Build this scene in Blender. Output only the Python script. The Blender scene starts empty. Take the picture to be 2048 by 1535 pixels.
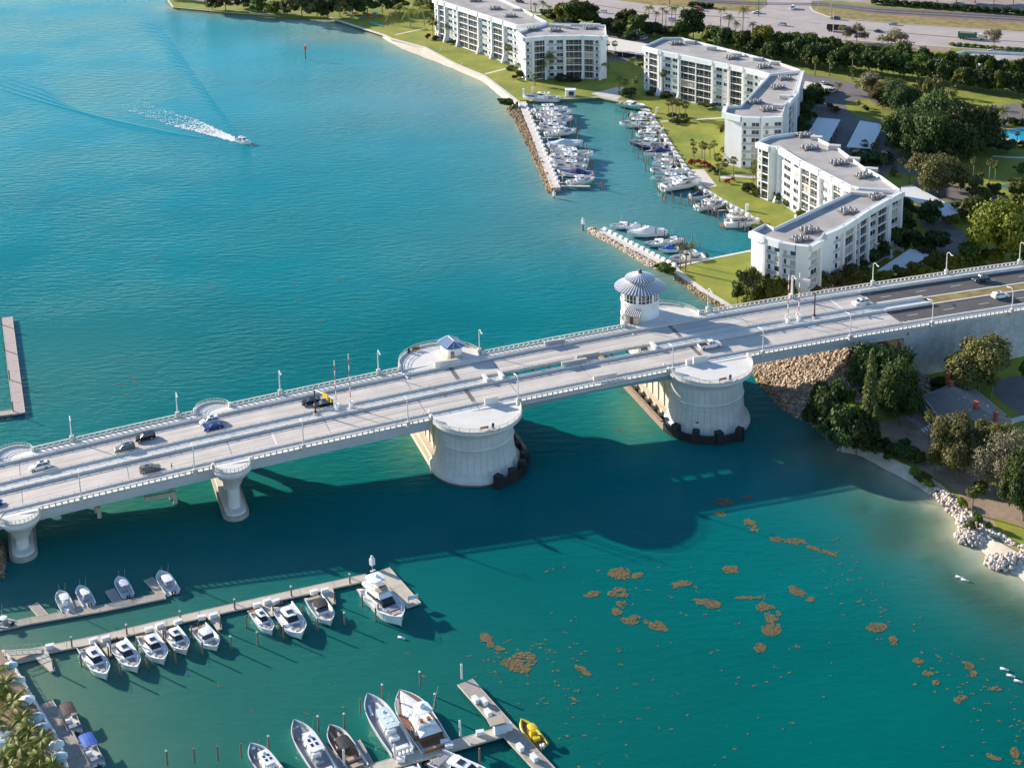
import bpy, bmesh, math, random
import numpy as np
from mathutils import Vector, Matrix
random.seed(7); np.random.seed(7)
R = math.radians
scene = bpy.context.scene

# ------------------------------------------------------------------ camera
CAM_H, FPX, CY, PITCH, ROLL = 187.0, 3145.29, 108.9, 0.25552, 0.01979
_r0 = np.array([1, 0, 0.]); _d0 = np.array([0, -math.sin(PITCH), -math.cos(PITCH)]); _fw = np.array([0, math.cos(PITCH), -math.sin(PITCH)])
_r = math.cos(ROLL)*_r0 + math.sin(ROLL)*_d0; _d = -math.sin(ROLL)*_r0 + math.cos(ROLL)*_d0
cam_data = bpy.data.cameras.new('camera'); cam = bpy.data.objects.new('camera', cam_data)
scene.collection.objects.link(cam); scene.camera = cam
cam_data.sensor_width = 36; cam_data.lens = 36*FPX/2048
cam_data.shift_y = -(767.5-CY)/2048; cam_data.shift_x = 0
cam_data.clip_start = 1; cam_data.clip_end = 12000
cam.matrix_world = Matrix(((_r[0], -_d[0], -_fw[0], 0), (_r[1], -_d[1], -_fw[1], 0), (_r[2], -_d[2], -_fw[2], CAM_H), (0, 0, 0, 1)))

# ------------------------------------------------------------------ light
SUN_EL, SUN_AZ = R(17.5), R(34.0)      # sun behind-left of the view
lightdir = Vector((math.cos(SUN_AZ)*math.cos(SUN_EL), -math.sin(SUN_AZ)*math.cos(SUN_EL), -math.sin(SUN_EL)))
world = bpy.data.worlds.new('World'); scene.world = world; world.use_nodes = True
wn = world.node_tree.nodes; bg = wn['Background']
sky = wn.new('ShaderNodeTexSky'); sky.sky_type = 'NISHITA'; sky.sun_disc = False
sky.sun_elevation = SUN_EL; sky.sun_rotation = R(-90)+SUN_AZ
sky.air_density = 1.0; sky.dust_density = 0.15; sky.ozone_density = 3.0
world.node_tree.links.new(sky.outputs[0], bg.inputs[0]); bg.inputs[1].default_value = 0.115
sd = bpy.data.lights.new('sun', 'SUN'); sd.energy = 5.0; sd.angle = R(0.55); sd.color = (1.0, 0.88, 0.73)
sun = bpy.data.objects.new('sun', sd); scene.collection.objects.link(sun)
sun.rotation_euler = lightdir.to_track_quat('-Z', 'Y').to_euler()
scene.view_settings.view_transform = 'Standard'; scene.view_settings.look = 'None'
scene.view_settings.gamma = 1; scene.view_settings.use_curve_mapping = False
scene.view_settings.exposure = 1.05
scene.render.engine = 'CYCLES'

# ------------------------------------------------------------------ helpers
COL = scene.collection
def at(px, py, z=0.):
    """point of the place seen at pixel (px,py) of the photograph at height z"""
    v = _fw*FPX + (px-1024)*_r + (py-CY)*_d
    t = (z-CAM_H)/v[2]
    return Vector((v[0]*t, v[1]*t, z))
def to_px(p):
    q = np.array([p[0], p[1], p[2]-CAM_H]); k = FPX/(q@_fw); return 1024+k*(q@_r), CY+k*(q@_d)
def vpx(p):
    """pixels per metre of height at p"""
    return to_px(p)[1]-to_px((p[0], p[1], p[2]+1))[1]
BA = 0.32958; BU = Vector((math.cos(BA), math.sin(BA))); BN = Vector((-math.sin(BA), math.cos(BA))); BO = Vector((-66.63, 329.02))
def zb(t): return 11.726+.05143*t-.00018224*t*t
def B(t, n, dz=0., z=None):
    return Vector((BO.x+BU.x*t+BN.x*n, BO.y+BU.y*t+BN.y*n, (zb(t)+dz) if z is None else z))
def bt(px, py, dz=0.):
    z = 12.
    for _ in range(30):
        p = at(px, py, z); q = Vector((p.x, p.y))-BO; t = q.dot(BU); z = zb(t)+dz
    return t, q.dot(BN)

_mats = {}
def mat(name, color, rough=0.7, metal=0., var=0., vscale=0.5, bump=0., bscale=8., island=0., objrand=0., color2=None, spec=0.5, trans=0., emis=None):
    if name in _mats: return _mats[name]
    m = bpy.data.materials.new(name); m.use_nodes = True; _mats[name] = m
    nt = m.node_tree; n = nt.nodes; l = nt.links; b = n['Principled BSDF']
    b.inputs['Roughness'].default_value = rough; b.inputs['Metallic'].default_value = metal
    b.inputs['Specular IOR Level'].default_value = spec
    c = (*color, 1)
    src = None
    if var > 0 or bump > 0:
        geo = n.new('ShaderNodeNewGeometry')
    if var > 0 or color2 is not None:
        tex = n.new('ShaderNodeTexNoise'); tex.inputs['Scale'].default_value = vscale; tex.inputs['Detail'].default_value = 5
        tex.inputs['Roughness'].default_value = 0.65
        geo2 = n.new('ShaderNodeNewGeometry'); l.new(geo2.outputs['Position'], tex.inputs['Vector'])
        mx = n.new('ShaderNodeMix'); mx.data_type = 'RGBA'
        rp = n.new('ShaderNodeMapRange'); rp.inputs['From Min'].default_value = .35; rp.inputs['From Max'].default_value = .65
        l.new(tex.outputs[0], rp.inputs[0]); l.new(rp.outputs[0], mx.inputs[0])
        mx.inputs[6].default_value = tuple(x*(1-var) for x in color)+(1,)
        mx.inputs[7].default_value = (*(color2 if color2 else tuple(min(1, x*(1+var)) for x in color)), 1)
        src = mx.outputs[2]
    if island > 0 or objrand > 0:
        h = n.new('ShaderNodeHueSaturation'); 
        if src is not None: l.new(src, h.inputs['Color'])
        else: h.inputs['Color'].default_value = c
        val = None
        if island > 0:
            g = n.new('ShaderNodeNewGeometry'); mr = n.new('ShaderNodeMapRange'); mr.inputs['To Min'].default_value = 1-island; mr.inputs['To Max'].default_value = 1+island
            l.new(g.outputs['Random Per Island'], mr.inputs[0]); val = mr.outputs[0]
        if objrand > 0:
            oi = n.new('ShaderNodeObjectInfo'); mr2 = n.new('ShaderNodeMapRange'); mr2.inputs['To Min'].default_value = 1-objrand; mr2.inputs['To Max'].default_value = 1+objrand
            l.new(oi.outputs['Random'], mr2.inputs[0])
            if val is not None:
                mm = n.new('ShaderNodeMath'); mm.operation = 'MULTIPLY'; l.new(val, mm.inputs[0]); l.new(mr2.outputs[0], mm.inputs[1]); val = mm.outputs[0]
            else: val = mr2.outputs[0]
            mr3 = n.new('ShaderNodeMapRange'); mr3.inputs['To Min'].default_value = .5-.03*objrand/.3; mr3.inputs['To Max'].default_value = .5+.02*objrand/.3
            l.new(oi.outputs['Random'], mr3.inputs[0]); l.new(mr3.outputs[0], h.inputs['Hue'])
        l.new(val, h.inputs['Value']); src = h.outputs[0]
    if src is not None: l.new(src, b.inputs['Base Color'])
    else: b.inputs['Base Color'].default_value = c
    if bump > 0:
        t2 = n.new('ShaderNodeTexNoise'); t2.inputs['Scale'].default_value = bscale; t2.inputs['Detail'].default_value = 4
        l.new(geo.outputs['Position'], t2.inputs['Vector'])
        bp = n.new('ShaderNodeBump'); bp.inputs['Strength'].default_value = bump; bp.inputs['Distance'].default_value = .1
        l.new(t2.outputs[0], bp.inputs['Height']); l.new(bp.outputs[0], b.inputs['Normal'])
    if trans > 0:
        tr = n.new('ShaderNodeBsdfTranslucent'); ad = n.new('ShaderNodeMixShader'); ad.inputs[0].default_value = trans
        if src is not None: l.new(src, tr.inputs['Color'])
        else: tr.inputs['Color'].default_value = c
        l.new(b.outputs[0], ad.inputs[1]); l.new(tr.outputs[0], ad.inputs[2]); l.new(ad.outputs[0], n['Material Output'].inputs[0])
    return m

class MB:
    """collects geometry for one mesh"""
    def __init__(s): s.v = []; s.f = []; s.m = []; s.sm = []
    def add(s, vs, fs, mi=0, smooth=False):
        o = len(s.v); s.v += [tuple(x) for x in vs]
        for f in fs: s.f.append(tuple(i+o for i in f)); s.m.append(mi); s.sm.append(smooth)
    def box(s, c, sz, rz=0., mi=0, taper=1.0, ax=None):
        hx, hy, hz = sz[0]/2, sz[1]/2, sz[2]/2
        cs, sn = math.cos(rz), math.sin(rz); vs = []
        for z, k in ((-hz, 1.), (hz, taper)):
            for x, y in ((-hx, -hy), (hx, -hy), (hx, hy), (-hx, hy)):
                X, Y = x*k, y*k; vs.append((c[0]+X*cs-Y*sn, c[1]+X*sn+Y*cs, c[2]+z))
        s.add(vs, [(3, 2, 1, 0), (4, 5, 6, 7), (0, 1, 5, 4), (1, 2, 6, 5), (2, 3, 7, 6), (3, 0, 4, 7)], mi)
    def beam(s, a, b, w, h, mi=0):
        """box from a to b, width w (sideways) and height h (centred)"""
        a = Vector(a); b = Vector(b); d = (b-a)
        if d.length < 1e-6: return
        d.normalize(); side = Vector((0, 0, 1)).cross(d)
        if side.length < 1e-3: side = Vector((1, 0, 0))
        side.normalize(); up = d.cross(side)
        vs = []
        for p in (a, b):
            for x, y in ((-1, -1), (1, -1), (1, 1), (-1, 1)):
                vs.append(p+side*(x*w/2)+up*(y*h/2))
        s.add(vs, [(0, 1, 2, 3), (7, 6, 5, 4), (4, 5, 1, 0), (5, 6, 2, 1), (6, 7, 3, 2), (7, 4, 0, 3)], mi)
    def tube(s, pts, rad, n=8, mi=0, cap=True):
        pts = [Vector(p) for p in pts]; rs = rad if isinstance(rad, (list, tuple)) else [rad]*len(pts); vs = []
        for i, p in enumerate(pts):
            d = (pts[min(i+1, len(pts)-1)]-pts[max(i-1, 0)]).normalized()
            a = d.cross(Vector((0, 0, 1)));
            if a.length < 1e-3: a = Vector((1, 0, 0))
            a.normalize(); b = d.cross(a)
            for k in range(n):
                t = 2*math.pi*k/n; vs.append(p+(a*math.cos(t)+b*math.sin(t))*rs[i])
        fs = []
        for i in range(len(pts)-1):
            for k in range(n): fs.append((i*n+k, (i+1)*n+k, (i+1)*n+(k+1) % n, i*n+(k+1) % n))
        s.add(vs, fs, mi, True)
        if cap:
            s.add(vs[:n], [tuple(range(n))], mi); s.add(vs[-n:], [tuple(reversed(range(n)))], mi)
    def lathe(s, c, prof, n=24, mi=0, a0=0., a1=2*math.pi, smooth=True, sx=1.):
        """prof: list of (radius, z)"""
        full = abs(a1-a0-2*math.pi) < 1e-6; m = n if full else n+1; vs = []
        for r, z in prof:
            for k in range(m):
                t = a0+(a1-a0)*k/n; vs.append((c[0]+r*math.cos(t)*sx, c[1]+r*math.sin(t), c[2]+z))
        fs = []
        for i in range(len(prof)-1):
            for k in range(n):
                k2 = (k+1) % m; fs.append((i*m+k, i*m+k2, (i+1)*m+k2, (i+1)*m+k))
        s.add(vs, fs, mi, smooth)
    def prism(s, poly, z0, z1, mi=0, top=True, bottom=False, mtop=None):
        n = len(poly); poly = [(p[0], p[1]) for p in poly]
        ar = sum(poly[i][0]*poly[(i+1) % n][1]-poly[(i+1) % n][0]*poly[i][1] for i in range(n))
        if ar < 0: poly = poly[::-1]
        vs = [(x, y, z0) for x, y in poly]+[(x, y, z1) for x, y in poly]
        s.add(vs, [(i, (i+1) % n, n+(i+1) % n, n+i) for i in range(n)], mi)
        if top: s.add(vs[n:], [tuple(range(n))], mi if mtop is None else mtop)
        if bottom: s.add(vs[:n], [tuple(reversed(range(n)))], mi)
    def quad(s, a, b, c, d, mi=0): s.add([a, b, c, d], [(0, 1, 2, 3)], mi)
    def mesh(s, name, mats):
        me = bpy.data.meshes.new(name); me.from_pydata(s.v, [], s.f)
        for m in (mats if isinstance(mats, (list, tuple)) else [mats]): me.materials.append(m)
        me.polygons.foreach_set('material_index', s.m); me.polygons.foreach_set('use_smooth', s.sm); me.update()
        return me
    def obj(s, name, mats, parent=None, loc=None):
        o = bpy.data.objects.new(name, s.mesh(name, mats)); COL.objects.link(o)
        if parent is not None: o.parent = parent
        if loc is not None: o.location = loc
        return o

def np_mesh(name, V, F, m, smooth=False):
    me = bpy.data.meshes.new(name); V = np.asarray(V, np.float32); F = np.asarray(F, np.int32); k = F.shape[1]
    me.vertices.add(len(V)); me.vertices.foreach_set('co', V.ravel())
    me.loops.add(F.size); me.loops.foreach_set('vertex_index', F.ravel())
    me.polygons.add(len(F)); me.polygons.foreach_set('loop_start', np.arange(0, F.size, k, dtype=np.int32)); me.polygons.foreach_set('loop_total', np.full(len(F), k, np.int32))
    if smooth: me.polygons.foreach_set('use_smooth', np.ones(len(F), bool))
    me.materials.append(m); me.update(calc_edges=True); me.validate()
    return me
def tag(o, label=None, cat=None, group=None, kind=None):
    if label: o['label'] = label
    if cat: o['category'] = cat
    if group: o['group'] = group
    if kind: o['kind'] = kind
    return o
def thing(name, label, cat, loc=(0, 0, 0), rz=0., group=None):
    o = bpy.data.objects.new(name, None); COL.objects.link(o); o.empty_display_size = .5
    o.location = loc; o.rotation_euler = (0, 0, rz); return tag(o, label, cat, group)
def put(name, me, parent=None, loc=(0, 0, 0), rot=(0, 0, 0), sc=(1, 1, 1)):
    o = bpy.data.objects.new(name, me); COL.objects.link(o)
    if parent is not None: o.parent = parent
    o.location = loc; o.rotation_euler = rot; o.scale = sc
    return o
_kids = {}
def copy_tree(o, loc, rz=0., sc=None, label=None, group=None):
    r = o.copy(); COL.objects.link(r); r.location = loc; r.rotation_euler = (0, 0, rz)
    if sc is not None: r.scale = sc if isinstance(sc, (tuple, list)) else (sc, sc, sc)
    if label: r['label'] = label
    if group: r['group'] = group
    if o.name not in _kids: _kids[o.name] = [(c, list(c.children)) for c in o.children]
    for c, gs in _kids[o.name]:
        cc = c.copy(); COL.objects.link(cc); cc.parent = r
        for g in gs: gg = g.copy(); COL.objects.link(gg); gg.parent = cc
    return r
ORD = ['leftmost', 'second from left', 'third from left', 'fourth from left', 'fifth from left', 'sixth from left', 'seventh from left',
       'eighth from left', 'ninth from left', 'tenth from left', 'eleventh from left', 'twelfth from left', 'thirteenth from left',
       'fourteenth from left', 'fifteenth from left', 'sixteenth from left', 'seventeenth from left', 'eighteenth from left',
       'nineteenth from left', 'twentieth from left']
_T = ['', '', 'twenty', 'thirty', 'forty']; _O = ['', 'first', 'second', 'third', 'fourth', 'fifth', 'sixth', 'seventh', 'eighth', 'ninth']
for _k in range(21, 50): ORD.append((({30: 'thirtieth', 40: 'fortieth'}).get(_k) or _T[_k//10]+'-'+_O[_k % 10])+' from left')
def ordinal(i, n):
    if i == n-1 and n > 1: return 'rightmost'
    if i == n-2 and n > 3: return 'second from right'
    return ORD[min(i, len(ORD)-1)]
NUM = ['zero', 'one', 'two', 'three', 'four', 'five', 'six', 'seven', 'eight', 'nine', 'ten', 'eleven', 'twelve', 'thirteen', 'fourteen', 'fifteen', 'sixteen', 'seventeen', 'eighteen', 'nineteen', 'twenty']
def label_row(objs, look, where, group):
    """label alike things by their order from left to right"""
    objs = sorted(objs, key=lambda o: to_px(o.location)[0])
    for i, o in enumerate(objs):
        o['group'] = group
        w = where.split(' ', 1)[1] if where.split(' ')[0] in ('piles', 'boxes', 'lifts') else where
        o['label'] = ('%s, %s of those %s' % (look, ordinal(i, len(objs)), w)) if len(objs) > 1 else look+' '+w
def P2(pts, z): return [at(x, y, z) for x, y in pts]
def heading(a, b): return math.atan2(b[1]-a[1], b[0]-a[0])
# ------------------------------------------------------------------ materials
CONC = mat('pale_concrete', (.56, .53, .49), .8, var=.10, vscale=.35, bump=.15, bscale=6)
CONCW = mat('white_concrete', (.66, .64, .60), .75, var=.06, vscale=.4)
CONCD = mat('dark_concrete', (.30, .29, .28), .85, var=.15, vscale=.5)
DECKC = mat('grooved_deck_concrete', (.54, .49, .445), .85, var=.10, vscale=.15, bump=.1, bscale=9)
def streaky(m, rot, scale, depth, col=(.30, .285, .27)):
    """wear running in one direction of the place: wheel tracks, water streaks"""
    nt = m.node_tree; n = nt.nodes; l = nt.links; b = n['Principled BSDF']; src = b.inputs['Base Color'].links[0].from_socket
    g = n.new('ShaderNodeNewGeometry'); mp = n.new('ShaderNodeMapping'); mp.vector_type = 'TEXTURE'; mp.inputs['Rotation'].default_value = (0, 0, rot); mp.inputs['Scale'].default_value = scale
    t = n.new('ShaderNodeTexNoise'); t.inputs['Scale'].default_value = 1; t.inputs['Detail'].default_value = 3; l.new(g.outputs['Position'], mp.inputs[0]); l.new(mp.outputs[0], t.inputs['Vector'])
    r = n.new('ShaderNodeMapRange'); r.inputs['From Min'].default_value = .48; r.inputs['From Max'].default_value = .72; r.inputs['To Max'].default_value = depth; l.new(t.outputs[0], r.inputs[0])
    x = n.new('ShaderNodeMix'); x.data_type = 'RGBA'; l.new(r.outputs[0], x.inputs[0]); l.new(src, x.inputs[6]); x.inputs[7].default_value = (*col, 1); l.new(x.outputs[2], b.inputs['Base Color'])
streaky(DECKC, .32958, (26, .55, 10), .75)
WHITE = mat('white_paint', (.76, .76, .75), .35)
GEL = mat('white_gelcoat', (.80, .80, .79), .16, spec=.6)
GREYP = mat('grey_paint', (.35, .36, .37), .5)
METAL = mat('brushed_metal', (.62, .62, .62), .35, metal=.6)
BLACK = mat('black_rubber', (.018, .018, .02), .55)
GLASS = mat('dark_glass', (.015, .02, .026), .06, spec=.9)
PANE = mat('window_pane', (.035, .04, .045), .12, spec=.8, objrand=.35)
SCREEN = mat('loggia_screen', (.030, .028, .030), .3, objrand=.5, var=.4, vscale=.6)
BLIND = mat('pale_blind', (.42, .35, .27), .5, var=.25, vscale=.8)
STUCCO = mat('white_stucco', (.74, .745, .74), .8, var=.04, vscale=.3)
STUCCOG = mat('grey_green_stucco', (.40, .45, .47), .8)
ROOFG = mat('grey_roof_membrane', (.36, .335, .32), .9, var=.16, vscale=.12, color2=(.44, .41, .385))
ASPH = mat('asphalt', (.155, .14, .135), .9, var=.12, vscale=.2)
ASPHD = mat('new_asphalt', (.088, .082, .080), .9, var=.10, vscale=.3)
HWY = mat('highway_concrete', (.40, .345, .32), .9, var=.09, vscale=.10)
PATHM = mat('path_concrete', (.62, .57, .51), .85, var=.08, vscale=.6)
SAND = mat('beach_sand', (.62, .53, .42), .95, var=.12, vscale=.4, bump=.2, bscale=3)
DIRT = mat('sandy_dirt', (.30, .22, .155), .95, var=.22, vscale=.35)
GRASS = mat('lawn_grass', (.175, .235, .018), .95, var=.22, vscale=.07, color2=(.27, .27, .028), bump=.5, bscale=2.5)
DRYG = mat('dry_grass', (.24, .19, .06), .95, var=.35, vscale=.25, color2=(.34, .24, .08), bump=.6, bscale=2)
WOODG = mat('weathered_dock_boards', (.34, .30, .26), .85, var=.15, vscale=1.2, bump=.2, bscale=10)
WOODL = mat('pale_dock_boards', (.50, .45, .37), .85, var=.10, vscale=1.0, bump=.2, bscale=10)
WOODD = mat('dark_timber', (.075, .06, .05), .8, var=.3, vscale=2)
TEAK = mat('varnished_teak', (.34, .12, .03), .3, var=.2, vscale=3)
ROCKM = mat('riprap_rock', (.42, .34, .26), .9, var=.15, vscale=1.0, island=.45, bump=.4, bscale=5)
ROCKD = mat('stained_rock', (.24, .17, .10), .9, var=.2, vscale=1.0, island=.45)
ROCKP = mat('pale_rock', (.46, .40, .34), .9, var=.12, vscale=2.0, objrand=.18, bump=.4, bscale=4)
BRICK = mat('red_brick', (.36, .09, .045), .9, var=.15, vscale=4)
WALLP = mat('retaining_wall_panel_face', (.50, .50, .49), .85, objrand=.10, var=.05, vscale=.8)
BARK = mat('bark', (.16, .12, .09), .95, var=.3, vscale=2)
PALMBARK = mat('palm_bark', (.22, .17, .13), .95, var=.25, vscale=3)
def leaf(name, c, isl=.45, orand=.3, tr=.25): return mat(name, c, .6, island=isl, objrand=orand, trans=tr, spec=.25)
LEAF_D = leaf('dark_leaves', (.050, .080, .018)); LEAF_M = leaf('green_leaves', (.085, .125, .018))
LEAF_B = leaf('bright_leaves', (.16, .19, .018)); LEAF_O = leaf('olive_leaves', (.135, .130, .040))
LEAF_G = leaf('grey_leaves', (.20, .17, .105)); LEAF_R = leaf('red_leaves', (.32, .035, .02)); LEAF_C = leaf('pine_needles', (.15, .17, .05))
FROND = leaf('palm_fronds', (.13, .145, .030)); FRONDC = leaf('coconut_fronds', (.16, .19, .016)); FRONDY = leaf('yellowing_fronds', (.22, .17, .04))

# ------------------------------------------------------------------ water
SHORES = [  # waterline pieces (pixels), strength, reach in metres
    ([(346, 15), (440, 26), (560, 36), (659, 42), (768, 80), (800, 97), (850, 118), (909, 140), (967, 166), (1008, 199), (1030, 225)], 1.0, 13),
    ([(1030, 240), (1060, 300), (1085, 350), (1105, 392)], .45, 8),
    ([(1690, 905), (1720, 912), (1780, 945), (1805, 958), (1875, 1000), (1915, 1035), (1915, 1060), (1963, 1100), (2001, 1130), (2060, 1160), (2200, 1240)], 1.15, 10),
    ([(1176, 462), (1238, 496), (1293, 529), (1355, 565), (1402, 592), (1449, 615)], .6, 9),
    ([(0, 1300), (30, 1345), (72, 1410), (107, 1470), (133, 1540)], .5, 12),
]
def seg_dist(X, Y, pts):
    d = np.full(X.shape, 1e9)
    for a, b in zip(pts[:-1], pts[1:]):
        ax, ay, bx, by = a[0], a[1], b[0], b[1]; L = (bx-ax)**2+(by-ay)**2+1e-9
        t = np.clip(((X-ax)*(bx-ax)+(Y-ay)*(by-ay))/L, 0, 1)
        d = np.minimum(d, np.hypot(X-ax-t*(bx-ax), Y-ay-t*(by-ay)))
    return d
def vnoise(X, Y, s, seed):
    rs = np.random.RandomState(seed); g = rs.rand(64, 64)
    x = X/s; y = Y/s; xi = np.floor(x).astype(int); yi = np.floor(y).astype(int); fx = x-xi; fy = y-yi
    fx = fx*fx*(3-2*fx); fy = fy*fy*(3-2*fy)
    G = lambda i, j: g[i % 64, j % 64]
    return (G(xi, yi)*(1-fx)+G(xi+1, yi)*fx)*(1-fy)+(G(xi, yi+1)*(1-fx)+G(xi+1, yi+1)*fx)*fy
def fbm(X, Y, s, seed): return sum(vnoise(X, Y, s/2**k, seed+k)*.5**k for k in range(4))/1.875
def build_water():
    xs = np.concatenate([[-6000, -3000, -1200, -600, -400], np.arange(-320, 321, 3.0), [400, 600, 1200, 3000, 6000]])
    ys = np.concatenate([[-500, 0, 120], np.arange(180, 900, 3.0), np.arange(900, 1100, 20), [1400, 2500, 8000]])
    X, Y = np.meshgrid(xs, ys); nx, ny = len(xs), len(ys)
    V = np.stack([X.ravel(), Y.ravel(), np.zeros(X.size)], -1)
    i = np.arange((nx-1)*(ny-1)); r, c = i//(nx-1), i % (nx-1); a = r*nx+c
    F = np.stack([a, a+1, a+nx+1, a+nx], -1)
    col = np.zeros(X.shape+(3,))
    ys_ = [at(1500, 1430, 0).y, at(300, 700, 0).y, at(600, 300, 0).y, at(300, 100, 0).y, 1400]
    for c_, vals in enumerate(((0, 0, .0, .0, .01), (.115, .150, .205, .23, .24), (.105, .165, .255, .28, .29))): col[..., c_] = np.interp(Y, ys_, vals)
    n1 = fbm(X, Y*1.6, 60, 3)[..., None]; col *= .84+.32*n1; n3 = fbm((X+.5*Y)*.4, (Y-.4*X)*1.8, 22, 9)[..., None]; col *= .95+.10*n3
    def mixin(c, w):
        nonlocal col
        w = np.clip(w, 0, 1)[..., None]; col = col*(1-w)+np.array(c)*w
    def blob(px, py, rx, ry, ang=0.):
        p = at(px, py, 0); dx = X-p.x; dy = Y-p.y; cs, sn = math.cos(ang), math.sin(ang)
        return np.exp(-(((dx*cs+dy*sn)/rx)**2+((-dx*sn+dy*cs)/ry)**2))
    # greener, cloudier water in the two marinas
    mixin((.055, .150, .115), .95*blob(150, 1420, 40, 45)); mixin((.015, .140, .118), .7*blob(600, 1400, 50, 30))
    mixin((.07, .19, .19), .85*blob(1330, 420, 50, 28)); mixin((.07, .20, .21), .8*blob(1260, 330, 35, 50)); mixin((.09, .22, .15), .7*blob(1190, 235, 25, 30))
    mixin((.06, .21, .23), .7*blob(1150, 340, 22, 55)); mixin((.05, .22, .25), .5*blob(1010, 320, 40, 70)); mixin((.05, .21, .23), .45*blob(1080, 480, 50, 25, .3))
    mixin((.05, .27, .33), .45*blob(450, 150, 90, 100)); mixin((.16, .28, .29), .6*blob(880, 180, 50, 60)); mixin((.24, .26, .19), .5*blob(660, 70, 32, 22))
    mixin((.05, .20, .17), .5*blob(80, 760, 35, 45))
    mixin((.02, .24, .21), .6*blob(1300, 800, 16, 26)); mixin((.11, .26, .16), .6*blob(1270, 830, 6, 16))
    mixin((.09, .24, .15), .5*blob(830, 880, 7, 14)); mixin((.03, .20, .12), .45*blob(330, 1000, 34, 9, .3)); mixin((.16, .25, .20), .45*blob(110, 1040, 14, 5, .3))
    for pts, stg, reach in SHORES:
        w = [at(x, y, 0) for x, y in pts]; d = seg_dist(X, Y, w)+(fbm(X, Y, 14, 11)-.5)*reach*.7
        wet = np.clip(np.exp(-np.maximum(d, 0)/reach*1.4)*stg, 0, 1)
        mixin((.34, .37, .24), wet*.85)
        if stg > 1.1:   # sea-grass band off the right-hand beach
            g = np.exp(-((d-13)/7)**2)*np.clip((fbm(X, Y, 16, 5)-.38)*5, 0, 1); mixin((.035, .10, .075), g*.85)
            g = np.exp(-((d-6)/5)**2)*np.clip((fbm(X, Y, 6, 25)-.48)*6, 0, 1); mixin((.10, .15, .09), g*.75)
            g = np.exp(-np.maximum(d, 0)/2.2); mixin((.55, .50, .36), g*.6)
    bd = (X-BO.x)*BN.x+(Y-BO.y)*BN.y      # calmer water in the lee of the bridge
    chop = .34+.66*np.clip((bd+25)/60, 0, 1)
    n2 = fbm(X, Y*2, 18, 40)[..., None]; col *= .93+.14*n2
    m = bpy.data.materials.new('turquoise_water'); m.use_nodes = True; nt = m.node_tree; n = nt.nodes; l = nt.links; b = n['Principled BSDF']
    me = np_mesh('water', V, F, m, smooth=True)
    ca = me.color_attributes.new('water_tint', 'FLOAT_COLOR', 'POINT')
    ca.data.foreach_set('color', np.concatenate([col, chop[..., None]], -1).astype(np.float32).ravel())
    at_ = n.new('ShaderNodeVertexColor'); at_.layer_name = 'water_tint'
    l.new(at_.outputs[0], b.inputs['Base Color'])
    b.inputs['Roughness'].default_value = .09; b.inputs['IOR'].default_value = 1.333; b.inputs['Specular IOR Level'].default_value = .06
    b.inputs['Subsurface Weight'].default_value = .85; b.inputs['Subsurface Radius'].default_value = (.3, 1.0, 1.0); b.inputs['Subsurface Scale'].default_value = 2.2
    geo = n.new('ShaderNodeNewGeometry')
    def layer(scale, stretch, rot, detail, dist, stg, prev, mod=None):
        mp = n.new('ShaderNodeMapping'); mp.inputs['Rotation'].default_value = (0, 0, rot); mp.inputs['Scale'].default_value = (scale, scale*stretch, scale)
        t = n.new('ShaderNodeTexNoise'); t.inputs['Scale'].default_value = 1; t.inputs['Detail'].default_value = detail; t.inputs['Roughness'].default_value = .55
        l.new(geo.outputs['Position'], mp.inputs[0]); l.new(mp.outputs[0], t.inputs['Vector'])
        bp = n.new('ShaderNodeBump'); bp.inputs['Strength'].default_value = stg; bp.inputs['Distance'].default_value = dist
        l.new(t.outputs[0], bp.inputs['Height'])
        if prev: l.new(prev.outputs[0], bp.inputs['Normal'])
        if mod: l.new(mod, bp.inputs['Strength'])
        return bp
    # gusts: patches of livelier ripples
    tg = n.new('ShaderNodeTexNoise'); tg.inputs['Scale'].default_value = .02; tg.inputs['Detail'].default_value = 3; l.new(geo.outputs['Position'], tg.inputs['Vector'])
    mg = n.new('ShaderNodeMapRange'); mg.inputs['From Min'].default_value = .35; mg.inputs['From Max'].default_value = .68; mg.inputs['To Min'].default_value = .25; mg.inputs['To Max'].default_value = 1.0; l.new(tg.outputs[0], mg.inputs[0])
    mc = n.new('ShaderNodeMath'); mc.operation = 'MULTIPLY'; l.new(mg.outputs[0], mc.inputs[0]); l.new(at_.outputs[1], mc.inputs[1])
    b1 = layer(.22, 2.6, R(4), 3, .55, .7, None, mc.outputs[0]); b2 = layer(.75, 2.0, R(-9), 4, .16, .8, b1, mc.outputs[0]); b3 = layer(2.2, 1.6, R(12), 2, .04, .4, b2)
    l.new(b3.outputs[0], b.inputs['Normal'])
    o = bpy.data.objects.new('water', me); COL.objects.link(o); tag(o, kind='structure')
build_water()

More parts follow.
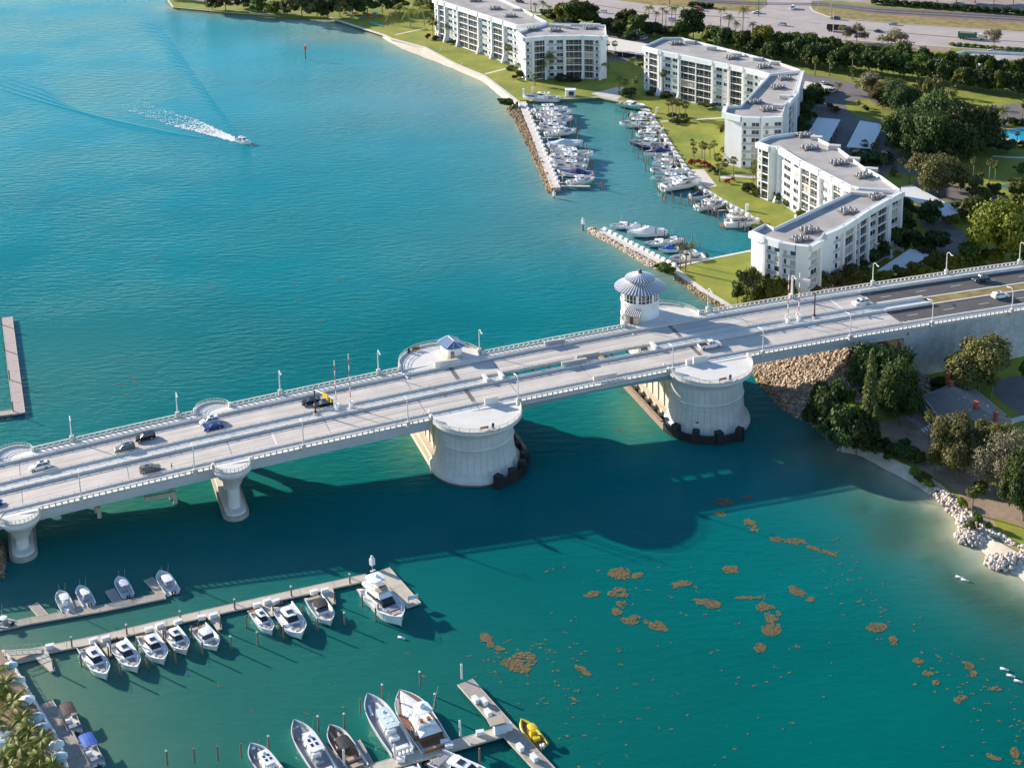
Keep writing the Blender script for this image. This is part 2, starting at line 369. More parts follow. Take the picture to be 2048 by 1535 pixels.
# ------------------------------------------------------------------ land
GZ = 1.3
def sheet(name, poly, z, m, kind='structure', px=True, skirt=None):
    mb = MB(); pts = P2(poly, z) if px else [Vector((p[0], p[1], z)) for p in poly]
    mb.prism(pts, (z-.3) if skirt is None else skirt, z)
    o = mb.obj(name, m); tag(o, kind=kind); return o
far = lambda x, y: to_px((x, y, GZ))
land = P2([(330, -10), (336, 0), (346, 13), (440, 22), (560, 31), (659, 34), (768, 69), (782, 76), (850, 94), (909, 126), (967, 150), (1002, 176), (1035, 202),
           (1058, 200.5), (1118, 197), (1198, 193.5), (1234, 201), (1286, 219), (1300, 240), (1320, 272), (1338, 300), (1360, 332), (1380, 362), (1400, 381), (1430, 401),
           (1470, 424), (1503, 446), (1507, 472), (1502, 502), (1426, 517), (1352, 533), (1347, 540), (1372, 560), (1402, 581), (1449, 609), (1478, 628), (1540, 668), (1600, 715),
           (1640, 770), (1668, 830), (1700, 872), (1745, 893), (1800, 924), (1830, 936), (1880, 966), (1922, 1002), (1950, 1042), (1985, 1076), (2060, 1118), (2260, 1230)], GZ)
land += [Vector((900, 330, GZ)), Vector((3500, 900, GZ)), Vector((3500, 5000, GZ)), Vector((-700, 5000, GZ)), Vector((-330, 1500, GZ))]
mb = MB(); mb.prism(land, -2.5, GZ); tag(mb.obj('ground', GRASS), kind='structure')
# the promenade corner at the bottom left
sheet('quay_ground', [(-160, 1270), (6, 1300), (17, 1312), (31, 1338), (54, 1376), (72, 1406), (107, 1462), (127, 1503), (140, 1560), (150, 1640), (-160, 1640)], GZ, DIRT, skirt=-2.5)
mb = MB(); q = P2([(6, 1300), (17, 1312), (31, 1338), (54, 1376), (72, 1406), (107, 1462), (127, 1503), (140, 1560)], GZ)
for a, b in zip(q[:-1], q[1:]): mb.beam(a+Vector((0, 0, .02)), b+Vector((0, 0, .02)), .5, .3)
tag(mb.obj('quay_edge', CONCW), kind='structure')

def strip(name, inner, outer, z0, z1, m, steps=6, bump=.0, tagk='structure'):
    """sloping strip between an inner line (height z0) and an outer line (height z1)"""
    def resample(pts, n):
        d = [0]
        for a, b in zip(pts[:-1], pts[1:]): d.append(d[-1]+(Vector(b)-Vector(a)).length)
        out = []
        for i in range(n):
            t = d[-1]*i/(n-1); k = max(j for j in range(len(d)) if d[j] <= t+1e-9); k = min(k, len(pts)-2)
            f = (t-d[k])/(d[k+1]-d[k]+1e-9); out.append(Vector(pts[k]).lerp(Vector(pts[k+1]), min(f, 1)))
        return out
    n = 40; A = resample([Vector(p) for p in inner], n); Bq = resample([Vector(p) for p in outer], n)
    V = []; F = []
    for j in range(steps+1):
        f = j/steps
        for i in range(n):
            p = A[i].lerp(Bq[i], f); V.append((p.x, p.y, p.z+bump*random.uniform(-1, 1)*(0 < j < steps)))
    for j in range(steps):
        for i in range(n-1): a = j*n+i; F.append((a, a+1, a+n+1, a+n))
    me = np_mesh(name, V, F, m, smooth=True); o = bpy.data.objects.new(name, me); COL.objects.link(o); tag(o, kind=tagk)
    return A, Bq
b_in = [(768, 69), (782, 76), (850, 94), (909, 126), (967, 150), (1002, 176), (1035, 202)]
strip('beach', P2(b_in, GZ-.02), P2([(764, 76), (775, 84), (800, 100), (850, 119), (909, 141), (967, 167), (1006, 201), (1024, 214)], -.25), 0, 0, SAND, bump=.08)
strip('sandy_cove', P2([(1690, 880), (1745, 893), (1800, 924), (1830, 936), (1880, 966), (1922, 1002)], GZ+.0), P2([(1668, 905), (1718, 916), (1780, 950), (1805, 963), (1875, 1006), (1908, 1046)], -.3), 0, 0, SAND, bump=.08)
strip('sandy_cove_end', P2([(1922, 1002), (1950, 1042), (1985, 1076), (2060, 1118), (2200, 1200)], GZ), P2([(1908, 1046), (1925, 1085), (1965, 1112), (2010, 1150), (2190, 1260)], -.3), 0, 0, SAND, bump=.1)
def ribbon(name, pts, w, z, m, px=True, h=.25, z2=None):
    """flat ribbon of width w along a line of pixels"""
    q = P2(pts, z) if px else [Vector(p) for p in pts]; mb = MB(); L = []; Rr = []
    for i, p in enumerate(q):
        d = (q[min(i+1, len(q)-1)]-q[max(i-1, 0)]); d.z = 0; d.normalize(); s = Vector((-d.y, d.x, 0))*w/2; L.append(p+s); Rr.append(p-s)
    poly = L+Rr[::-1]
    for i in range(len(q)-1):
        mb.add([L[i], L[i+1], Rr[i+1], Rr[i]], [(3, 2, 1, 0)])
        dz = Vector((0, 0, -h)); mb.add([L[i], L[i+1], L[i+1]+dz, L[i]+dz], [(0, 1, 2, 3)]); mb.add([Rr[i], Rr[i+1], Rr[i+1]+dz, Rr[i]+dz], [(3, 2, 1, 0)])
    o = mb.obj(name, m); tag(o, kind='structure'); return o
ribbon('seawall_cap', [(659, 35), (768, 70), (782, 77), (850, 95), (909, 127), (967, 151), (1002, 177), (1036, 203)], 1.7, GZ+.12, PATHM)
ribbon('seawall_path', [(1350, 537), (1372, 556), (1402, 578), (1449, 606), (1480, 626)], 2.2, GZ+.06, PATHM)
ribbon('basin_wall_cap', [(1058, 201), (1118, 197.5), (1198, 194), (1234, 201.5), (1288, 219)], .8, GZ+.15, PATHM)
ribbon('basin_wall_cap', [(1507, 500), (1426, 516), (1352, 532.5)], 1.2, GZ+.1, PATHM)
ribbon('footpath', [(970, 148), (1016, 136.5)], 1.5, GZ+.02, PATHM)
ribbon('footpath', [(1382, 239.5), (1449, 235.5)], 1.5, GZ+.02, PATHM)
ribbon('footpath', [(1322, 243), (1338, 242)], 1.5, GZ+.02, PATHM)
ribbon('footpath', [(1440, 355), (1472, 352), (1510, 353)], 3.0, GZ+.02, PATHM)
ribbon('footpath', [(790, 70), (822, 63), (850, 57)], 1.2, GZ+.02, PATHM)
ribbon('footpath', [(1815, 832), (1840, 850), (1868, 876)], 1.6, GZ+.02, CONCD)
ribbon('footpath', [(2015, 845), (2035, 838), (2060, 832)], 2., GZ+.02, PATHM)
sheet('concrete_pad', [(1376, 339), (1408, 339), (1434, 372), (1416, 375), (1392, 360)], GZ+.02, PATHM)
sheet('concrete_pad', [(1182, 187), (1232, 175), (1247, 174), (1246, 190), (1234, 200), (1199, 192.5)], GZ+.02, CONC)
# highway, crossing road and car parks
sheet('highway', [(900, -40), (1150, -12), (1300, 10), (1373, 15), (1447, 21), (1560, 27), (1660, 37), (1800, 49), (2048, 65), (2300, 80), (2300, 122), (2048, 103), (1900, 94), (1820, 88), (1700, 80), (1576, 72), (1450, 62), (1300, 51), (1130, 31), (1040, 18), (900, 0)], GZ+.05, HWY)
sheet('crossing_road', [(1512, 26), (1535, 10), (1530, -40), (1640, -40), (1622, 8), (1626, 20), (1660, 36), (1600, 40)], GZ+.046, HWY)
sheet('far_road', [(1545, -60), (1640, -60), (1700, -5), (1640, 2), (1560, 2)], GZ+.042, HWY)
sheet('rail_bed', [(1180, -40), (1380, -5), (1512, 3), (1640, 3), (1750, 14), (2048, 31), (2300, 46), (2300, 62), (2048, 46), (1750, 28), (1640, 12), (1512, 11), (1380, 6), (1180, -25)], GZ+.03, mat('track_ballast', (.17, .13, .12), .95, var=.2, vscale=.5))
sheet('verge', [(1310, 9), (1380, 6), (1512, 12), (1512, 24), (1447, 20), (1373, 14)], GZ+.034, DRYG)
sheet('verge', [(1626, 14), (1750, 28), (2048, 46), (2300, 62), (2300, 78), (2048, 63), (1800, 47), (1661, 35), (1632, 25)], GZ+.034, DRYG)
sheet('verge', [(1120, -35), (1310, -10), (1400, 0), (1380, 6), (1310, 9), (1200, -5)], GZ+.034, DRYG)
sheet('parking_ground', [(1640, -40), (2300, -40), (2300, 40), (2048, 24), (1900, 15), (1750, 8), (1640, 0)], GZ+.02, mat('pale_parking', (.33, .28, .26), .9, var=.25, vscale=.08))
def line_px(name, a, b, w, z, m, dash=None):
    a = at(a[0], a[1], z); b = at(b[0], b[1], z); d = b-a; L = d.length; d.normalize(); mb = MB(); t = 0
    on, off = dash if dash else (L, 0)
    while t < L-.01:
        p = a+d*t; q = a+d*min(t+on, L); mb.beam(p, q, w, .02); t += on+off
    return mb
LANE = mat('lane_paint', (.72, .70, .66), .7)
mb = MB()
for off in (.27, .52, .77):
    for (a0, a1), (b0, b1) in ((((1300, 10), (1300, 51)), ((1500, 23), (1500, 66))), (((1660, 37), (1660, 77)), ((2048, 65), (2048, 103)))):
        if abs(off-.52) < .01: continue
        p = (a0[0], a0[1]+(a1[1]-a0[1])*off) if False else (a0[0]+(a1[0]-a0[0])*off, a0[1]+(a1[1]-a0[1])*off); q = (b0[0]+(b1[0]-b0[0])*off, b0[1]+(b1[1]-b0[1])*off)
        m2 = line_px('x', p, q, .25, GZ+.07, LANE, (3.5, 7)); mb.add(m2.v, m2.f)
for k in range(12):
    a = (1578+k*8.5, 66.5+k*.75); m2 = line_px('x', a, (a[0]+6, a[1]+7), .6, GZ+.07, LANE); mb.add(m2.v, m2.f)
tag(mb.obj('lane_markings', LANE), kind='structure')
for pts in ([(1180, 8), (1300, 27), (1400, 31), (1500, 36)], [(1700, 57), (1820, 67), (1916, 75), (2048, 84), (2200, 94)]):
    ribbon('median_kerb', pts, 1.0, GZ+.16, mat('dry_median', (.24, .16, .10), .95), h=.12)
ribbon('kerb', [(1620, 14), (1628, 23), (1661, 34.5), (1800, 47.5), (2048, 64)], .6, GZ+.14, PATHM)
ribbon('kerb', [(1040, 18), (1130, 31.5), (1300, 51.5), (1450, 62.5), (1576, 72.5)], .8, GZ+.12, PATHM)
ribbon('kerb', [(1650, 77), (1820, 88.5), (1900, 94.5), (2048, 103.5)], .8, GZ+.12, PATHM)
sheet('roadside_strip', [(1640, 78), (1820, 90), (1900, 96), (1900, 104), (1780, 98), (1650, 88)], GZ+.02, DIRT)
for k in (0, 1):      # two tracks, each a pair of rails
    for s in (0, 1.5):
        off = k*5.4+s
        ribbon('rail', [(1380, -1+off*.55), (1512, 5+off*.55), (1640, 6.5+off*.55), (1750, 17.5+off*.9), (2048, 34.5+off*.9)], .28, GZ+.22, mat('rail_steel', (.36, .33, .33), .4, metal=.4), h=.15)
sheet('car_park', [(1185, 95), (1215, 70), (1262, 66), (1300, 74), (1300, 84), (1285, 122), (1215, 122), (1195, 108)], GZ+.03, ASPH)
sheet('car_park', [(1590, 143), (1640, 151), (1706, 166), (1738, 186), (1748, 200), (1712, 200), (1690, 208), (1694, 220), (1712, 232), (1735, 241), (1800, 240), (1850, 247), (1850, 262), (1798, 262), (1775, 285), (1790, 300), (1850, 330), (1850, 356), (1790, 342),
                   (1760, 350), (1715, 330), (1660, 296), (1600, 285), (1600, 215), (1585, 190)], GZ+.03, ASPH)
sheet('driveway', [(1715, 175), (1748, 196), (1790, 197), (1830, 215), (1860, 225), (1925, 236), (1960, 216), (2048, 205), (2100, 205), (2100, 232), (2048, 238), (1990, 262), (1965, 250), (1930, 246), (1860, 238), (1800, 225), (1745, 205)], GZ+.034, ASPH)
sheet('driveway', [(1826, 360), (1870, 362), (1935, 372), (2000, 392), (2060, 405), (2060, 440), (1990, 430), (1940, 424), (1890, 400), (1840, 385)], GZ+.03, ASPH)
sheet('driveway', [(1840, 440), (1885, 436), (1935, 470), (1935, 500), (1900, 512), (1860, 535), (1800, 545), (1770, 545), (1830, 500), (1865, 480)], GZ+.03, ASPH)
sheet('driveway', [(2000, 758), (2060, 748), (2100, 760), (2100, 850), (2035, 825), (2000, 800), (1985, 780)], GZ+.03, ASPH)
sheet('bare_earth', [(1740, 850), (1850, 820), (1900, 900), (1990, 975), (2060, 1000), (2060, 1115), (1985, 1074), (1950, 1040), (1915, 985), (1830, 930), (1780, 905)], GZ+.012, DIRT)
sheet('grass_patch', [(1985, 1035), (2010, 1038), (2060, 1060), (2060, 1112), (2000, 1075)], GZ+.03, GRASS)
sheet('pool_terrace', [(1992, 262), (2040, 254), (2100, 254), (2100, 285), (2000, 283)], GZ+.03, CONC)
ribbon('footpath', [(1985, 312), (2010, 314), (2060, 316)], 1.6, GZ+.03, PATHM)
pw = sheet('swimming_pool_water', [(2003, 263), (2020, 258), (2100, 262), (2100, 285), (2030, 281), (2004, 273)], GZ+.05, mat('pool_water', (.01, .36, .50), .1))
sheet('tennis_court', [(1995, 372), (2060, 355), (2100, 355), (2100, 378), (2030, 380)], GZ+.04, mat('court_green', (.05, .16, .13), .9))
sheet('far_bank_path', [(370, -30), (330+58, 2), (440, 8), (520, 4), (520, -30)], GZ+.02, DIRT)
ribbon('seawall_cap', [(336, -1), (346, 14), (440, 23), (560, 32)], .8, GZ+.1, PATHM)
# ------------------------------------------------------------------ bridge
T0, T1, TA = -100.0, 171.6, 172.0        # left end (out of frame), abutment, approach start
TE = 330.0
bridge = thing('drawbridge', 'long pale concrete drawbridge crossing the turquoise inlet on rounded piers', 'bridge', B(55, 0, z=0))
BINV = Vector(bridge.location)
def bobj(mb, name, mats, parent=bridge, kind=None):
    o = mb.obj(name, mats); o.parent = parent; o.location = -BINV if parent is bridge else (0, 0, 0)
    if kind: o['kind'] = kind
    return o
def sweep(prof, t0, t1, step=3.0, mi=0, mb=None, closed=True, zf=None):
    """sweep a cross section [(n, dz)] along the bridge"""
    mb = mb or MB(); n = max(1, int(math.ceil((t1-t0)/step))); k = len(prof); vs = []
    for i in range(n+1):
        t = t0+(t1-t0)*i/n
        for a, dz in prof: vs.append(B(t, a, dz) if zf is None else B(t, a, z=zf(t)+dz))
    fs = []
    for i in range(n):
        for j in range(k if closed else k-1): j2 = (j+1) % k; fs.append((i*k+j, i*k+j2, (i+1)*k+j2, (i+1)*k+j))
    mb.add(vs, fs, mi)
    if closed: mb.add(vs[:k], [tuple(reversed(range(k)))], mi); mb.add(vs[-k:], [tuple(range(k))], mi)
    return mb
def rect(n0, n1, z0, z1): return [(n0, z0), (n1, z0), (n1, z1), (n0, z1)]
J1, JM, J2 = 56.2, 86.0, 115.6            # leaf ends
# roadways, one for each direction, cut at the leaf joints
for s, nm in ((1, 'roadway'), (-1, 'roadway')):
    for a, b in ((T0, J1-.55), (J1+.55, JM-.08), (JM+.08, J2-.55), (J2+.55, T1+.4)):
        n0, n1 = (2.0, 10.4) if s > 0 else (-10.4, -2.0)
        bobj(sweep(rect(n0, n1, -.45, 0), a, b), nm, DECKC)
    for a in (J1, J2):
        mb = sweep(rect(*( (2.0, 10.4) if s > 0 else (-10.4, -2.0)), -.5, -.02), a-.54, a+.54); bobj(mb, 'joint_grating', mat('steel_grating', (.17, .16, .155), .6, metal=.3))
    mb = MB()
    for k in range(12):                    # transverse seams
        t = -92+k*22.7
        if abs(t-J1) < 4 or abs(t-J2) < 4 or abs(t-JM) < 4 or t > 168: continue
        n0, n1 = (2.3, 10.2) if s > 0 else (-10.2, -2.3); mb.beam(B(t, n0, .004), B(t, n1, .004), .13, .012)
    bobj(mb, 'deck_seam', mat('dark_sealant', (.12, .11, .11), .8), kind='stuff')
    mb = MB()
    for n in ((6.25,) if s > 0 else (-6.25,)):
        t = -95
        while t < 168:
            mb.beam(B(t, n, .008), B(t+3, n, .008), .12, .012); t += 12
    for n in ((2.75, 9.0) if s > 0 else (-2.75, -9.0)):
        t = -98
        while t < 166: mb.beam(B(t, n, .008), B(t+6, n, .008), .13, .012); t += 6
    bobj(mb, 'lane_marking', mat('faded_lane_paint', (.60, .585, .56), .8), kind='stuff')
for q_ in ((162.5, 2.4, 9.9), (9, -3.2, -9.5)):
    mb = MB(); mb.beam(B(q_[0], q_[1], .01), B(q_[0], q_[2], .01), .5, .014); bobj(mb, 'stop_line', LANE)
# sidewalks
for s in (1, -1):
    n0, n1 = (10.9, 13.5) if s > 0 else (-13.5, -10.9)
    for a, b in ((T0, J1-.1), (J1+.1, JM-.08), (JM+.08, J2-.1), (J2+.1, T1+.4)): bobj(sweep(rect(n0, n1, -.4, .12), a, b), 'sidewalk', CONCW)
# median strip with its two slots over the leaves
for a, b in ((T0, 66.0), (82.8, 91.0), (105.2, T1+.4)): bobj(sweep(rect(-1.75, 1.75, -.35, .05), a, b), 'median', CONCW)
# traffic barriers with a steel rail on short posts
rail_m = mat('galvanised_rail', (.60, .60, .60), .45, metal=.3)
for n in (10.65, 1.95, -1.95, -10.65):
    for a, b in ((T0, JM-.1), (JM+.1, T1+.5)):
        bobj(sweep([(n-.24, -.02), (n+.24, -.02), (n+.11, .50), (n-.11, .50)], a, b), 'traffic_barrier', CONC)
        bobj(sweep(rect(n-.06, n+.06, .74, .84), a, b), 'barrier_rail', rail_m)
        mb = MB(); t = a+.5
        while t < b: mb.box(B(t, n, .62), (.14, .14, .26), BA); t += 2.55
        bobj(mb, 'rail_post', rail_m, kind='stuff')
# fascia beams and girders
def leafdepth(t): return 1.25+1.35*min(1, abs(t-JM)/(J2-JM))**1.6
for s in (1, -1):
    for a, b in ((T0, 44.0), (126.5, T1)):
        bobj(sweep([(s*13.95, -.05), (s*13.95, -.75), (s*13.75, -.75), (s*13.4, -1.0), (s*13.4, -1.75), (s*13.75, -2.0), (s*13.75, -2.15), (s*12.6, -2.15), (s*12.6, -.4), (s*12.6, -.05)][::s], a, b), 'fascia_beam', mat('girder_concrete', (.52, .52, .505), .8, var=.05, vscale=.3))
        for m_ in (8.2, 3.2): bobj(sweep(rect(s*m_-.5, s*m_+.5, -2.1, -.4), a, b), 'girder', CONC)
    STEEL = mat('teal_steel', (.24, .36, .37), .5)
    bobj(sweep(rect(*sorted((s*13.95, s*12.9)), -.75, -.05), 44, 126.5), 'fascia_beam', CONC)
    for m_ in (12.6, 7.5):
        mb = MB(); N_ = 24; vs = []
        for i in range(N_+1):
            t = 50+(120-50)*i/N_; z = zb(t); dp = leafdepth(t)
            for dn, zz in ((-.25, z-.5), (.25, z-.5), (.25, z-.6-dp), (-.25, z-.6-dp)): vs.append(B(t, s*m_+dn, z=zz))
        fs = [(i*4+j, i*4+(j+1) % 4, i*4+4+(j+1) % 4, i*4+4+j) for i in range(N_) for j in range(4)]
        mb.add(vs, fs); bobj(mb, 'leaf_girder', STEEL)
mb = MB()
for t in np.arange(54, 120, 4.2): mb.beam(B(t, -12.5, -.8), B(t, 12.5, -.8), .3, .6)
bobj(mb, 'floor_beam', STEEL)
for a in (78.5, 107.5):
    pass
# balustrades: kerb, balusters and coping; arcs of platforms interrupt them
OPEN_F = [(-51.8, -43.2), (-6.2, 2.2), (44.4, 65.6), (104.4, 125.6)]
balM = MB(); balM.box((0, 0, 0), (.34, .22, .62)); bal_me = balM.mesh('baluster', CONCW)
def spans(t0, t1, holes):
    out = []; t = t0
    for a, b in sorted(holes):
        if b < t0 or a > t1: continue
        if a > t: out.append((t, a))
        t = b
    if t < t1: out.append((t, t1))
    return out
farB = MB(); nbal = 0
for s in (1, -1):
    for a, b in spans(T0, TE, OPEN_F):
        cuts = [x for x in (JM,) if a < x < b]; seq = [a]+cuts+[b]
        for p, q in zip(seq[:-1], seq[1:]):
            bobj(sweep(rect(s*13.78-.14, s*13.78+.14, .0, .32), p+.05, q-.05), 'balustrade_kerb', CONC)
            bobj(sweep(rect(s*13.78-.17, s*13.78+.17, .92, 1.12), p+.05, q-.05), 'balustrade_coping', CONC)
            t = p+.6
            while t < q-.3:
                if s < 0 and nbal < 285 and t > -60 and t < 262 and (p, q):
                    o = put('baluster', bal_me, bridge, B(t, s*13.78, .62)-BINV, (0, 0, BA)); nbal += 1
                else: farB.box(B(t, s*13.78, .62), (.34, .22, .62), BA)
                t += 1.32
bobj(farB, 'balusters', CONCW, kind='stuff')
def tubes_rail(mb, pts, hh=1.1, npost=2, mi=0):
    for h in (.45, .8, 1.1):
        mb.tube([p+Vector((0, 0, h)) for p in pts], .045, 5, mi, cap=False)
    for i in range(0, len(pts), npost): mb.beam(pts[i], pts[i]+Vector((0, 0, hh)), .10, .10, mi)
def arc(tc, nc, r, a0, a1, z, n=24, sx=1.):
    """arc in the bridge frame, angle from the along-bridge axis; n direction positive = far side"""
    return [B(tc+r*sx*math.cos(a0+(a1-a0)*i/n), nc+r*math.sin(a0+(a1-a0)*i/n), z=z) for i in range(n+1)]
def platform(tc, s, rr, z, nc=14.6, th=.55):
    """rounded overlook that widens the sidewalk"""
    cap = [B(tc-rr, s*13.4, z=z)]+arc(tc, s*nc, rr, math.pi if s > 0 else -math.pi, 0, z, 28)+[B(tc+rr, s*13.4, z=z)]
    mb = MB(); mb.prism(cap, z-th, z, bottom=True); bobj(mb, 'overlook_floor', CONCW)
    a = arc(tc, s*nc, rr-.15, math.pi if s > 0 else -math.pi, 0, z, 28)
    mb = MB()
    for p, q in zip(a[:-1], a[1:]): mb.beam(p+Vector((0, 0, .18)), q+Vector((0, 0, .18)), .3, .4)
    bobj(mb, 'overlook_kerb', CONC)
    mb = MB(); tubes_rail(mb, [p+Vector((0, 0, .1)) for p in a], npost=2); bobj(mb, 'overlook_railing', mat('cream_rail', (.62, .60, .52), .5))
    for e in (-1, 1): mb = MB(); mb.box(B(tc+e*rr, s*13.9, z=z+.6), (.55, .9, 1.3), BA); bobj(mb, 'end_post', CONC)
# small overlooks on piers 1 and 2
def small_pier(tc):
    z = zb(tc)
    for s in (1, -1):
        platform(tc, s, 4.15, z+.1, 13.8, .4)
        c = B(tc, s*13.8, z=0)
        mb = MB(); mb.lathe(c, [(1.35, .9), (1.35, z-5.6), (1.5, z-4.6), (1.9, z-4.3), (2.6, z-2.4), (3.3, z-2.2), (3.9, z-1.2), (4.3, z-.9), (4.35, z-.1), (4.0, z+.02)], 28)
        bobj(mb, 'pier_column', CONCW)
    mb = MB(); mb.beam(B(tc, -12, z=z-2.9), B(tc, 12, z=z-2.9), 2.4, 1.7); bobj(mb, 'pier_cap', CONC)
    mb = MB()
    for n in (-4.5, 4.5): mb.box(B(tc, n, z=(z-3)/2), (2.0, 2.6, z-3), BA)
    bobj(mb, 'inner_column', mat('warm_concrete', (.55, .48, .38), .85, var=.08, vscale=.5))
    st = []
    for k, rr in ((0, 2.9), (1, 2.3)):
        poly = [B(tc+rr*math.cos(a), 15.0+rr*math.sin(a), z=0) for a in np.linspace(0, math.pi, 13)]+[B(tc+rr*math.cos(a), -15.0+rr*math.sin(a), z=0) for a in np.linspace(math.pi, 2*math.pi, 13)]
        mb = MB(); mb.prism(poly, -2 if k == 0 else 1.0, 1.0 if k == 0 else 1.6); bobj(mb, 'pier_footing', mat('stained_concrete', (.40, .36, .29), .85, var=.15, vscale=.8) if k == 0 else CONCW)
for tc in (-93.0, -47.5, -2.0): small_pier(tc)
for i_, (x, y, x2, y2) in enumerate(((351, 1006, 343, 997), (199, 1034, 193, 1024))):     # stubs of an older pier
    p, q = at(x, y, 0), at(x2, y2, 0); t_ = thing('old_pier_stub', 'weathered concrete stub %s low under the left spans' % ('with a beam, right one' if i_ == 0 else 'without a beam, left one'), 'old pier', p)
    for r_ in (p, q): mb = MB(); mb.box(r_-p+Vector((0, 0, .9)), (.9, .9, 3.4), BA); mb.obj('column', mat('warm_concrete', (.55, .48, .38)), t_)
    if i_ == 0:
        mb = MB(); e = at(288, 997, 2.6); mb.beam(p+Vector((.3, 0, 2.6))-p, e-p, .8, 1.0); mb.obj('beam', mat('warm_concrete', (.55, .48, .38)), t_)
# ------------- main piers with drums
PROF = [(10.9, -2), (10.9, .9), (10.75, 1.5), (9.9, 1.9), (9.45, 3.4), (9.15, 5.4), (8.95, 7.6)]
def main_pier(tc):
    z = zb(tc); zr = z-1.2
    prof = PROF+[(9.2, 7.8), (9.3, 8.05), (9.2, 8.3), (8.9, 8.5), (8.85, zr-2.0), (8.95, zr-1.5), (9.3, zr-1.3), (9.35, zr-.9), (9.8, zr-.4), (10.6, zr+.1), (10.75, zr+.5), (10.75, z-.1), (10.5, z+.04)]
    for s in (1, -1):
        nc = 12.6
        c = B(tc, s*nc, z=0)
        a0 = BA if s > 0 else BA+math.pi
        mb = MB(); mb.lathe(c, prof, 40, a0=a0-.35, a1=a0+math.pi+.35); bobj(mb, 'pier_drum', mat('pier_concrete', (.60, .585, .55), .75, var=.08, vscale=.25))
        mb = MB(); mb.lathe(c, [(10.93, -1), (10.96, .42)], 40, a0=a0-.35, a1=a0+math.pi+.35); bobj(mb, 'tide_band', mat('tide_stain', (.16, .14, .09), .6, var=.3, vscale=.8))
        platform(tc, s, 10.75, z+.06, 14.0)
        if s < 0:
            f0 = lambda zz: np.interp(zz, [q[1] for q in prof], [q[0] for q in prof])+.025
            mb = MB(); mb.lathe(c, [(f0(q), q) for q in np.linspace(2.0, 7.7, 7)], 40, a0=a0-.3, a1=a0+math.pi+.3); mb.lathe(c, [(f0(q), q) for q in np.linspace(8.55, zr-2.1, 5)], 40, a0=a0-.3, a1=a0+math.pi+.3); bobj(mb, 'panel_joints', mat('joint_grey', (.36, .35, .33), .85), kind='stuff')
        if s < 0:      # cladding panels you can tell apart, with open joints
            K = 22
            for k in range(K):
                for z0, z1 in ((2.0, 7.7), (8.55, zr-2.1)):
                    f = lambda zz: np.interp(zz, [q[1] for q in prof], [q[0] for q in prof])+.07
                    g0 = a0-.25+(math.pi+.5)*(k+.022)/K; g1 = a0-.25+(math.pi+.5)*(k+.978)/K
                    zs = np.linspace(z0, z1, 5); vs = []
                    for zz in zs:
                        for g in (g0, (g0+g1)/2, g1): vs.append((c.x+f(zz)*math.cos(g), c.y+f(zz)*math.sin(g), zz))
                    fs = [(i*3+j, i*3+j+1, i*3+j+4, i*3+j+3) for i in range(4) for j in range(2)]
                    m2 = MB(); m2.add(vs, fs); o = bobj(m2, 'cladding_panel', mat('pier_concrete', (.60, .585, .55)))
    # body between the drums
    for (hw, z0, z1, hl) in ((10.6, -2, 1.2, 12.5), (9.6, 1.2, 2.0, 12.3), (8.0, 2.0, z-2.4, 11.5)):
        poly = [B(tc-hw, -hl, z=0), B(tc+hw, -hl, z=0), B(tc+hw, hl, z=0), B(tc-hw, hl, z=0)]
        mb = MB(); mb.prism(poly, z0, z1); bobj(mb, 'pier_body', mat('warm_concrete', (.55, .48, .38)))
    for e in (-1, 1):
        mb = MB()
        for n in np.linspace(-9, 9, 6): mb.box(B(tc+e*8.1, n, z=(z-2.4+1.5)/2), (.35, .5, z-4.2), BA)
        bobj(mb, 'pier_rib', CONC)
    # bench and bin on the near overlook
    return z
for tc in (55.0, 115.0): main_pier(tc)
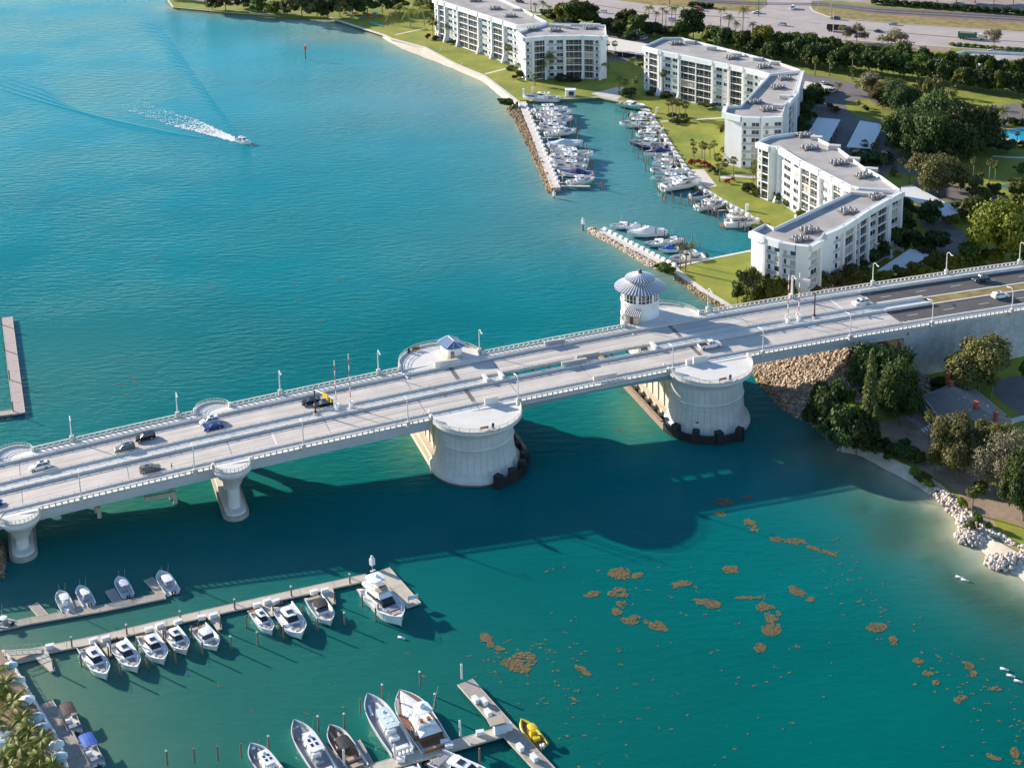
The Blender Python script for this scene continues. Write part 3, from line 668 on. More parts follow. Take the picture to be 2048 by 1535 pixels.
# far discs: circular plinths
# ------------- control house and tender tower
ROOFM = mat('standing_seam_roof', (.27, .28, .32), .4, metal=.3); SEAM = mat('roof_seam', (.80, .80, .82), .4, metal=.1)
def tower():
    c = B(111.6, 20.2, z=zb(113)+.1); z0 = c.z
    tt = thing('bridge_tender_tower', 'round white bridge tender tower with two tiers of metal roof on its round platform', 'control tower', c)
    def ob(mb, n, m, par=tt): o = mb.obj(n, m); o.parent = par; return o
    r = 5.0
    mb = MB(); mb.lathe((0, 0, 0), [(r+.12, 0), (r+.12, .5), (r, .6), (r, 4.0), (r+.2, 4.15), (r+.2, 4.4), (r, 4.45)], 40); w = ob(mb, 'wall', STUCCO)
    mb = MB(); mb.lathe((0, 0, 0), [(r-.25, 4.4), (r-.25, 7.8)], 40); g = ob(mb, 'glazing', GLASS)
    for k in range(28):
        a = 2*math.pi*k/28; m2 = MB(); wd = .75 if k % 4 == 0 else .16
        m2.box(((r-.12)*math.cos(a), (r-.12)*math.sin(a), 6.1), (.28, wd, 3.4), a); ob(m2, 'mullion', WHITE)
    mb = MB(); mb.lathe((0, 0, 0), [(r+.05, 4.45), (r+.05, 4.75)], 40); mb.lathe((0, 0, 0), [(r-.15, 5.4), (r-.1, 5.4), (r-.1, 5.52), (r-.15, 5.52)], 40); ob(mb, 'sill', WHITE)
    def roof(r0, z0_, r1, z1_, n, nm):
        mb = MB(); mb.lathe((0, 0, 0), [(r0, z0_), (r0+.02, z0_+.15), (r1, z1_)], n*2, smooth=False); mb.lathe((0, 0, 0), [(r1-.3, z0_+.1), (r0, z0_)], n*2); o = ob(mb, nm, ROOFM)
        for k in range(n*2):
            a = 2*math.pi*k/(n*2); m2 = MB(); m2.beam(((r0)*math.cos(a), r0*math.sin(a), z0_+.2), (r1*math.cos(a), r1*math.sin(a), z1_+.05), .24, .12); q = m2.obj('roof_seam', SEAM); q.parent = o
    roof(6.75, 7.7, 3.2, 9.3, 22, 'lower_roof')
    mb = MB(); mb.lathe((0, 0, 0), [(3.15, 9.1), (3.15, 10.2)], 32); ob(mb, 'clerestory_wall', WHITE)
    for k in range(24):
        a = 2*math.pi*k/24+.05; m2 = MB(); m2.box((3.17*math.cos(a), 3.17*math.sin(a), 9.75), (.08, .5, .5), a); ob(m2, 'clerestory_window', GLASS)
    roof(4.0, 10.1, .7, 11.5, 14, 'upper_roof')
    mb = MB(); mb.lathe((0, 0, 0), [(.75, 11.3), (.7, 11.6), (.4, 11.7), (.55, 12.0), (.3, 12.4), (.04, 12.7)], 12); ob(mb, 'finial', mat('bronze', (.12, .06, .05), .5))
    # entrance with an awning, facing the camera-left
    a = math.radians(248)
    d = Vector((math.cos(a), math.sin(a), 0)); s = Vector((-d.y, d.x, 0))
    p = d*(r+.9)
    mb = MB(); mb.box((p.x, p.y, 1.25), (2.2, 3.4, 2.5), a); pr_ = ob(mb, 'entrance_porch', mat('cream_wall', (.55, .47, .35), .85))
    p2 = d*(r+2.03); mb = MB(); q = p2-s*.1; mb.box((q.x, q.y, 1.05), (.1, .9, 2.1), a); ob(mb, 'door', mat('brown_door', (.16, .06, .035), .6))
    mb = MB()
    A = d*(r+.1)+Vector((0, 0, 3.3)); Bq = d*(r+3.0)+Vector((0, 0, 2.5))
    mb.add([A-s*2, A+s*2, Bq+s*2.2, Bq-s*2.2, A-s*2-Vector((0, 0, .15)), A+s*2-Vector((0, 0, .15)), Bq+s*2.2-Vector((0, 0, .15)), Bq-s*2.2-Vector((0, 0, .15))], [(3, 2, 1, 0), (4, 5, 6, 7), (0, 1, 5, 4), (1, 2, 6, 5), (2, 3, 7, 6), (3, 0, 4, 7)]); aw = ob(mb, 'awning', mat('brown_metal', (.22, .16, .14), .5))
    for k in range(9):
        f = -1+k/4.; m2 = MB(); m2.beam(A+s*f*1.95+Vector((0, 0, .05)), Bq+s*f*2.15+Vector((0, 0, .05)), .2, .08); q = m2.obj('roof_seam', SEAM); q.parent = aw
tower()
def house():
    t, n = 58.6, 17.3; c = B(t, n, z=zb(t)+.1)
    h = thing('control_house', 'small white control house with blue metal roof on the left round platform', 'control house', c, BA+R(8))
    def ob(mb, nm, m, par=h): o = mb.obj(nm, m); o.parent = par; return o
    L, W = 2.9, 6.6       # rounded-end box, long axis across the bridge
    body = [(L*math.cos(a), W/2-1.6+1.6*math.sin(a)) for a in np.linspace(0, math.pi, 9)]+[(L*math.cos(a), -W/2+1.6+1.6*math.sin(a)) for a in np.linspace(math.pi, 2*math.pi, 9)]
    body = [(x*.72, y) for x, y in body]
    mb = MB(); mb.prism(body, 0, .9); ob(mb, 'plinth', mat('cream_wall', (.55, .47, .35)))
    mb = MB(); mb.prism([(x*.98, y*.99) for x, y in body], .9, 3.0); ob(mb, 'wall', STUCCO)
    mb = MB(); mb.box((-1.15, -W/2+.02, 1.05), (.9, .5, 2.0), -.5); ob(mb, 'door', mat('grey_brown_door', (.15, .12, .11), .6))
    ev = [(x*1.35, y*1.14, 3.0) for x, y in body]; rd = [(0, 1.7, 4.3), (0, -1.7, 4.3)]
    mb = MB(); n_ = len(ev); vs = ev+rd; fs = []
    for i in range(n_):
        j = (i+1) % n_; k = n_ if (ev[i][1]+ev[j][1]) > 0 else n_+1
        if (ev[i][1] > 0) != (ev[j][1] > 0): fs.append((i, j, n_ if ev[j][1] > 0 else n_+1, n_ if ev[i][1] > 0 else n_+1))
        else: fs.append((i, j, k))
    mb.add(vs, fs); mb.prism([(x, y) for x, y, _ in ev], 2.88, 3.0, bottom=True); rf = ob(mb, 'roof', mat('blue_grey_metal_roof', (.22, .30, .42), .3, metal=.6))
    mb = MB()
    for i in range(0, n_, 2):
        k = rd[0] if ev[i][1] > 0 else rd[1]; mb.beam((ev[i][0], ev[i][1], 3.06), (k[0], k[1], 4.36), .1, .08)
    mb.beam(rd[0], rd[1], .2, .15); q = mb.obj('roof_seam', SEAM); q.parent = rf
house()
# ------------- approach embankment with panel walls
def wall_top(t): return zb(t)-.25
mb = MB(); poly_t = np.arange(TA, TE+1, 6)
body = [B(TA, -13.6, z=0)]
mb = sweep(rect(-13.5, 13.5, 0, 0), TA, TE, zf=lambda t: 0) if False else MB()
vs = []; ts = list(np.arange(TA+.2, TE+1, 4.)); 
for t in ts:
    for n, z in ((-13.6, 0), (13.6, 0), (13.6, wall_top(t)), (-13.6, wall_top(t))): vs.append(B(t, n, z=z))
fs = [(i*4+j, i*4+(j+1) % 4, i*4+4+(j+1) % 4, i*4+4+j) for i in range(len(ts)-1) for j in range(4)]+[(3, 2, 1, 0)]
mb.add(vs, fs); emb = mb.obj('approach_embankment', CONC); tag(emb, kind='structure')
pan = MB(); pan.box((0, 0, 0), (1.49, .16, 1.46)); pan_me = pan.mesh('wall_panel', WALLP)
wall = thing('retaining_wall', 'tall pale panelled retaining wall carrying the right bridge approach', 'retaining wall', B(172, -13.7, z=GZ), 0)
cop = MB(); npn = 0; rest = MB()
t = TA+.9; i = 0
while t < 300:
    z = GZ+.35+(.73 if i % 2 else 0)-.73; top = wall_top(t)-.15
    while z < top:
        zc = z+.73; hgt = 1.46
        if z < GZ-.6: z += 1.5; continue
        if zc+.73 > top+.2: hgt = max(.3, top+.2-z); zc = z+hgt/2
        if t < 246 and npn < 290: put('wall_panel', pan_me, wall, B(t, -13.68, z=zc)-wall.location, (0, 0, BA), (1, random.uniform(.85, 1.15), hgt/1.46)); npn += 1
        else: rest.box(B(t, -13.68, z=zc)-wall.location, (1.49, .16, hgt), BA)
        z += 1.5
    t += 1.52; i += 1
o = rest.obj('wall_panels', WALLP, wall); o['kind'] = 'stuff'
sw = sweep(rect(-13.95, -13.5, -.35, .02), TA, TE); o = sw.obj('coping', CONC, wall); o.location = -Vector(wall.location)
# abutment
mb = MB(); mb.beam(B(171.3, -10.5, z=9), B(171.3, 10.5, z=9), 1.4, 9.0); bobj(mb, 'abutment', mat('warm_concrete', (.55, .48, .38)))
mb = MB(); mb.box(B(171.4, -12.6, z=zb(170)-3.2), (2.4, 2.9, 2.2), BA); mb.box(B(172.2, -12.9, z=zb(170)-1.2), (1.0, 1.9, 2.6), BA); bobj(mb, 'wing_block', CONC)
mb = MB(); mb.box(B(172.0, -12.4, z=6.2), (1.6, 2.4, 9.8), BA); bobj(mb, 'wing_wall', mat('warm_concrete', (.55, .48, .38)))
# approach road surfaces
def flat(name, prof, a, b, m): o = sweep(prof, a, b).obj(name, m); tag(o, kind='structure'); return o
flat('approach_road', rect(2.4, 10.6, -.3, 0.0), TA+.4, TE, ASPHD); flat('approach_road', rect(-10.6, -2.4, -.3, 0.0), TA+.4, TE, ASPHD)
flat('approach_sidewalk', rect(10.9, 13.6, -.3, .12), TA+.02, TE, CONCW); flat('approach_sidewalk', rect(-13.6, -10.9, -.3, .12), TA+.02, TE, CONCW)
flat('approach_parapet', rect(10.55, 10.95, -.3, .85), TA+.02, TE, CONCW); flat('approach_parapet', rect(-10.95, -10.6, -.3, .6), TA+.02, TE, CONCW)
flat('median_slab', rect(-1.9, 1.9, -.3, .06), TA+.02, 186, CONCW)
flat('median_wall', rect(1.75, 2.4, -.3, .75), TA+.02, 186, CONCW); flat('median_wall', rect(-2.4, -1.75, -.3, .75), TA+.02, 186, CONCW)
flat('median_grass', rect(-1.9, 1.9, -.3, .09), 186.05, TE, DRYG)
flat('median_kerb', rect(1.9, 2.42, -.3, .14), 186.05, TE, CONCW); flat('median_kerb', rect(-2.42, -1.9, -.3, .14), 186.05, TE, CONCW)
mb = MB(); t = 176
while t < 300:
    for n in (6.4, -6.4): mb.beam(B(t, n, .01), B(t+3.2, n, .01), .16, .02)
    t += 11
for n in (9.6, -9.4): mb.beam(B(174, n, .01), B(300, n, .01), .14, .02)
tag(mb.obj('lane_markings', LANE), kind='structure')
mb = sweep(rect(2.44, 2.62, 0, .012), 187, 300); tag(mb.obj('yellow_edge_line', mat('yellow_paint', (.60, .38, .08), .7)), kind='structure')
# ------------- fenders of the navigation channel
TIMB = mat('fender_timber', (.33, .24, .19), .85, var=.2, vscale=2)
def fender(tc, side, label):
    """side: +1 channel is towards +t"""
    f = thing('channel_fender', label, 'fender', B(tc+side*11.6, -8, z=0))
    def ob(mb, nm, m): o = mb.obj(nm, m); o.parent = f; o.location = -Vector(f.location); return o
    off = 12.2
    pts = [B(tc+side*off, 30, z=0), B(tc+side*off, -13, z=0)]+[B(tc+side*off*math.cos(a), -13-off*math.sin(a), z=0) for a in np.linspace(.1, math.pi*(.44 if side > 0 else .56), 12)]
    for k, zz in enumerate((.35, .85, 1.35, 1.85)):
        mb = MB()
        for a, b in zip(pts[:2], pts[1:3]): mb.beam(a+Vector((0, 0, zz)), b+Vector((0, 0, zz)), .35, .3)
        ob(mb, 'fender_board', TIMB)
        mb = MB()
        for a, b in zip(pts[2:-1], pts[3:]): mb.beam(a+Vector((0, 0, zz)), b+Vector((0, 0, zz)), .5, .46)
        ob(mb, 'rubber_fender', BLACK)
    mb = MB(); mb.beam((pts[0]+pts[1])/2+Vector((0, 0, 2.1))+(pts[0]-pts[1])/2, pts[1]+Vector((0, 0, 2.1)), .9, .12); ob(mb, 'walkway', TIMB)
    L = (pts[1]-pts[0]).length; d = (pts[1]-pts[0]).normalized(); inner = -side*Vector((BU.x, BU.y, 0))*.9
    for k in range(11):
        p = pts[0]+d*(L*(k+.4)/11)+inner; m2 = MB(); m2.box(p+Vector((0, 0, .9)), (1.1, 1.3, 3.2), BA); ob(m2, 'fender_block', BLACK)
    for k in (2, 5, 8, 11):
        p = pts[2+k] if 2+k < len(pts) else pts[-1]; m2 = MB(); m2.box(p*1+inner*.8+Vector((0, 0, 1.4)), (1.7, 1.7, 3.6), BA+.2*k); ob(m2, 'fender_block', BLACK)
    return pts
fender(55, 1, 'black rubber and timber fender on the channel side of the left main pier')
pp = fender(115, -1, 'timber walkway fender with black blocks along the right main pier')
g = at(1396, 876, 0); gb = thing('tide_gauge_board', 'white vertical clearance gauge board on the right main pier fender', 'gauge board', (g.x-.3, g.y-.6, 0))
mb = MB(); mb.box((0, 0, 1.6), (.75, .12, 4.2)); mb.obj('board', mat('pale_board', (.62, .70, .74), .6), gb)
mb = MB()
for k in range(9): mb.box((.08*(1 if k % 2 else -1), -.08, .2+k*.42), (.3, .04, .13))
mb.obj('graduation_mark', BLACK, gb)
mb = MB(); mb.box((0, -.02, 3.95), (1.3, .16, .5)); mb.obj('cross_board', mat('pale_board', (.62, .70, .74)), gb)
mb = MB(); mb.box((0, 0, 4.45), (.4, .3, .5)); mb.obj('lamp', mat('dark_red', (.25, .03, .03), .4), gb)
# ------------- benches and bins on the overlooks
def bench(p, rz, label):
    b = thing('bench', label, 'bench', p, rz)
    mb = MB(); mb.box((0, 0, .47), (2.0, .5, .1)); mb.obj('seat', TEAK, b)
    mb = MB(); mb.box((0, -.25, .78), (2.0, .08, .5)); mb.obj('backrest', TEAK, b)
    for x in (-.8, .8):
        mb = MB(); mb.box((x, 0, .22), (.1, .45, .44)); mb.obj('leg', GREYP, b)
def bin_(p, label):
    b = thing('litter_bin', label, 'litter bin', p)
    mb = MB(); mb.lathe((0, 0, 0), [(.3, 0), (.34, .9), (.3, 1.0)], 12); mb.obj('body', mat('navy_bin', (.03, .025, .06), .5), b)
    mb = MB(); mb.lathe((0, 0, 0), [(.36, .98), (.3, 1.15), (.02, 1.25)], 12); mb.obj('lid', mat('navy_bin', (.03, .025, .06)), b)
for tc, s, nn in ((54, -1, 'near overlook of the left main pier'), (114, -1, 'near overlook of the right main pier'), (51.5, 1, 'far round platform beside the control house')):
    n = s*(23.2 if s < 0 else 22.6); z = zb(tc)+.16
    p = B(tc+(0 if s < 0 else -.6), n, z=z); bench(p, BA+(math.pi if s < 0 else 0)*0+(0 if s < 0 else math.pi), 'brown slatted bench on the '+nn)
    q = B(tc+(2.2 if s < 0 else -2.6), n+(.2 if s < 0 else -.3), z=z); bin_(q, 'dark round litter bin on the '+nn)
# ------------- lamps
LAMPW = mat('lamp_white', (.72, .70, .66), .4)
def lamp(p, side):
    l = thing('street_lamp', 'x', 'street lamp', p, BA)
    mb = MB(); mb.box((0, 0, .65), (.85, .7, 1.5)); mb.box((0, 0, 1.45), (1.0, .85, .12)); mb.obj('pedestal', CONC, l)
    mb = MB(); mb.tube([(0, 0, 1.45), (0, 0, 6.4)], [.15, .10], 8); mb.obj('pole', LAMPW, l)
    s = -side; mb = MB(); mb.tube([(0, 0, 6.2), (0, s*.35, 6.75), (0, s*1.0, 7.0), (0, s*1.9, 6.75)], [.09, .08, .07, .06], 7); mb.obj('arm', LAMPW, l)
    mb = MB(); mb.box((0, s*2.2, 6.66), (.34, .95, .14)); mb.obj('lamp_head', LAMPW, l)
    return l
LT = [-34.6, -10.2, 14.4, 38.9, 65.2, 128.6, 153.2, 178.3, 201.8, 226]
fl = [lamp(B(t, 14.25 if abs(t-65.2) > 1 and abs(t-128.6) > 1 else 14.6, -.1), 1) for t in LT]+[lamp(B(104.9, 14.6, .1), 1)]
nl = [lamp(B(t, -14.25, -.1), -1) for t in [-59, -34.6, -10.2, 14.2, 38.6, 65.4, 105.2, 129.6, 154.2, 178.3, 202.6, 226]]
label_row(fl, 'white street lamp', 'on the far railing of the bridge', 'lamps along the far side of the bridge')
label_row(nl, 'white street lamp', 'on the near railing of the bridge', 'lamps along the near side of the bridge')
# ------------- barrier gates (raised arms), signal posts
def gate(t, n, label, h=12.0, rz=0, warm=False):
    g = thing('barrier_gate', label, 'barrier gate', B(t, n, .05), BA)
    mb = MB(); mb.box((0, 0, .75), (.75, .8, 1.5)); mb.obj('cabinet', WHITE, g)
    mb = MB(); mb.box((.55, 0, 1.35), (.25, 1.5, .35)); mb.box((-.45, .4, 1.7), (.2, .2, 1.2)); mb.obj('counterweight', WHITE, g)
    arm = thing('arm', None, None); arm.parent = g
    bpy.data.objects.remove(arm)
    for k in range(9):
        mb = MB(); mb.beam((0, 0, 1.3+h*k/9), (0, 0, 1.3+h*(k+1)/9), .16, .16)
        mb.obj('arm_section', mat('arm_red', (.45, .05, .04), .5) if k % 2 else WHITE, g)
gate(25.2, .7, 'white and red barrier gate with its arm raised, left of the left pair', 11.5)
gate(28.6, .5, 'white and red barrier gate with its arm raised, right of the left pair', 12.5)
gate(144.6, .5, 'white and red barrier gate with its arm raised, left of the right pair')
gate(147.9, .7, 'white and red barrier gate with its arm raised, right of the right pair')
MAROON = mat('maroon_steel', (.055, .015, .02), .4)
def signal(t, n, s, label, mast):
    g = thing('signal_mast', label, 'traffic signal', B(t, n, .05), BA)
    mb = MB(); mb.box((0, 0, .2), (.9, .9, .4)); mb.obj('base', CONC, g)
    mb = MB(); mb.tube([(0, 0, .4), (0, 0, 7.0)], [.2, .15], 8); mb.box((0, -.0, .7), (.5, .5, .6)); mb.obj('pole', MAROON, g)
    if mast:
        d = Vector((.42, s*1, 0)).normalized()
        mb = MB(); mb.tube([(0, 0, 6.4), tuple(d*7.6+Vector((0, 0, 6.8)))], [.14, .09], 8); mb.obj('mast_arm', WHITE, g)
        mb = MB(); p = d*4.4+Vector((0, 0, 6.4)); mb.box(p, (.25, 2.2, 1.1), math.atan2(d.y, d.x)-math.pi/2); mb.obj('sign_board', mat('yellow_sign', (.85, .48, .0), .5), g)
        for k in (5.4, 6.8):
            p = d*k+Vector((0, 0, 6.2)); mb = MB(); mb.box(p, (.4, .4, 1.2)); mb.obj('signal_head', mat('signal_yellow', (.7, .42, .02), .5), g)
signal(20.2, .9, -1, 'maroon signal mast carrying a yellow sign in front of the two black cars', True)
signal(152.6, .8, 1, 'plain maroon signal post on the bridge median near the right barrier gates', False)
s_ = B(153.2, 11.6, .05); g = thing('overhead_signal', 'grey signal box on a thin arm over the far lane, by the right gates', 'traffic signal', s_, BA)
mb = MB(); mb.tube([(0, 2.0, 0), (0, 2.0, 6.3)], [.2, .14], 8); mb.obj('pole', LAMPW, g)
mb = MB(); mb.tube([(0, 2.0, 6.2), (2.4, -.5, 6.0), (4.4, -3.0, 5.8)], .07, 6); mb.obj('mast_arm', LAMPW, g)
mb = MB(); mb.box((2.6, -.8, 6.0), (1.9, .6, .7), -.8); mb.obj('signal_head', LAMPW, g)
# gate cabinets at the leaf ends
def cabinet(t, n, label, sz=(4.5, .5, 1.2), m=None):
    o = MB(); o.box((0, 0, sz[2]/2), sz); c = thing('equipment_cabinet', label, 'cabinet', B(t, n, .08), BA); o.obj('body', m or CONCD, c)
    o = MB(); o.box((0, 0, sz[2]+.06), (sz[0]+.15, sz[1]+.15, .12)); o.obj('lid', CONC, c)
LKG = mat('blue_grey_panel', (.34, .40, .42), .6)
cabinet(84.2, 11.4, 'grey-green guard panel on the far sidewalk over the middle joint', (5.5, .5, 1.3), LKG)
cabinet(84.6, -1.0, 'grey-green guard panel in the median left of the middle joint', (6.5, .5, 1.2), LKG)
cabinet(89.0, .9, 'striped grey guard panel in the median right of the middle joint', (6.0, .5, 1.3), mat('taupe_panel', (.38, .32, .30), .6))
cabinet(88.6, -11.3, 'pale guard panel on the near sidewalk over the middle joint', (6.0, .5, 1.3), CONC)
cabinet(59.5, -11.9, 'white service hatch wall on the near overlook of the left main pier', (3.2, .5, 1.6), CONCW)
cabinet(110.5, -12.0, 'small white service hatch on the near overlook of the right main pier', (1.4, .8, 1.3), CONCW)
cabinet(113.5, -12.0, 'long white service hatch wall on the near overlook of the right main pier', (3.6, .5, 1.6), CONCW)
cabinet(56.0, 12.2, 'long white service wall by the control house platform', (6.5, .5, 1.0), CONCW)
for t in (62.0, 106.5, 66.0): 
    o = MB(); o.box((0, 0, .6), (.7, 3.2, 1.2)); c = thing('median_end_wall', {62.0: 'white end wall closing the median at the left joint', 106.5: 'white end wall at the right end of the median slot', 66.0: 'white end wall at the left end of the median slot'}[t], 'wall', B(t, 0, 0), BA); o.obj('body', CONCW, c)
# ------------------------------------------------------------------ boats
HULLS = {'white': GEL, 'teal': mat('teal_gelcoat', (.16, .50, .44), .2), 'lightblue': mat('light_blue_gelcoat', (.25, .50, .55), .2), 'navy': mat('navy_gelcoat', (.02, .025, .08), .2),
         'black': mat('black_gelcoat', (.02, .018, .02), .2), 'yellow': mat('yellow_gelcoat', (.70, .52, .02), .35), 'grey': mat('grey_gelcoat', (.35, .38, .40), .25)}
CUSH = mat('tan_cushion', (.42, .33, .25), .8); CUSHG = mat('grey_cushion', (.26, .27, .30), .8); DECKW = mat('non_skid_deck', (.62, .63, .63), .6)
TEAKD = mat('brown_teak_deck', (.22, .11, .06), .6, var=.2, vscale=4); CANB = mat('black_canvas', (.02, .02, .022), .7); CANN = mat('navy_canvas', (.018, .028, .11), .7)
CANBL = mat('blue_canvas', (.02, .10, .42), .7); CANW = mat('white_canvas', (.74, .74, .73), .8); CANLB = mat('pale_blue_cover', (.45, .56, .60), .8); CAND = mat('brown_canvas', (.06, .04, .04), .8)
def hull(L, Bm, fb=1.1, rake=.5, full=2.3, deck=None, n=14):
    """hull shell, x forward from stern 0 to bow L; deck(u) -> how far the floor lies below the sheer"""
    mb = MB(); rows = []
    for i in range(n+1):
        u = i/n; w = Bm/2*1.16*(1-max(0, (u-.5)/.5)**(full+.7))*(.93+.07*min(1, u/.3)); w = max(w, .03)
        sh = fb*(1+.42*u*u); x = L*u
        dk = deck(u) if deck else .06
        c = .80 if u < .8 else .80-.3*(u-.8)/.2
        rows.append([(x-rake*0, 0, -.45+.45*max(0, (u-.75)/.25)**2*1.6), (x-.25*rake*u, w*c, .02+.35*max(0, (u-.6)/.4)), (x, w, sh), (x, max(w-.17, .01), sh), (x, max(w-.2, .01), sh-dk), (x, 0, sh-dk+.03)])
    k = 6; vs = []
    for r in rows:
        vs += r+[(x, -y, z) for x, y, z in r[1:5][::-1]]
    m = k+4; fs = []; mi = []
    for i in range(n):
        for j in range(m):
            j2 = (j+1) % m; fs.append((i*m+j, i*m+j2, (i+1)*m+j2, (i+1)*m+j))
    base = len(mb.v)
    for q, f in enumerate(fs):
        j = q % m; mb.add([vs[a] for a in f], [(3, 2, 1, 0)], 0 if j in (0, 1, 8, 9) else (1 if j in (2, 3, 6, 7) else 2), False)
    mb.add(vs[:m], [tuple(range(m))], 0)
    return mb
def canopy(mb, x0, x1, w0, w1, z, th=.12, cam=.18, mi=0, n=5, round_=.25):
    """crowned hardtop"""
    xs = np.linspace(x0, x1, 6); vs = []
    for i, x in enumerate(xs):
        f = (x-x0)/(x1-x0); w = (w0*(1-f)+w1*f)*(1-round_*(max(0, abs(f-.5)-.3)/.2)**2)
        for j in range(n):
            g = -1+2*j/(n-1); vs.append((x, g*w/2, z+cam*(1-g*g)*(1-.4*abs(2*f-1))))
        for j in range(n):
            g = 1-2*j/(n-1); vs.append((x, g*w/2, z-th+(.5*cam*(1-g*g))))
    m = 2*n; fs = [(i*m+j, (i+1)*m+j, (i+1)*m+(j+1) % m, i*m+(j+1) % m) for i in range(5) for j in range(m)]
    mb.add(vs, fs, mi); mb.add(vs[:m], [tuple(range(m))], mi); mb.add(vs[-m:], [tuple(reversed(range(m)))], mi)
def cabin(mb, x0, x1, w0, w1, z0, z1, sf=.5, sa=.1, mi=0, inset=.16):
    """tapered deckhouse: x0 aft, x1 forward"""
    vs = [(x0, -w0/2, z0), (x1, -w1/2, z0), (x1, w1/2, z0), (x0, w0/2, z0), (x0+sa, -w0/2+inset, z1), (x1-sf, -w1/2+inset, z1), (x1-sf, w1/2-inset, z1), (x0+sa, w0/2-inset, z1)]
    mb.add(vs, [(3, 2, 1, 0), (4, 5, 6, 7), (0, 1, 5, 4), (1, 2, 6, 5), (2, 3, 7, 6), (3, 0, 4, 7)], mi)
def outboards(root, n, col, z=.55, sc=1.0):
    for i in range(n):
        y = (i-(n-1)/2)*.62*sc; mb = MB()
        mb.box((-.35*sc, y, z+.55*sc), (.72*sc, .42*sc, .62*sc), taper=.72); mb.box((-.30*sc, y, z-.15*sc), (.28*sc, .2*sc, .95*sc)); mb.obj('outboard_motor', col, root)
ACC = mat('teal_top', (.55, .68, .70), .4)
def boat(kind, stern, bow, label, z=0., bm=None, hullc='white', top='white', n_out=2, group=None, lift=0., L=None, seats=None):
    s = Vector(stern); b = Vector(bow); d = b-s; LL = L or d.length; rz = math.atan2(d.y, d.x)
    if group in ('boats on lifts along the breakwater pier', 'boats on lifts along the inner seawall', 'boats along the rock-edged jetty'): LL *= 1.12; k_ = 1.1; bm = (bm or .30*LL)*1.12
    root = thing('boat' if kind not in ('my', 'sf', 'pontoon', 'rib') else {'my': 'motor_yacht', 'sf': 'sportfishing_yacht', 'pontoon': 'pontoon_boat', 'rib': 'rescue_boat'}[kind], label,
                 'yacht' if kind in ('my', 'sf') else 'boat', (s.x, s.y, z+lift), rz, group)
    Bm = (bm or (.30*LL if LL < 9 else .28*LL)); H = HULLS[hullc]; TC = {'white': GEL, 'black': CANB, 'navy': CANN, 'blue': CANBL, 'brown': CAND, 'paleblue': ACC, 'yellow': HULLS['yellow'], 'grey': HULLS['grey']}[top]
    k = LL/10.
    if kind == 'cc':
        dk = lambda u: .62 if u < .80 else .62-.5*(u-.80)/.2
        zf = .95*max(.8, k)-.6; kz = max(.85, min(1.25, k))
        hull(LL, Bm, .95*max(.8, k), deck=dk, n=18, full=2.5).obj('hull', [H, GEL, CUSHG if LL > 9.5 else DECKW], root)
        mb = MB(); cabin(mb, LL*.40, LL*.62, Bm*.40, Bm*.32, zf+.02, zf+1.15*kz, .45, .0); mb.obj('console', GEL, root)
        mb = MB(); cabin(mb, LL*.47, LL*.60, Bm*.36, Bm*.31, zf+1.16*kz, zf+1.75*kz, .4, .1); mb.obj('windscreen', GLASS, root)
        mb = MB(); mb.box((LL*.33, 0, zf+.5), (.8*kz, Bm*.42, .8)); mb.box((LL*.33-.35, 0, zf+1.05), (.14, Bm*.42, .4)); mb.obj('helm_seat', seats or GEL, root)
        if LL > 9.5:
            mb = MB(); mb.box((LL*.235, 0, zf+.4), (.7*kz, Bm*.42, .6)); mb.obj('second_seat', CUSHG if top != 'paleblue' else GEL, root)
            mb = MB(); mb.box((LL*.645, 0, zf+.42), (LL*.05, Bm*.30, .7)); mb.obj('console_seat', CUSH, root)
            mb = MB(); mb.box((LL*.06, 0, zf+.42), (LL*.05, Bm*.72, .5)); mb.obj('stern_bench', GEL, root)
            for sd in (1, -1): mb = MB(); mb.beam((LL*.68, sd*Bm*.30, zf+.35), (LL*.86, sd*Bm*.17, zf+.45), Bm*.12, .3); mb.obj('bow_cushion', CUSHG if n_out != 5 else GEL, root)
            mb = MB(); mb.lathe((LL*.90, 0, zf+.55), [(.0, .22), (.35, .2), (.4, .05)], 10); mb.obj('anchor_hatch', GEL, root)
        else: mb = MB(); mb.box((LL*.70, 0, zf+.43), (LL*.14, Bm*.42, .3)); mb.obj('bow_cushion', CUSHG, root)
        zt = zf+2.0*kz
        mb = MB(); canopy(mb, LL*(.27 if LL < 9.5 else .25), LL*.60, Bm*.70, Bm*.62, zt, .08, .08); tp = mb.obj('hardtop', TC, root)
        if LL > 9.5:
            for a_ in (.36, .45):
                for sd in (1, -1): mb = MB(); mb.box((LL*a_, sd*Bm*.12, zt+.09), (LL*.05, Bm*.13, .03)); mb.obj('roof_hatch', GLASS if top == 'white' else GEL, root)
            mb = MB(); mb.lathe((LL*.52, 0, zt+.06), [(.3, 0), (.3, .2), (0, .3)], 10); mb.obj('radar_dome', GEL, root)
        for x in (.31, .57):
            for y in (-1, 1): mb = MB(); mb.tube([(LL*x, y*Bm*.21, zf), (LL*x, y*Bm*.29, zt)], .035, 5); mb.obj('top_post', METAL, root)
        for y in (-1, 1): mb = MB(); mb.tube([(LL*.56, y*Bm*.2, zt), (LL*.50, y*Bm*.26, zt+3.2*kz)], .02, 4); mb.obj('antenna', METAL, root)
        outboards(root, n_out, GEL if seats is None else BLACK, .45*max(.8, k), max(.8, min(1.15, k)))
    elif kind == 'ex':
        dk = lambda u: .62 if u < .33 else (.06 if u < .40 else (.05 if u < .62 else (.42 if u < .93 else .1)))
        hull(LL, Bm, 1.15*k**.5, full=2.6, deck=dk, n=18).obj('hull', [H, GEL, DECKW], root)
        zz = 1.15*k**.5
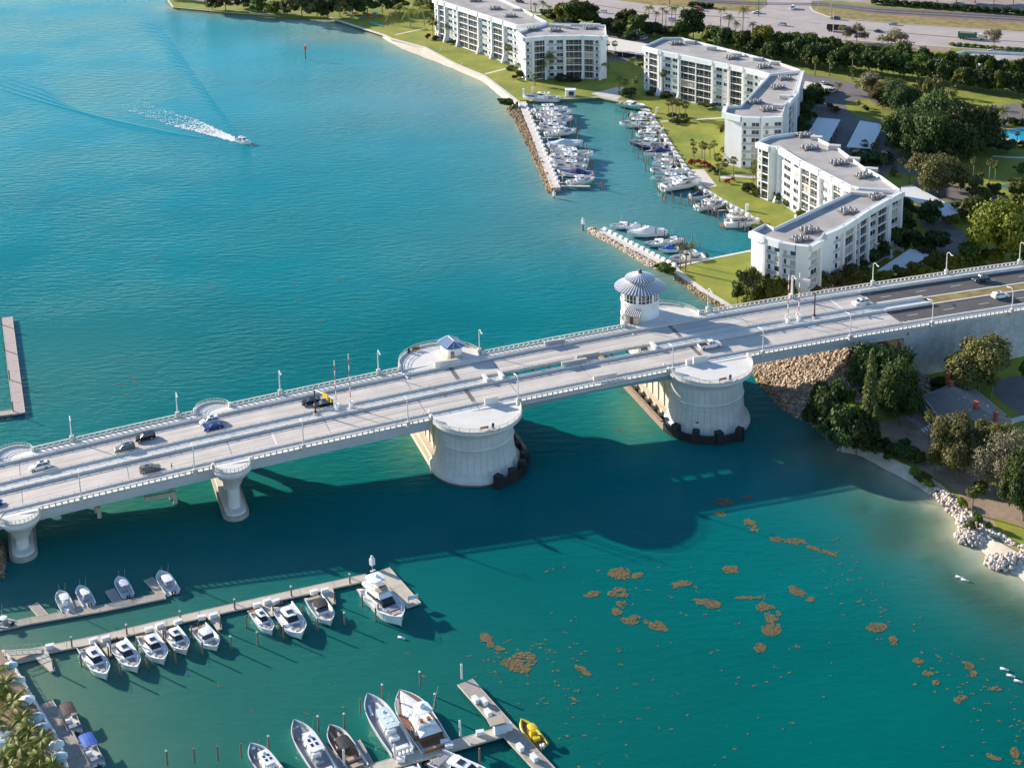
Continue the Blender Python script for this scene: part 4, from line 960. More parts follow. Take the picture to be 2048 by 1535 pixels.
        mb = MB(); cabin(mb, LL*.34, LL*.66, Bm*.74, Bm*.58, zz-.1, zz+.55, .5, .0); mb.obj('cabin_side', GEL, root)
        mb = MB(); cabin(mb, LL*.345, LL*.655, Bm*.70, Bm*.53, zz+.55, zz+1.12, .95, .15, inset=.12); mb.obj('windscreen', GLASS, root)
        mb = MB(); canopy(mb, LL*.26, LL*.56, Bm*.72, Bm*.54, zz+1.18, .1, .16); mb.obj('hardtop', TC, root)
        mb = MB(); mb.box((LL*.44, 0, zz+1.38), (LL*.09, Bm*.30, .05)); mb.obj('roof_hatch', GLASS, root)
        mb = MB(); mb.box((LL*.72, 0, zz+.02), (LL*.09, Bm*.46, .22)); mb.obj('sun_pad', CUSHG, root)
        mb = MB(); mb.box((LL*.83, 0, zz+.06), (LL*.08, Bm*.22, .2)); mb.obj('bow_seat', CUSH, root)
        mb = MB(); mb.box((LL*.11, 0, zz-.35), (LL*.08, Bm*.7, .45)); mb.obj('cockpit_seat', seats or CUSHG, root)
        mb = MB()
        pts = [(LL*u, s_*(Bm/2*(1-max(0, (u-.45)/.55)**2.6)-.1), zz*(1+.4*u*u)/1.0+.35) for s_ in (1,) for u in np.linspace(.6, .985, 7)]
        mb.tube(pts+[(x, -y, z_) for x, y, z_ in pts[::-1]], .025, 4, cap=False); mb.obj('bow_rail', METAL, root)
        if n_out: outboards(root, n_out, BLACK if n_out < 3 else GEL, .55, .95)
        else: mb = MB(); mb.box((-.55, 0, .28), (1.1, Bm*.84, .12)); mb.obj('swim_platform', TEAKD, root)
    elif kind == 'bow':       # open bowrider / day boat with canvas
        dk = lambda u: .62 if u < .93 else .15
        hull(LL, Bm, 1.1*k**.5, full=2.8, deck=dk, n=18).obj('hull', [H, GEL, TEAKD if hullc == 'black' else DECKW], root)
        zz = 1.1*k**.5
        mb = MB(); cabin(mb, LL*.52, LL*.64, Bm*.78, Bm*.66, zz-.5, zz+.25, .4, 0); mb.obj('dashboard', GEL if hullc != 'black' else CUSH, root)
        mb = MB(); cabin(mb, LL*.55, LL*.64, Bm*.76, Bm*.62, zz+.25, zz+.75, .35, .1, inset=.08); mb.obj('windscreen', GLASS, root)
        mb = MB(); canopy(mb, LL*.34, LL*.62, Bm*.8, Bm*.7, zz+1.15, .08, .22, round_=.15); mb.obj('canvas_top', TC, root)
        mb = MB(); mb.box((LL*.80, Bm*.17, zz-.3), (LL*.2, Bm*.14, .4)); mb.box((LL*.80, -Bm*.17, zz-.3), (LL*.2, Bm*.14, .4)); mb.obj('bow_seats', CUSH, root); root.children[-1]['kind'] = 'stuff'
        mb = MB(); mb.box((LL*.24, 0, zz-.3), (LL*.07, Bm*.5, .5)); mb.obj('middle_seat', CUSH, root)
        mb = MB(); mb.box((LL*.08, 0, zz-.25), (LL*.08, Bm*.7, .5)); mb.obj('stern_seat', CUSH, root)
        outboards(root, n_out, BLACK, .5, .95)
    elif kind == 'my':
        dk = lambda u: .7 if u < .16 else (.08 if u < .62 else (.35 if u < .93 else .1))
        hull(LL, Bm, 1.75, full=2.5, deck=dk, n=20).obj('hull', [H, GEL, DECKW], root); zz = 1.75
        mb = MB(); cabin(mb, LL*.17, LL*.68, Bm*.80, Bm*.56, zz-.1, zz+1.0, 1.7, .0); mb.obj('saloon', GEL, root)
        mb = MB(); cabin(mb, LL*.22, LL*.66, Bm*.79, Bm*.585, zz+.35, zz+.85, .75, .0, inset=.02); mb.obj('side_window', GLASS, root)
        mb = MB(); cabin(mb, LL*.47, LL*.645, Bm*.66, Bm*.50, zz+.78, zz+1.45, 1.5, .0, inset=.06); mb.obj('windscreen', GLASS, root)
        mb = MB(); cabin(mb, LL*.08, LL*.56, Bm*.84, Bm*.60, zz+1.42, zz+1.95, .9, -.1); mb.obj('flybridge', GEL, root)
        mb = MB(); mb.box((LL*.42, 0, zz+2.1), (1.8, Bm*.46, .35)); mb.obj('flybridge_console', CUSH, root)
        mb = MB(); mb.box((LL*.30, Bm*.12, zz+2.1), (2.2, Bm*.30, .35)); mb.obj('flybridge_seat', CUSHG, root)
        mb = MB(); canopy(mb, LL*.12, LL*.36, Bm*.74, Bm*.62, zz+3.5, .16, .16); mb.obj('hardtop', GEL, root)
        for x in (.14, .33):
            for y in (-1, 1): mb = MB(); mb.tube([(LL*x, y*Bm*.33, zz+1.9), (LL*x+.2, y*Bm*.30, zz+3.5)], .06, 5); mb.obj('top_post', GEL, root)
        mb = MB(); mb.tube([(LL*.16, 0, zz+3.5), (LL*.15, 0, zz+5.8)], .05, 6); mb.box((LL*.16, 0, zz+4.5), (.3, 1.1, .12)); mb.obj('mast', GEL, root)
        mb = MB(); mb.lathe((LL*.23, .3, zz+3.55), [(.36, 0), (.38, .25), (.15, .45), (0, .5)], 12); mb.obj('radar_dome', GEL, root)
        mb = MB(); mb.box((LL*.745, 0, zz+.35), (LL*.09, Bm*.5, .4)); mb.obj('sun_pad', CUSHG, root)
        mb = MB(); mb.box((LL*.85, 0, zz+.30), (LL*.06, Bm*.36, .35)); mb.obj('bow_seat', CUSH, root)
        pts = [(LL*u, Bm/2*(1-max(0, (u-.45)/.55)**2.5)-.12, zz*(1+.42*u*u)+.65) for u in np.linspace(.4, .985, 9)]
        mb = MB(); mb.tube(pts+[(x, -y, z_) for x, y, z_ in pts[::-1]], .03, 4, cap=False)
        for x, y, z_ in pts: mb.beam((x, y, z_), (x, y, z_-.6), .04, .04); mb.beam((x, -y, z_), (x, -y, z_-.6), .04, .04)
        mb.obj('bow_rail', METAL, root)
        mb = MB(); mb.box((-.8, 0, .45), (1.6, Bm*.86, .14)); mb.obj('swim_platform', TEAKD, root)
        for sd in (1, -1):
            for x in (.60, .70): mb = MB(); mb.box((LL*x, sd*(Bm/2*(1-max(0, (x-.45)/.55)**2.5)*.985), 1.25), (1.1, .12, .28)); mb.obj('hull_window', GLASS, root)
    elif kind == 'sf':
        dk = lambda u: .85 if u < .24 else .05
        hull(LL, Bm, 1.35, full=2.2, deck=dk, n=20, rake=.6).obj('hull', [H, GEL, TEAKD], root); zz = 1.35
        mb = MB(); canopy(mb, LL*.55, LL*.97, Bm*.94, Bm*.10, zz+.42, .3, .2, n=7); mb.obj('foredeck', GEL, root)
        mb = MB(); mb.box((-.02, 0, .8), (.1, Bm*.86, 1.2)); mb.obj('transom', TEAK, root)
        mb = MB(); cabin(mb, LL*.26, LL*.64, Bm*.80, Bm*.56, zz-.1, zz+1.25, 1.5, 0); mb.obj('deckhouse', GEL, root)
        for sd in (1, -1): mb = MB(); mb.box((LL*.40, sd*Bm*.375, zz+.72), (LL*.2, .08, .42)); mb.obj('side_window', mat('brown_glass', (.10, .03, .015), .15), root)
        mb = MB(); cabin(mb, LL*.24, LL*.48, Bm*.66, Bm*.52, zz+1.25, zz+2.0, .7, 0); mb.obj('flybridge', GEL, root)
        mb = MB(); mb.box((LL*.30, .7, zz+2.15), (.6, .6, .5)); mb.box((LL*.30, -.7, zz+2.15), (.6, .6, .5)); mb.obj('helm_chairs', TEAK, root); root.children[-1]['kind'] = 'stuff'
        mb = MB(); canopy(mb, LL*.26, LL*.46, Bm*.6, Bm*.5, zz+3.9, .1, .15); mb.obj('tower_top', GEL, root)
        for x in (.28, .44):
            for y in (-1, 1): mb = MB(); mb.tube([(LL*x, y*Bm*.28, zz+1.9), (LL*x, y*Bm*.2, zz+3.9)], .05, 5); mb.obj('tower_leg', METAL, root)
        mb = MB(); mb.lathe((LL*.37, 0, zz+4.0), [(.55, 0), (.6, .25), (.4, .5), (0, .62)], 12); mb.obj('radar_dome', GEL, root)
        mb = MB(); mb.add([(LL*.26, -Bm*.36, zz+1.3), (LL*.26, Bm*.36, zz+1.3), (LL*.13, Bm*.40, zz+1.05), (LL*.13, -Bm*.40, zz+1.05), (LL*.2, 0, zz+1.75)], [(0, 1, 4), (1, 2, 4), (2, 3, 4), (3, 0, 4)]); mb.obj('cockpit_awning', CANW, root)
        for y in (-1, 1): mb = MB(); mb.tube([(LL*.42, y*Bm*.38, zz+1.0), (LL*.38, y*Bm*.62, zz+7.0)], .045, 5); mb.obj('outrigger', METAL, root)
    elif kind == 'cov':
        hull(LL, Bm, .95*max(.85, k)).obj('hull', [H, GEL, DECKW], root)
        mb = MB(); xs = np.linspace(.04, .96, 8); vs = []; n = 7
        for i, u in enumerate(xs):
            w = Bm*.98*(1-max(0, (u-.45)/.55)**2.2)*.5; hgt = .95*max(.85, k)*(1+.42*u*u); pk = (1.35*math.exp(-((u-.42)/.20)**2)+.25)*(1 if top != 'white' else 1.25)
            for j in range(n):
                g = -1+2*j/(n-1); vs.append((LL*u, w*g, hgt-.05+pk*(1-abs(g)**1.6)*(1-.1*(j % 2))))
        fs = [(i*n+j, (i+1)*n+j, (i+1)*n+j+1, i*n+j+1) for i in range(7) for j in range(n-1)]
        mb.add(vs, [f[::-1] for f in fs]); mb.obj('cover', {'white': CANW, 'navy': CANN, 'paleblue': CANLB, 'blue': CANBL}[top], root)
        outboards(root, n_out, GEL, .45, .95)
    elif kind == 'pontoon':
        for y in (-1, 1):
            mb = MB(); mb.tube([(-.2, y*.95, .05), (LL-.8, y*.95, .05), (LL, y*.95, .35)], [.36, .36, .08], 8); mb.obj('pontoon', METAL, root)
        mb = MB(); mb.box((LL/2, 0, .48), (LL, 2.6, .12)); mb.obj('deck', DECKW, root)
        mb = MB(); 
        for y in (-1, 1): mb.box((LL*.5, y*1.25, .86), (LL*.92, .06, .65))
        mb.box((LL*.96, 0, .86), (.06, 2.5, .65)); mb.obj('side_panel', HULLS['grey'], root)
        mb = MB(); mb.box((LL*.75, .85, .8), (2.0, .6, .5)); mb.box((LL*.75, -.85, .8), (2.0, .6, .5)); mb.box((LL*.2, -.2, .8), (.9, 1.8, .5)); mb.obj('seats', CUSHG, root); root.children[-1]['kind'] = 'stuff'
        mb = MB(); mb.box((LL*.45, .5, .95), (.6, .9, .8)); mb.obj('helm', GEL, root)
        mb = MB(); canopy(mb, LL*.42, LL*.92, 2.5, 2.4, 2.45, .08, .3, round_=.05); mb.obj('canopy', TC, root)
        for x in (.45, .88):
            for y in (-1, 1): mb = MB(); mb.tube([(LL*(x*.5+.33), y*1.2, 1.1), (LL*x, y*1.2, 2.4)], .03, 4); mb.obj('canopy_post', METAL, root)
        outboards(root, 1, BLACK, .4, .9)
    elif kind == 'rib':
        hull(LL, Bm*.7, .45).obj('hull', [H, H, TEAKD], root)
        pts = [(LL*u, Bm*.40*(1-max(0, (u-.5)/.5)**2.4), .5+.25*u*u) for u in np.linspace(0, 1, 9)]
        mb = MB(); mb.tube(pts+[(x, -y, z_) for x, y, z_ in pts[::-1][1:]], .28, 8); mb.obj('inflatable_tube', mat('yellow_tube', (.52, .42, .03), .5), root)
        mb = MB(); cabin(mb, LL*.38, LL*.55, Bm*.36, Bm*.30, .3, 1.4, .3); mb.obj('console', H, root)
        mb = MB(); mb.box((LL*.25, 0, .75), (.9, Bm*.36, .6)); mb.obj('seat', H, root)
        mb = MB(); canopy(mb, LL*.34, LL*.58, Bm*.5, Bm*.45, 2.1); mb.obj('top', H, root)
        for x in (.36, .55):
            for y in (-1, 1): mb = MB(); mb.tube([(LL*x, y*Bm*.16, .4), (LL*x, y*Bm*.2, 2.1)], .035, 5); mb.obj('top_post', H, root)
        outboards(root, 2, GEL, .4, .85)
    return root
Z1 = 1.0
def bpx(kind, st, bw, label, zs=Z1, **kw):
    return boat(kind, at(st[0], st[1], zs), at(bw[0], bw[1], zs), label, **kw)
GM = 'boats moored along the long dock'
bpx('ex', (171, 1291), (213, 1353), 'white hardtop cruiser nearest the gangway end of the long dock', n_out=0, group=GM, bm=3.3)
bpx('ex', (232, 1280), (274, 1339), 'white hardtop cruiser with black motors, second along the long dock', n_out=2, group=GM, bm=3.5)
bpx('ex', (290, 1266), (327, 1323), 'white cruiser with grey sun pads, third along the long dock', n_out=0, group=GM, bm=3.6, seats=CUSH)
bpx('ex', (338, 1254), (372, 1303), 'white cruiser with a long roof hatch, fourth along the long dock', n_out=0, group=GM, bm=3.2)
bpx('bow', (395, 1250), (433, 1295), 'white open day boat with beige seats and black motor, fifth along the long dock', n_out=2, group=GM, bm=3.3, top='white')
bpx('ex', (508, 1217), (544, 1264), 'small white cruiser with dark roof, left of the pair before the gap', n_out=0, group=GM, bm=2.6, seats=CUSH)
bpx('ex', (563, 1209), (602, 1272), 'large white hardtop cruiser beside the small dark-roofed one', n_out=2, group=GM, bm=4.2)
bpx('bow', (625, 1191), (661, 1245), 'white open motorboat with black canvas top beside the gap in the long dock', n_out=0, group=GM, bm=3.5, top='black')
bpx('my', (737, 1170), (803, 1240), 'big white flybridge motor yacht at the end of the long dock', bm=4.9, zs=1.6)
GC = 'centre console boats at the low grey dock'
bpx('cc', (136, 1218), (118, 1181), 'white open boat without top, leftmost on the low grey dock', group=GC, bm=2.5, n_out=1, top='white', zs=.8)
bpx('cc', (179, 1207), (158, 1171), 'white centre console boat, second from the left on the low grey dock', group=GC, bm=2.5, seats=CUSHG, zs=.8)
bpx('cc', (256, 1189), (236, 1153), 'white centre console boat alone on the middle finger of the low grey dock', group=GC, bm=2.5, seats=CUSHG, zs=.8)
bpx('cc', (346, 1182), (319, 1142), 'largest white centre console boat at the right end of the low grey dock', group=GC, bm=2.9, seats=CUSHG, zs=.8)
bpx('cc', (22, 1246), (-14, 1241), 'white boat with black motors cut off by the left edge', group=GC, bm=2.4, seats=CUSHG, zs=.8)
GB = 'boats moored bow out along the lower dock'
bpx('cc', (560, 1560), (501, 1488), 'white boat at the bottom edge, leftmost of the lower dock boats', group=GB, bm=3.4, n_out=3, zs=1.1)
bpx('cc', (655, 1547), (588, 1445), 'long white boat with black hatches in its hardtop and four white motors', group=GB, bm=3.7, n_out=4, zs=1.2)
bpx('bow', (718, 1536), (660, 1453), 'black-hulled open boat with brown deck and black canvas', group=GB, bm=3.4, n_out=3, hullc='black', top='black', zs=1.1)
bpx('cc', (806, 1504), (735, 1394), 'long pale white boat with blue-white hardtop and five white motors', group=GB, bm=4.1, n_out=5, top='paleblue', zs=1.2)
bpx('sf', (873, 1492), (800, 1381), 'white sportfishing yacht with varnished teak transom and outriggers', group=GB, bm=5.4, zs=1.5)
bpx('ex', (870, 1512), (952, 1552), 'white hardtop cruiser below the lower dock, cut by the bottom edge', group=GB, bm=4.2, n_out=0, L=13, zs=1.2)
bpx('cc', (812, 1530), (838, 1590), 'white boat with a row of headrests at the very bottom edge', group=GB, bm=4.0, n_out=0, L=12, zs=1.2)
bpx('rib', (1083, 1491), (1043, 1441), 'yellow inflatable rescue boat with two white motors by the jetty', bm=3.2, hullc='yellow', top='yellow', zs=.5)
bpx('pontoon', (151, 1464), (131, 1420), 'pontoon boat with dark brown canopy beside the grey quay', top='brown', zs=.5)
bpx('pontoon', (196, 1530), (169, 1482), 'pontoon boat with bright blue canopy beside the grey quay', top='blue', zs=.5)
rb = bpx('cc', (472, 277), (502, 287), 'small white boat speeding across open water with a white wake', bm=2.6, n_out=1, seats=CUSHG, zs=.8)
# condo marina: left row, right row, jetty row
GA = 'boats on lifts along the breakwater pier'
A_ = [('cc', (1118, 196), (1054, 194), 'large white boat on a lift against the top basin wall', {}),
      ('cc', (1066, 221), (1128, 217), 'first white boat below the top basin wall on the breakwater pier', {}),
      ('cc', (1076, 230), (1136, 224), 'second white boat down the breakwater pier, red stripe inside', {}),
      ('cc', (1085, 240), (1140, 235), 'third boat down the breakwater pier, navy outboards', dict(seats=CUSHG)),
      ('cc', (1082, 247), (1128, 245), 'fourth white boat down the breakwater pier', {}),
      ('cc', (1132, 257), (1080, 254), 'fifth boat down the breakwater pier, bow towards the walkway', {}),
      ('cc', (1092, 266), (1146, 260), 'sixth white boat down the breakwater pier, bow to the channel', {}),
      ('cov', (1097, 287), (1159, 284), 'boat under a pale blue cover halfway down the breakwater pier', dict(top='paleblue')),
      ('bow', (1100, 298), (1143, 296), 'small open boat with brown seats just below the pale blue cover', {}),
      ('cc', (1104, 312), (1178, 307), 'largest white boat of the breakwater pier, bow to the channel', {}),
      ('cc', (1174, 321), (1106, 317), 'white boat with white motors to the channel, below the largest one', {}),
      ('cc', (1170, 332), (1113, 329), 'slim white boat third from the pier end, bow to the walkway', {}),
      ('cov', (1184, 347), (1122, 342), 'boat under a navy cover, second from the pier end', dict(top='navy')),
      ('cc', (1136, 362), (1184, 355), 'white centre console boat at the outer end of the breakwater pier', {})]
for kd, st, bw, lb, kw in A_: bpx(kd, st, bw, lb, zs=2.0, lift=.8, group=GA, **kw)
GR = 'boats on lifts along the inner seawall'
R_ = [('bow', (1237, 204), (1284, 212), 'teal hulled boat at the top corner of the basin', dict(hullc='teal')),
      ('bow', (1259, 229), (1306, 231), 'white boat just below the teal one on the inner seawall', {}),
      ('cc', (1299, 247), (1245, 245), 'white boat with red cushions, bow to the channel', {}),
      ('cc', (1281, 262), (1323, 256), 'white boat with bow to the lawn, above the blue-hulled one', {}),
      ('cc', (1325, 275), (1277, 268), 'pale blue hulled boat on the inner seawall', dict(hullc='grey')),
      ('cc', (1332, 292), (1267, 285), 'dark navy hulled boat with navy motors on the inner seawall', dict(hullc='navy', seats=CUSHG)),
      ('cov', (1342, 299), (1293, 305), 'boat under a navy blue cover on the inner seawall', dict(top='navy')),
      ('bow', (1352, 313), (1312, 315), 'small white boat just below the navy covered one', {}),
      ('bow', (1355, 322), (1310, 326), 'white open boat on a lift with many pale beams', {}),
      ('cc', (1358, 342), (1306, 338), 'white centre console above the concrete pad, bow to the channel', {}),
      ('cov', (1376, 340), (1335, 345), 'boat under a bulky white cover beside the concrete pad', dict(top='white')),
      ('cc', (1370, 358), (1310, 355), 'teal hulled centre console beside the concrete pad', dict(hullc='teal')),
      ('cc', (1323, 373), (1395, 361), 'longest white boat beside the concrete pad', {}),
      ('cov', (1381, 389), (1416, 386), 'small boat under a navy cover below the concrete pad', dict(top='navy')),
      ('cc', (1392, 412), (1447, 404), 'white boat on a lift low on the inner seawall', {}),
      ('my', (1450, 442), (1512, 440), 'big white flybridge boat nearest the corner of the white building', {})]
for kd, st, bw, lb, kw in R_: bpx(kd, st, bw, lb, zs=2.0, lift=.8 if kd != 'my' else .2, group=GR, **kw)
GJ = 'boats along the rock-edged jetty'
J_ = [('cc', (1268, 449), (1225, 449), 'white boat with green console at the tip of the rock-edged jetty', {}),
      ('cov', (1288, 452), (1255, 453), 'small white covered boat second from the jetty tip', dict(top='white')),
      ('cov', (1331, 461), (1262, 465), 'large boat under a tall white cover on the rock-edged jetty', dict(top='white')),
      ('cc', (1341, 482), (1294, 485), 'light blue hulled boat in the middle of the rock-edged jetty', dict(hullc='lightblue')),
      ('cc', (1364, 476), (1330, 481), 'white boat behind the light blue hulled one', {}),
      ('cov', (1354, 495), (1321, 496), 'boat with bright blue canvas cover on the jetty', dict(top='blue')),
      ('cc', (1411, 510), (1346, 517), 'white boat with black motors behind the jetty palms', dict(seats=CUSHG, n_out=3))]
for kd, st, bw, lb, kw in J_: bpx(kd, st, bw, lb, zs=1.6, lift=.5, group=GJ, **kw)

# ------------------------------------------------------------------ docks
def dock(name, label, pts, w, z, m, piles=None, edge=WOODL, th=.35):
    q = P2(pts, z); c = q[0]; t = thing(name, label, 'dock', (c.x, c.y, 0))
    for a, b in zip(q[:-1], q[1:]):
        d = (b-a).normalized(); s = Vector((-d.y, d.x, 0)); L = (b-a).length; n = max(1, int(L/6))
        for i in range(n):
            p0 = a+d*(L*i/n+.04); p1 = a+d*(L*(i+1)/n-.04); mb = MB(); mb.beam(p0-c+Vector((0, 0, z-th/2)), p1-c+Vector((0, 0, z-th/2)), w-.24, th); o = mb.obj('deck_section', m, t); 
        for sd in (1, -1):
            mb = MB(); o_ = s*sd*(w/2-.06); mb.beam(a-c+o_+Vector((0, 0, z-th/2+.03)), b-c+o_+Vector((0, 0, z-th/2+.03)), .12, th); mb.obj('edge_board', edge, t)
    return t
def fz(t): pass
for ob_ in (): pass
# low grey dock with fingers
def fix(t):
    return t
dock('floating_dock', 'low grey floating dock with short fingers, upper one of the two at left', [(-20, 1257), (60, 1240), (200, 1216), (331, 1189)], 2.2, .5, WOODG)
for a, b, nm in (((90, 1233), (66, 1207), 'leftmost empty finger'), ((158, 1220), (150, 1198), 'finger between the two left boats'), ((238, 1207), (219, 1178), 'finger left of the middle boat'), ((326, 1188), (296, 1156), 'rightmost finger beside the largest boat')):
    dock('dock_finger', nm+' of the low grey dock', [a, b], 1.9, .46, WOODG)
dock('floating_dock', 'long pale dock with a row of white cruisers on its lower side', [(66, 1303), (200, 1276), (400, 1228), (600, 1183), (735, 1153)], 2.5, .55, WOODL)
dock('floating_dock', 'end section of the long pale dock beside the big motor yacht', [(765, 1138), (828, 1209)], 3.2, .55, WOODL)
def tri_finger(a, b, label):
    z = .58; p, q = at(a[0], a[1], z), at(b[0], b[1], z); d = (q-p).normalized(); s = Vector((-d.y, d.x, 0)); t = thing('dock_finger', label, 'dock', (p.x, p.y, 0))
    o = -p+Vector((0, 0, z)); poly = [p+s*1.4, p-s*1.4, q-s*.45, q+s*.45]
    mb = MB(); mb.prism([x-p for x in poly], .25, .6, bottom=True); mb.obj('deck', WOODL, t)
    e = q-d*.6; m2 = MB(); m2.tube([(e.x-p.x+.3, e.y-p.y, -1), (e.x-p.x+.3, e.y-p.y, 2.8)], .16, 8); m2.obj('pile', mat('pile_wood', (.20, .14, .10), .85), t)
for k, (a, b) in enumerate((((80, 1305), (106, 1340)), ((206, 1273), (220, 1310)), ((317, 1247), (330, 1283)), ((424, 1224), (440, 1257)), ((532, 1199), (545, 1230)), ((652, 1176), (668, 1206)))):
    tri_finger(a, b, ['finger at the gangway end', 'finger between the first two cruisers', 'finger between the third and fourth cruisers', 'finger right of the open day boat', 'finger left of the large hardtop cruiser', 'finger right of the black canvas boat'][k]+' of the long pale dock')
# gangway with railings
a, b = at(8, 1306, 1.5), at(84, 1300, .7); gw = thing('gangway', 'pale gangway with railings from the quay to the long dock', 'gangway', (a.x, a.y, 0)); q = Vector((a.x, a.y, 0))
mb = MB(); mb.beam(a-q, b-q, 1.8, .15); mb.obj('walkway', WOODL, gw)
for sd in (1, -1):
    mb = MB(); d = (b-a).normalized(); s = Vector((-d.y, d.x, 0))*.85*sd; mb.tube([a-q+s+Vector((0, 0, 1)), b-q+s+Vector((0, 0, 1))], .05, 5)
    for i in range(7): p = (a-q).lerp(b-q, i/6)+s; mb.beam(p, p+Vector((0, 0, 1)), .06, .06)
    mb.obj('railing', METAL, gw)
dock('gangway_platform', 'pale triangular platform under the gangway', [(17, 1318), (70, 1306)], 3.4, .5, WOODL)
dock('quay_dock', 'grey dock lying along the bottom left quay', [(86, 1406), (126, 1470), (178, 1560)], 3.6, .75, WOODG)
dock('walled_dock', 'pink-grey dock running up the left edge above the bridge', [(14, 634), (38, 826)], 3.0, .9, mat('pinkish_boards', (.42, .34, .31), .85, var=.1, vscale=1), edge=WOODL)
dock('walled_dock', 'short cross section of the dock at the left edge', [(-20, 829), (33, 822)], 2.4, .86, mat('pinkish_boards', (.42, .34, .31)), edge=WOODL)
dock('jetty', 'long grey jetty running down to the bottom edge beside the yellow boat', [(930, 1362), (1010, 1452), (1120, 1568)], 3.2, 1.0, WOODG)
dock('floating_dock', 'weathered cross dock behind the sportfishing yacht', [(1002, 1462), (880, 1497), (740, 1538), (640, 1570)], 2.6, .9, WOODL)
for a, b, nm in (((699, 1545), (630, 1465+10), 'narrow finger beside the long white boat'), ((744, 1535), (712, 1480), 'grey finger right of the black-hulled boat'), ((843, 1505), (800, 1440), 'grey finger between the pale boat and the sportfishing yacht'), ((862, 1508), (905, 1560), 'short finger below the cross dock')):
    dock('dock_finger', nm, [a, b], 1.5, .8, WOODG)
# condo marina walkways
def slab_pier(name, label, pts, w, z):
    q = P2(pts, z); c = q[0]; t = thing(name, label, 'pier', (c.x, c.y, 0))
    for a, b in zip(q[:-1], q[1:]):
        L = (b-a).length; n = max(1, int(L/5)); d = (b-a).normalized()
        for i in range(n): mb = MB(); p0 = a+d*(L*i/n+.03)-c; p1 = a+d*(L*(i+1)/n-.03)-c; mb.beam(p0+Vector((0, 0, z-.8)), p1+Vector((0, 0, z-.8)), w, 1.6); mb.obj('walkway_slab', PATHM, t)
    return t
slab_pier('breakwater_pier', 'white breakwater pier with rocks on its outer side and boats on its inner side', [(1044, 203), (1068, 262), (1096, 335), (1112, 375)], 3.2, 1.45)
slab_pier('breakwater_pier', 'white walkway of the rock-edged jetty below the basin', [(1196, 459), (1262, 493), (1318, 520), (1350, 537)], 3.0, 1.45)
slab_pier('walkway', 'white walkway along the inner seawall behind the boat lifts', [(1292, 217), (1326, 268), (1345, 298), (1366, 328), (1388, 360), (1408, 378), (1440, 398), (1495, 428), (1515, 447)], 2.2, 1.5)
# catwalk fingers between lifts (short docks)
def fingers(line, dirs, n, L, label, group, skip=()):
    q = P2(line, 1.2); tot = 0; out = []
    seg = [(a, b, (b-a).length) for a, b in zip(q[:-1], q[1:])]; T = sum(s[2] for s in seg)
    for i in range(n):
        if i in skip: continue
        s = T*(i+.5)/n; k = 0
        while s > seg[k][2] and k < len(seg)-1: s -= seg[k][2]; k += 1
        p = seg[k][0].lerp(seg[k][1], s/seg[k][2]); d = dirs
        t = thing('boat_lift', 'x', 'boat lift', (p.x, p.y, 0), math.atan2(d.y, d.x))
        mb = MB(); mb.box((L/2, 0, 1.05), (L, .7, .16)); mb.obj('catwalk', PATHM, t)
        for x in (L*.35, L*.92):
            mb = MB(); mb.box((x, 1.9, 2.3), (.25, 4.2, .3)); mb.obj('lift_beam', METAL, t)
        for x in (L*.35, L*.92):
            for y in (0, 3.9): mb = MB(); mb.tube([(x, y, -1.5), (x, y, 2.9)], .17, 6); mb.obj('pile', mat('pile_wood', (.20, .14, .10)), t)
        out.append(t)
    label_row(out, label[0], label[1], group)
dA = (at(1183, 372, 1)-at(1121, 374, 1)).normalized()
fingers([(1052, 215), (1076, 275), (1112, 372)], dA, 13, 8.5, ('pale boat lift', 'lifts on the breakwater pier'), 'boat lifts on the breakwater pier')
dR = (at(1245, 246, 1)-at(1300, 244, 1)).normalized()
fingers([(1296, 222), (1340, 296), (1392, 372), (1430, 396), (1508, 440)], dR, 17, 8.0, ('pale boat lift', 'lifts on the inner seawall'), 'boat lifts on the inner seawall', skip=(12,))
# end dock of the breakwater pier
dock('pier_end_dock', 'small dock with pale beam closing the end of the breakwater pier', [(1113, 371), (1180, 372)], 1.3, 1.2, PATHM)
# ------------- mooring piles
PILEM = mat('pile_wood', (.20, .14, .10)); PILEC = mat('pile_cap', (.78, .78, .76), .5)
pm = MB(); pm.tube([(0, 0, -2), (0, 0, 1)], .17, 8); pile_me = pm.mesh('shaft', PILEM)
pc = MB(); pc.lathe((0, 0, 1.0), [(.22, -.05), (.22, .04), (.02, .3)], 8); cap_me = pc.mesh('cap', PILEC)
pw_ = MB(); pw_.tube([(0, 0, -2), (0, 0, 1)], .20, 8); pilew_me = pw_.mesh('shaft', LAMPW)
def pile(px, py, h, cap=True, white=False, z0=0.):
    p = at(px, py, z0); t = thing('mooring_pile', 'x', 'mooring pile', (p.x, p.y, z0)); 
    s = put('shaft', pilew_me if white else pile_me, t, (0, 0, h-1), (0, 0, 0))
    s.scale = (1, 1, 1); s.location = (0, 0, h-1.0)
    if cap: put('cap', cap_me, t, (0, 0, h-1))
    return t
caps = [pile(x, y, 3.0) for x, y in ((463, 1299), (516, 1290), (690, 1251), (568, 1277), (636, 1262), (757, 1233), (752, 1232+9), (242, 1352), (296, 1338), (352, 1326), (406, 1310))]
label_row(caps[:3]+caps[3:5], 'white-capped mooring pile', 'piles beside empty slips of the long dock', 'capped piles of the long dock'); label_row(caps[5:7], 'white-capped dark mooring pile', 'beside the big motor yacht', 'piles beside the motor yacht')
label_row(caps[7:], 'white-capped dark mooring pile', 'piles between the cruiser bows', 'piles between the cruiser bows')
dp = [pile(x, y, 2.6, False) for x, y in ((163, 1331), (218, 1316), (275, 1299), (328, 1283), (384, 1275), (493, 1254), (605, 1233), (725, 1210))]
label_row(dp, 'plain dark mooring pile', 'piles beside the cruiser sterns', 'plain piles beside the cruisers')
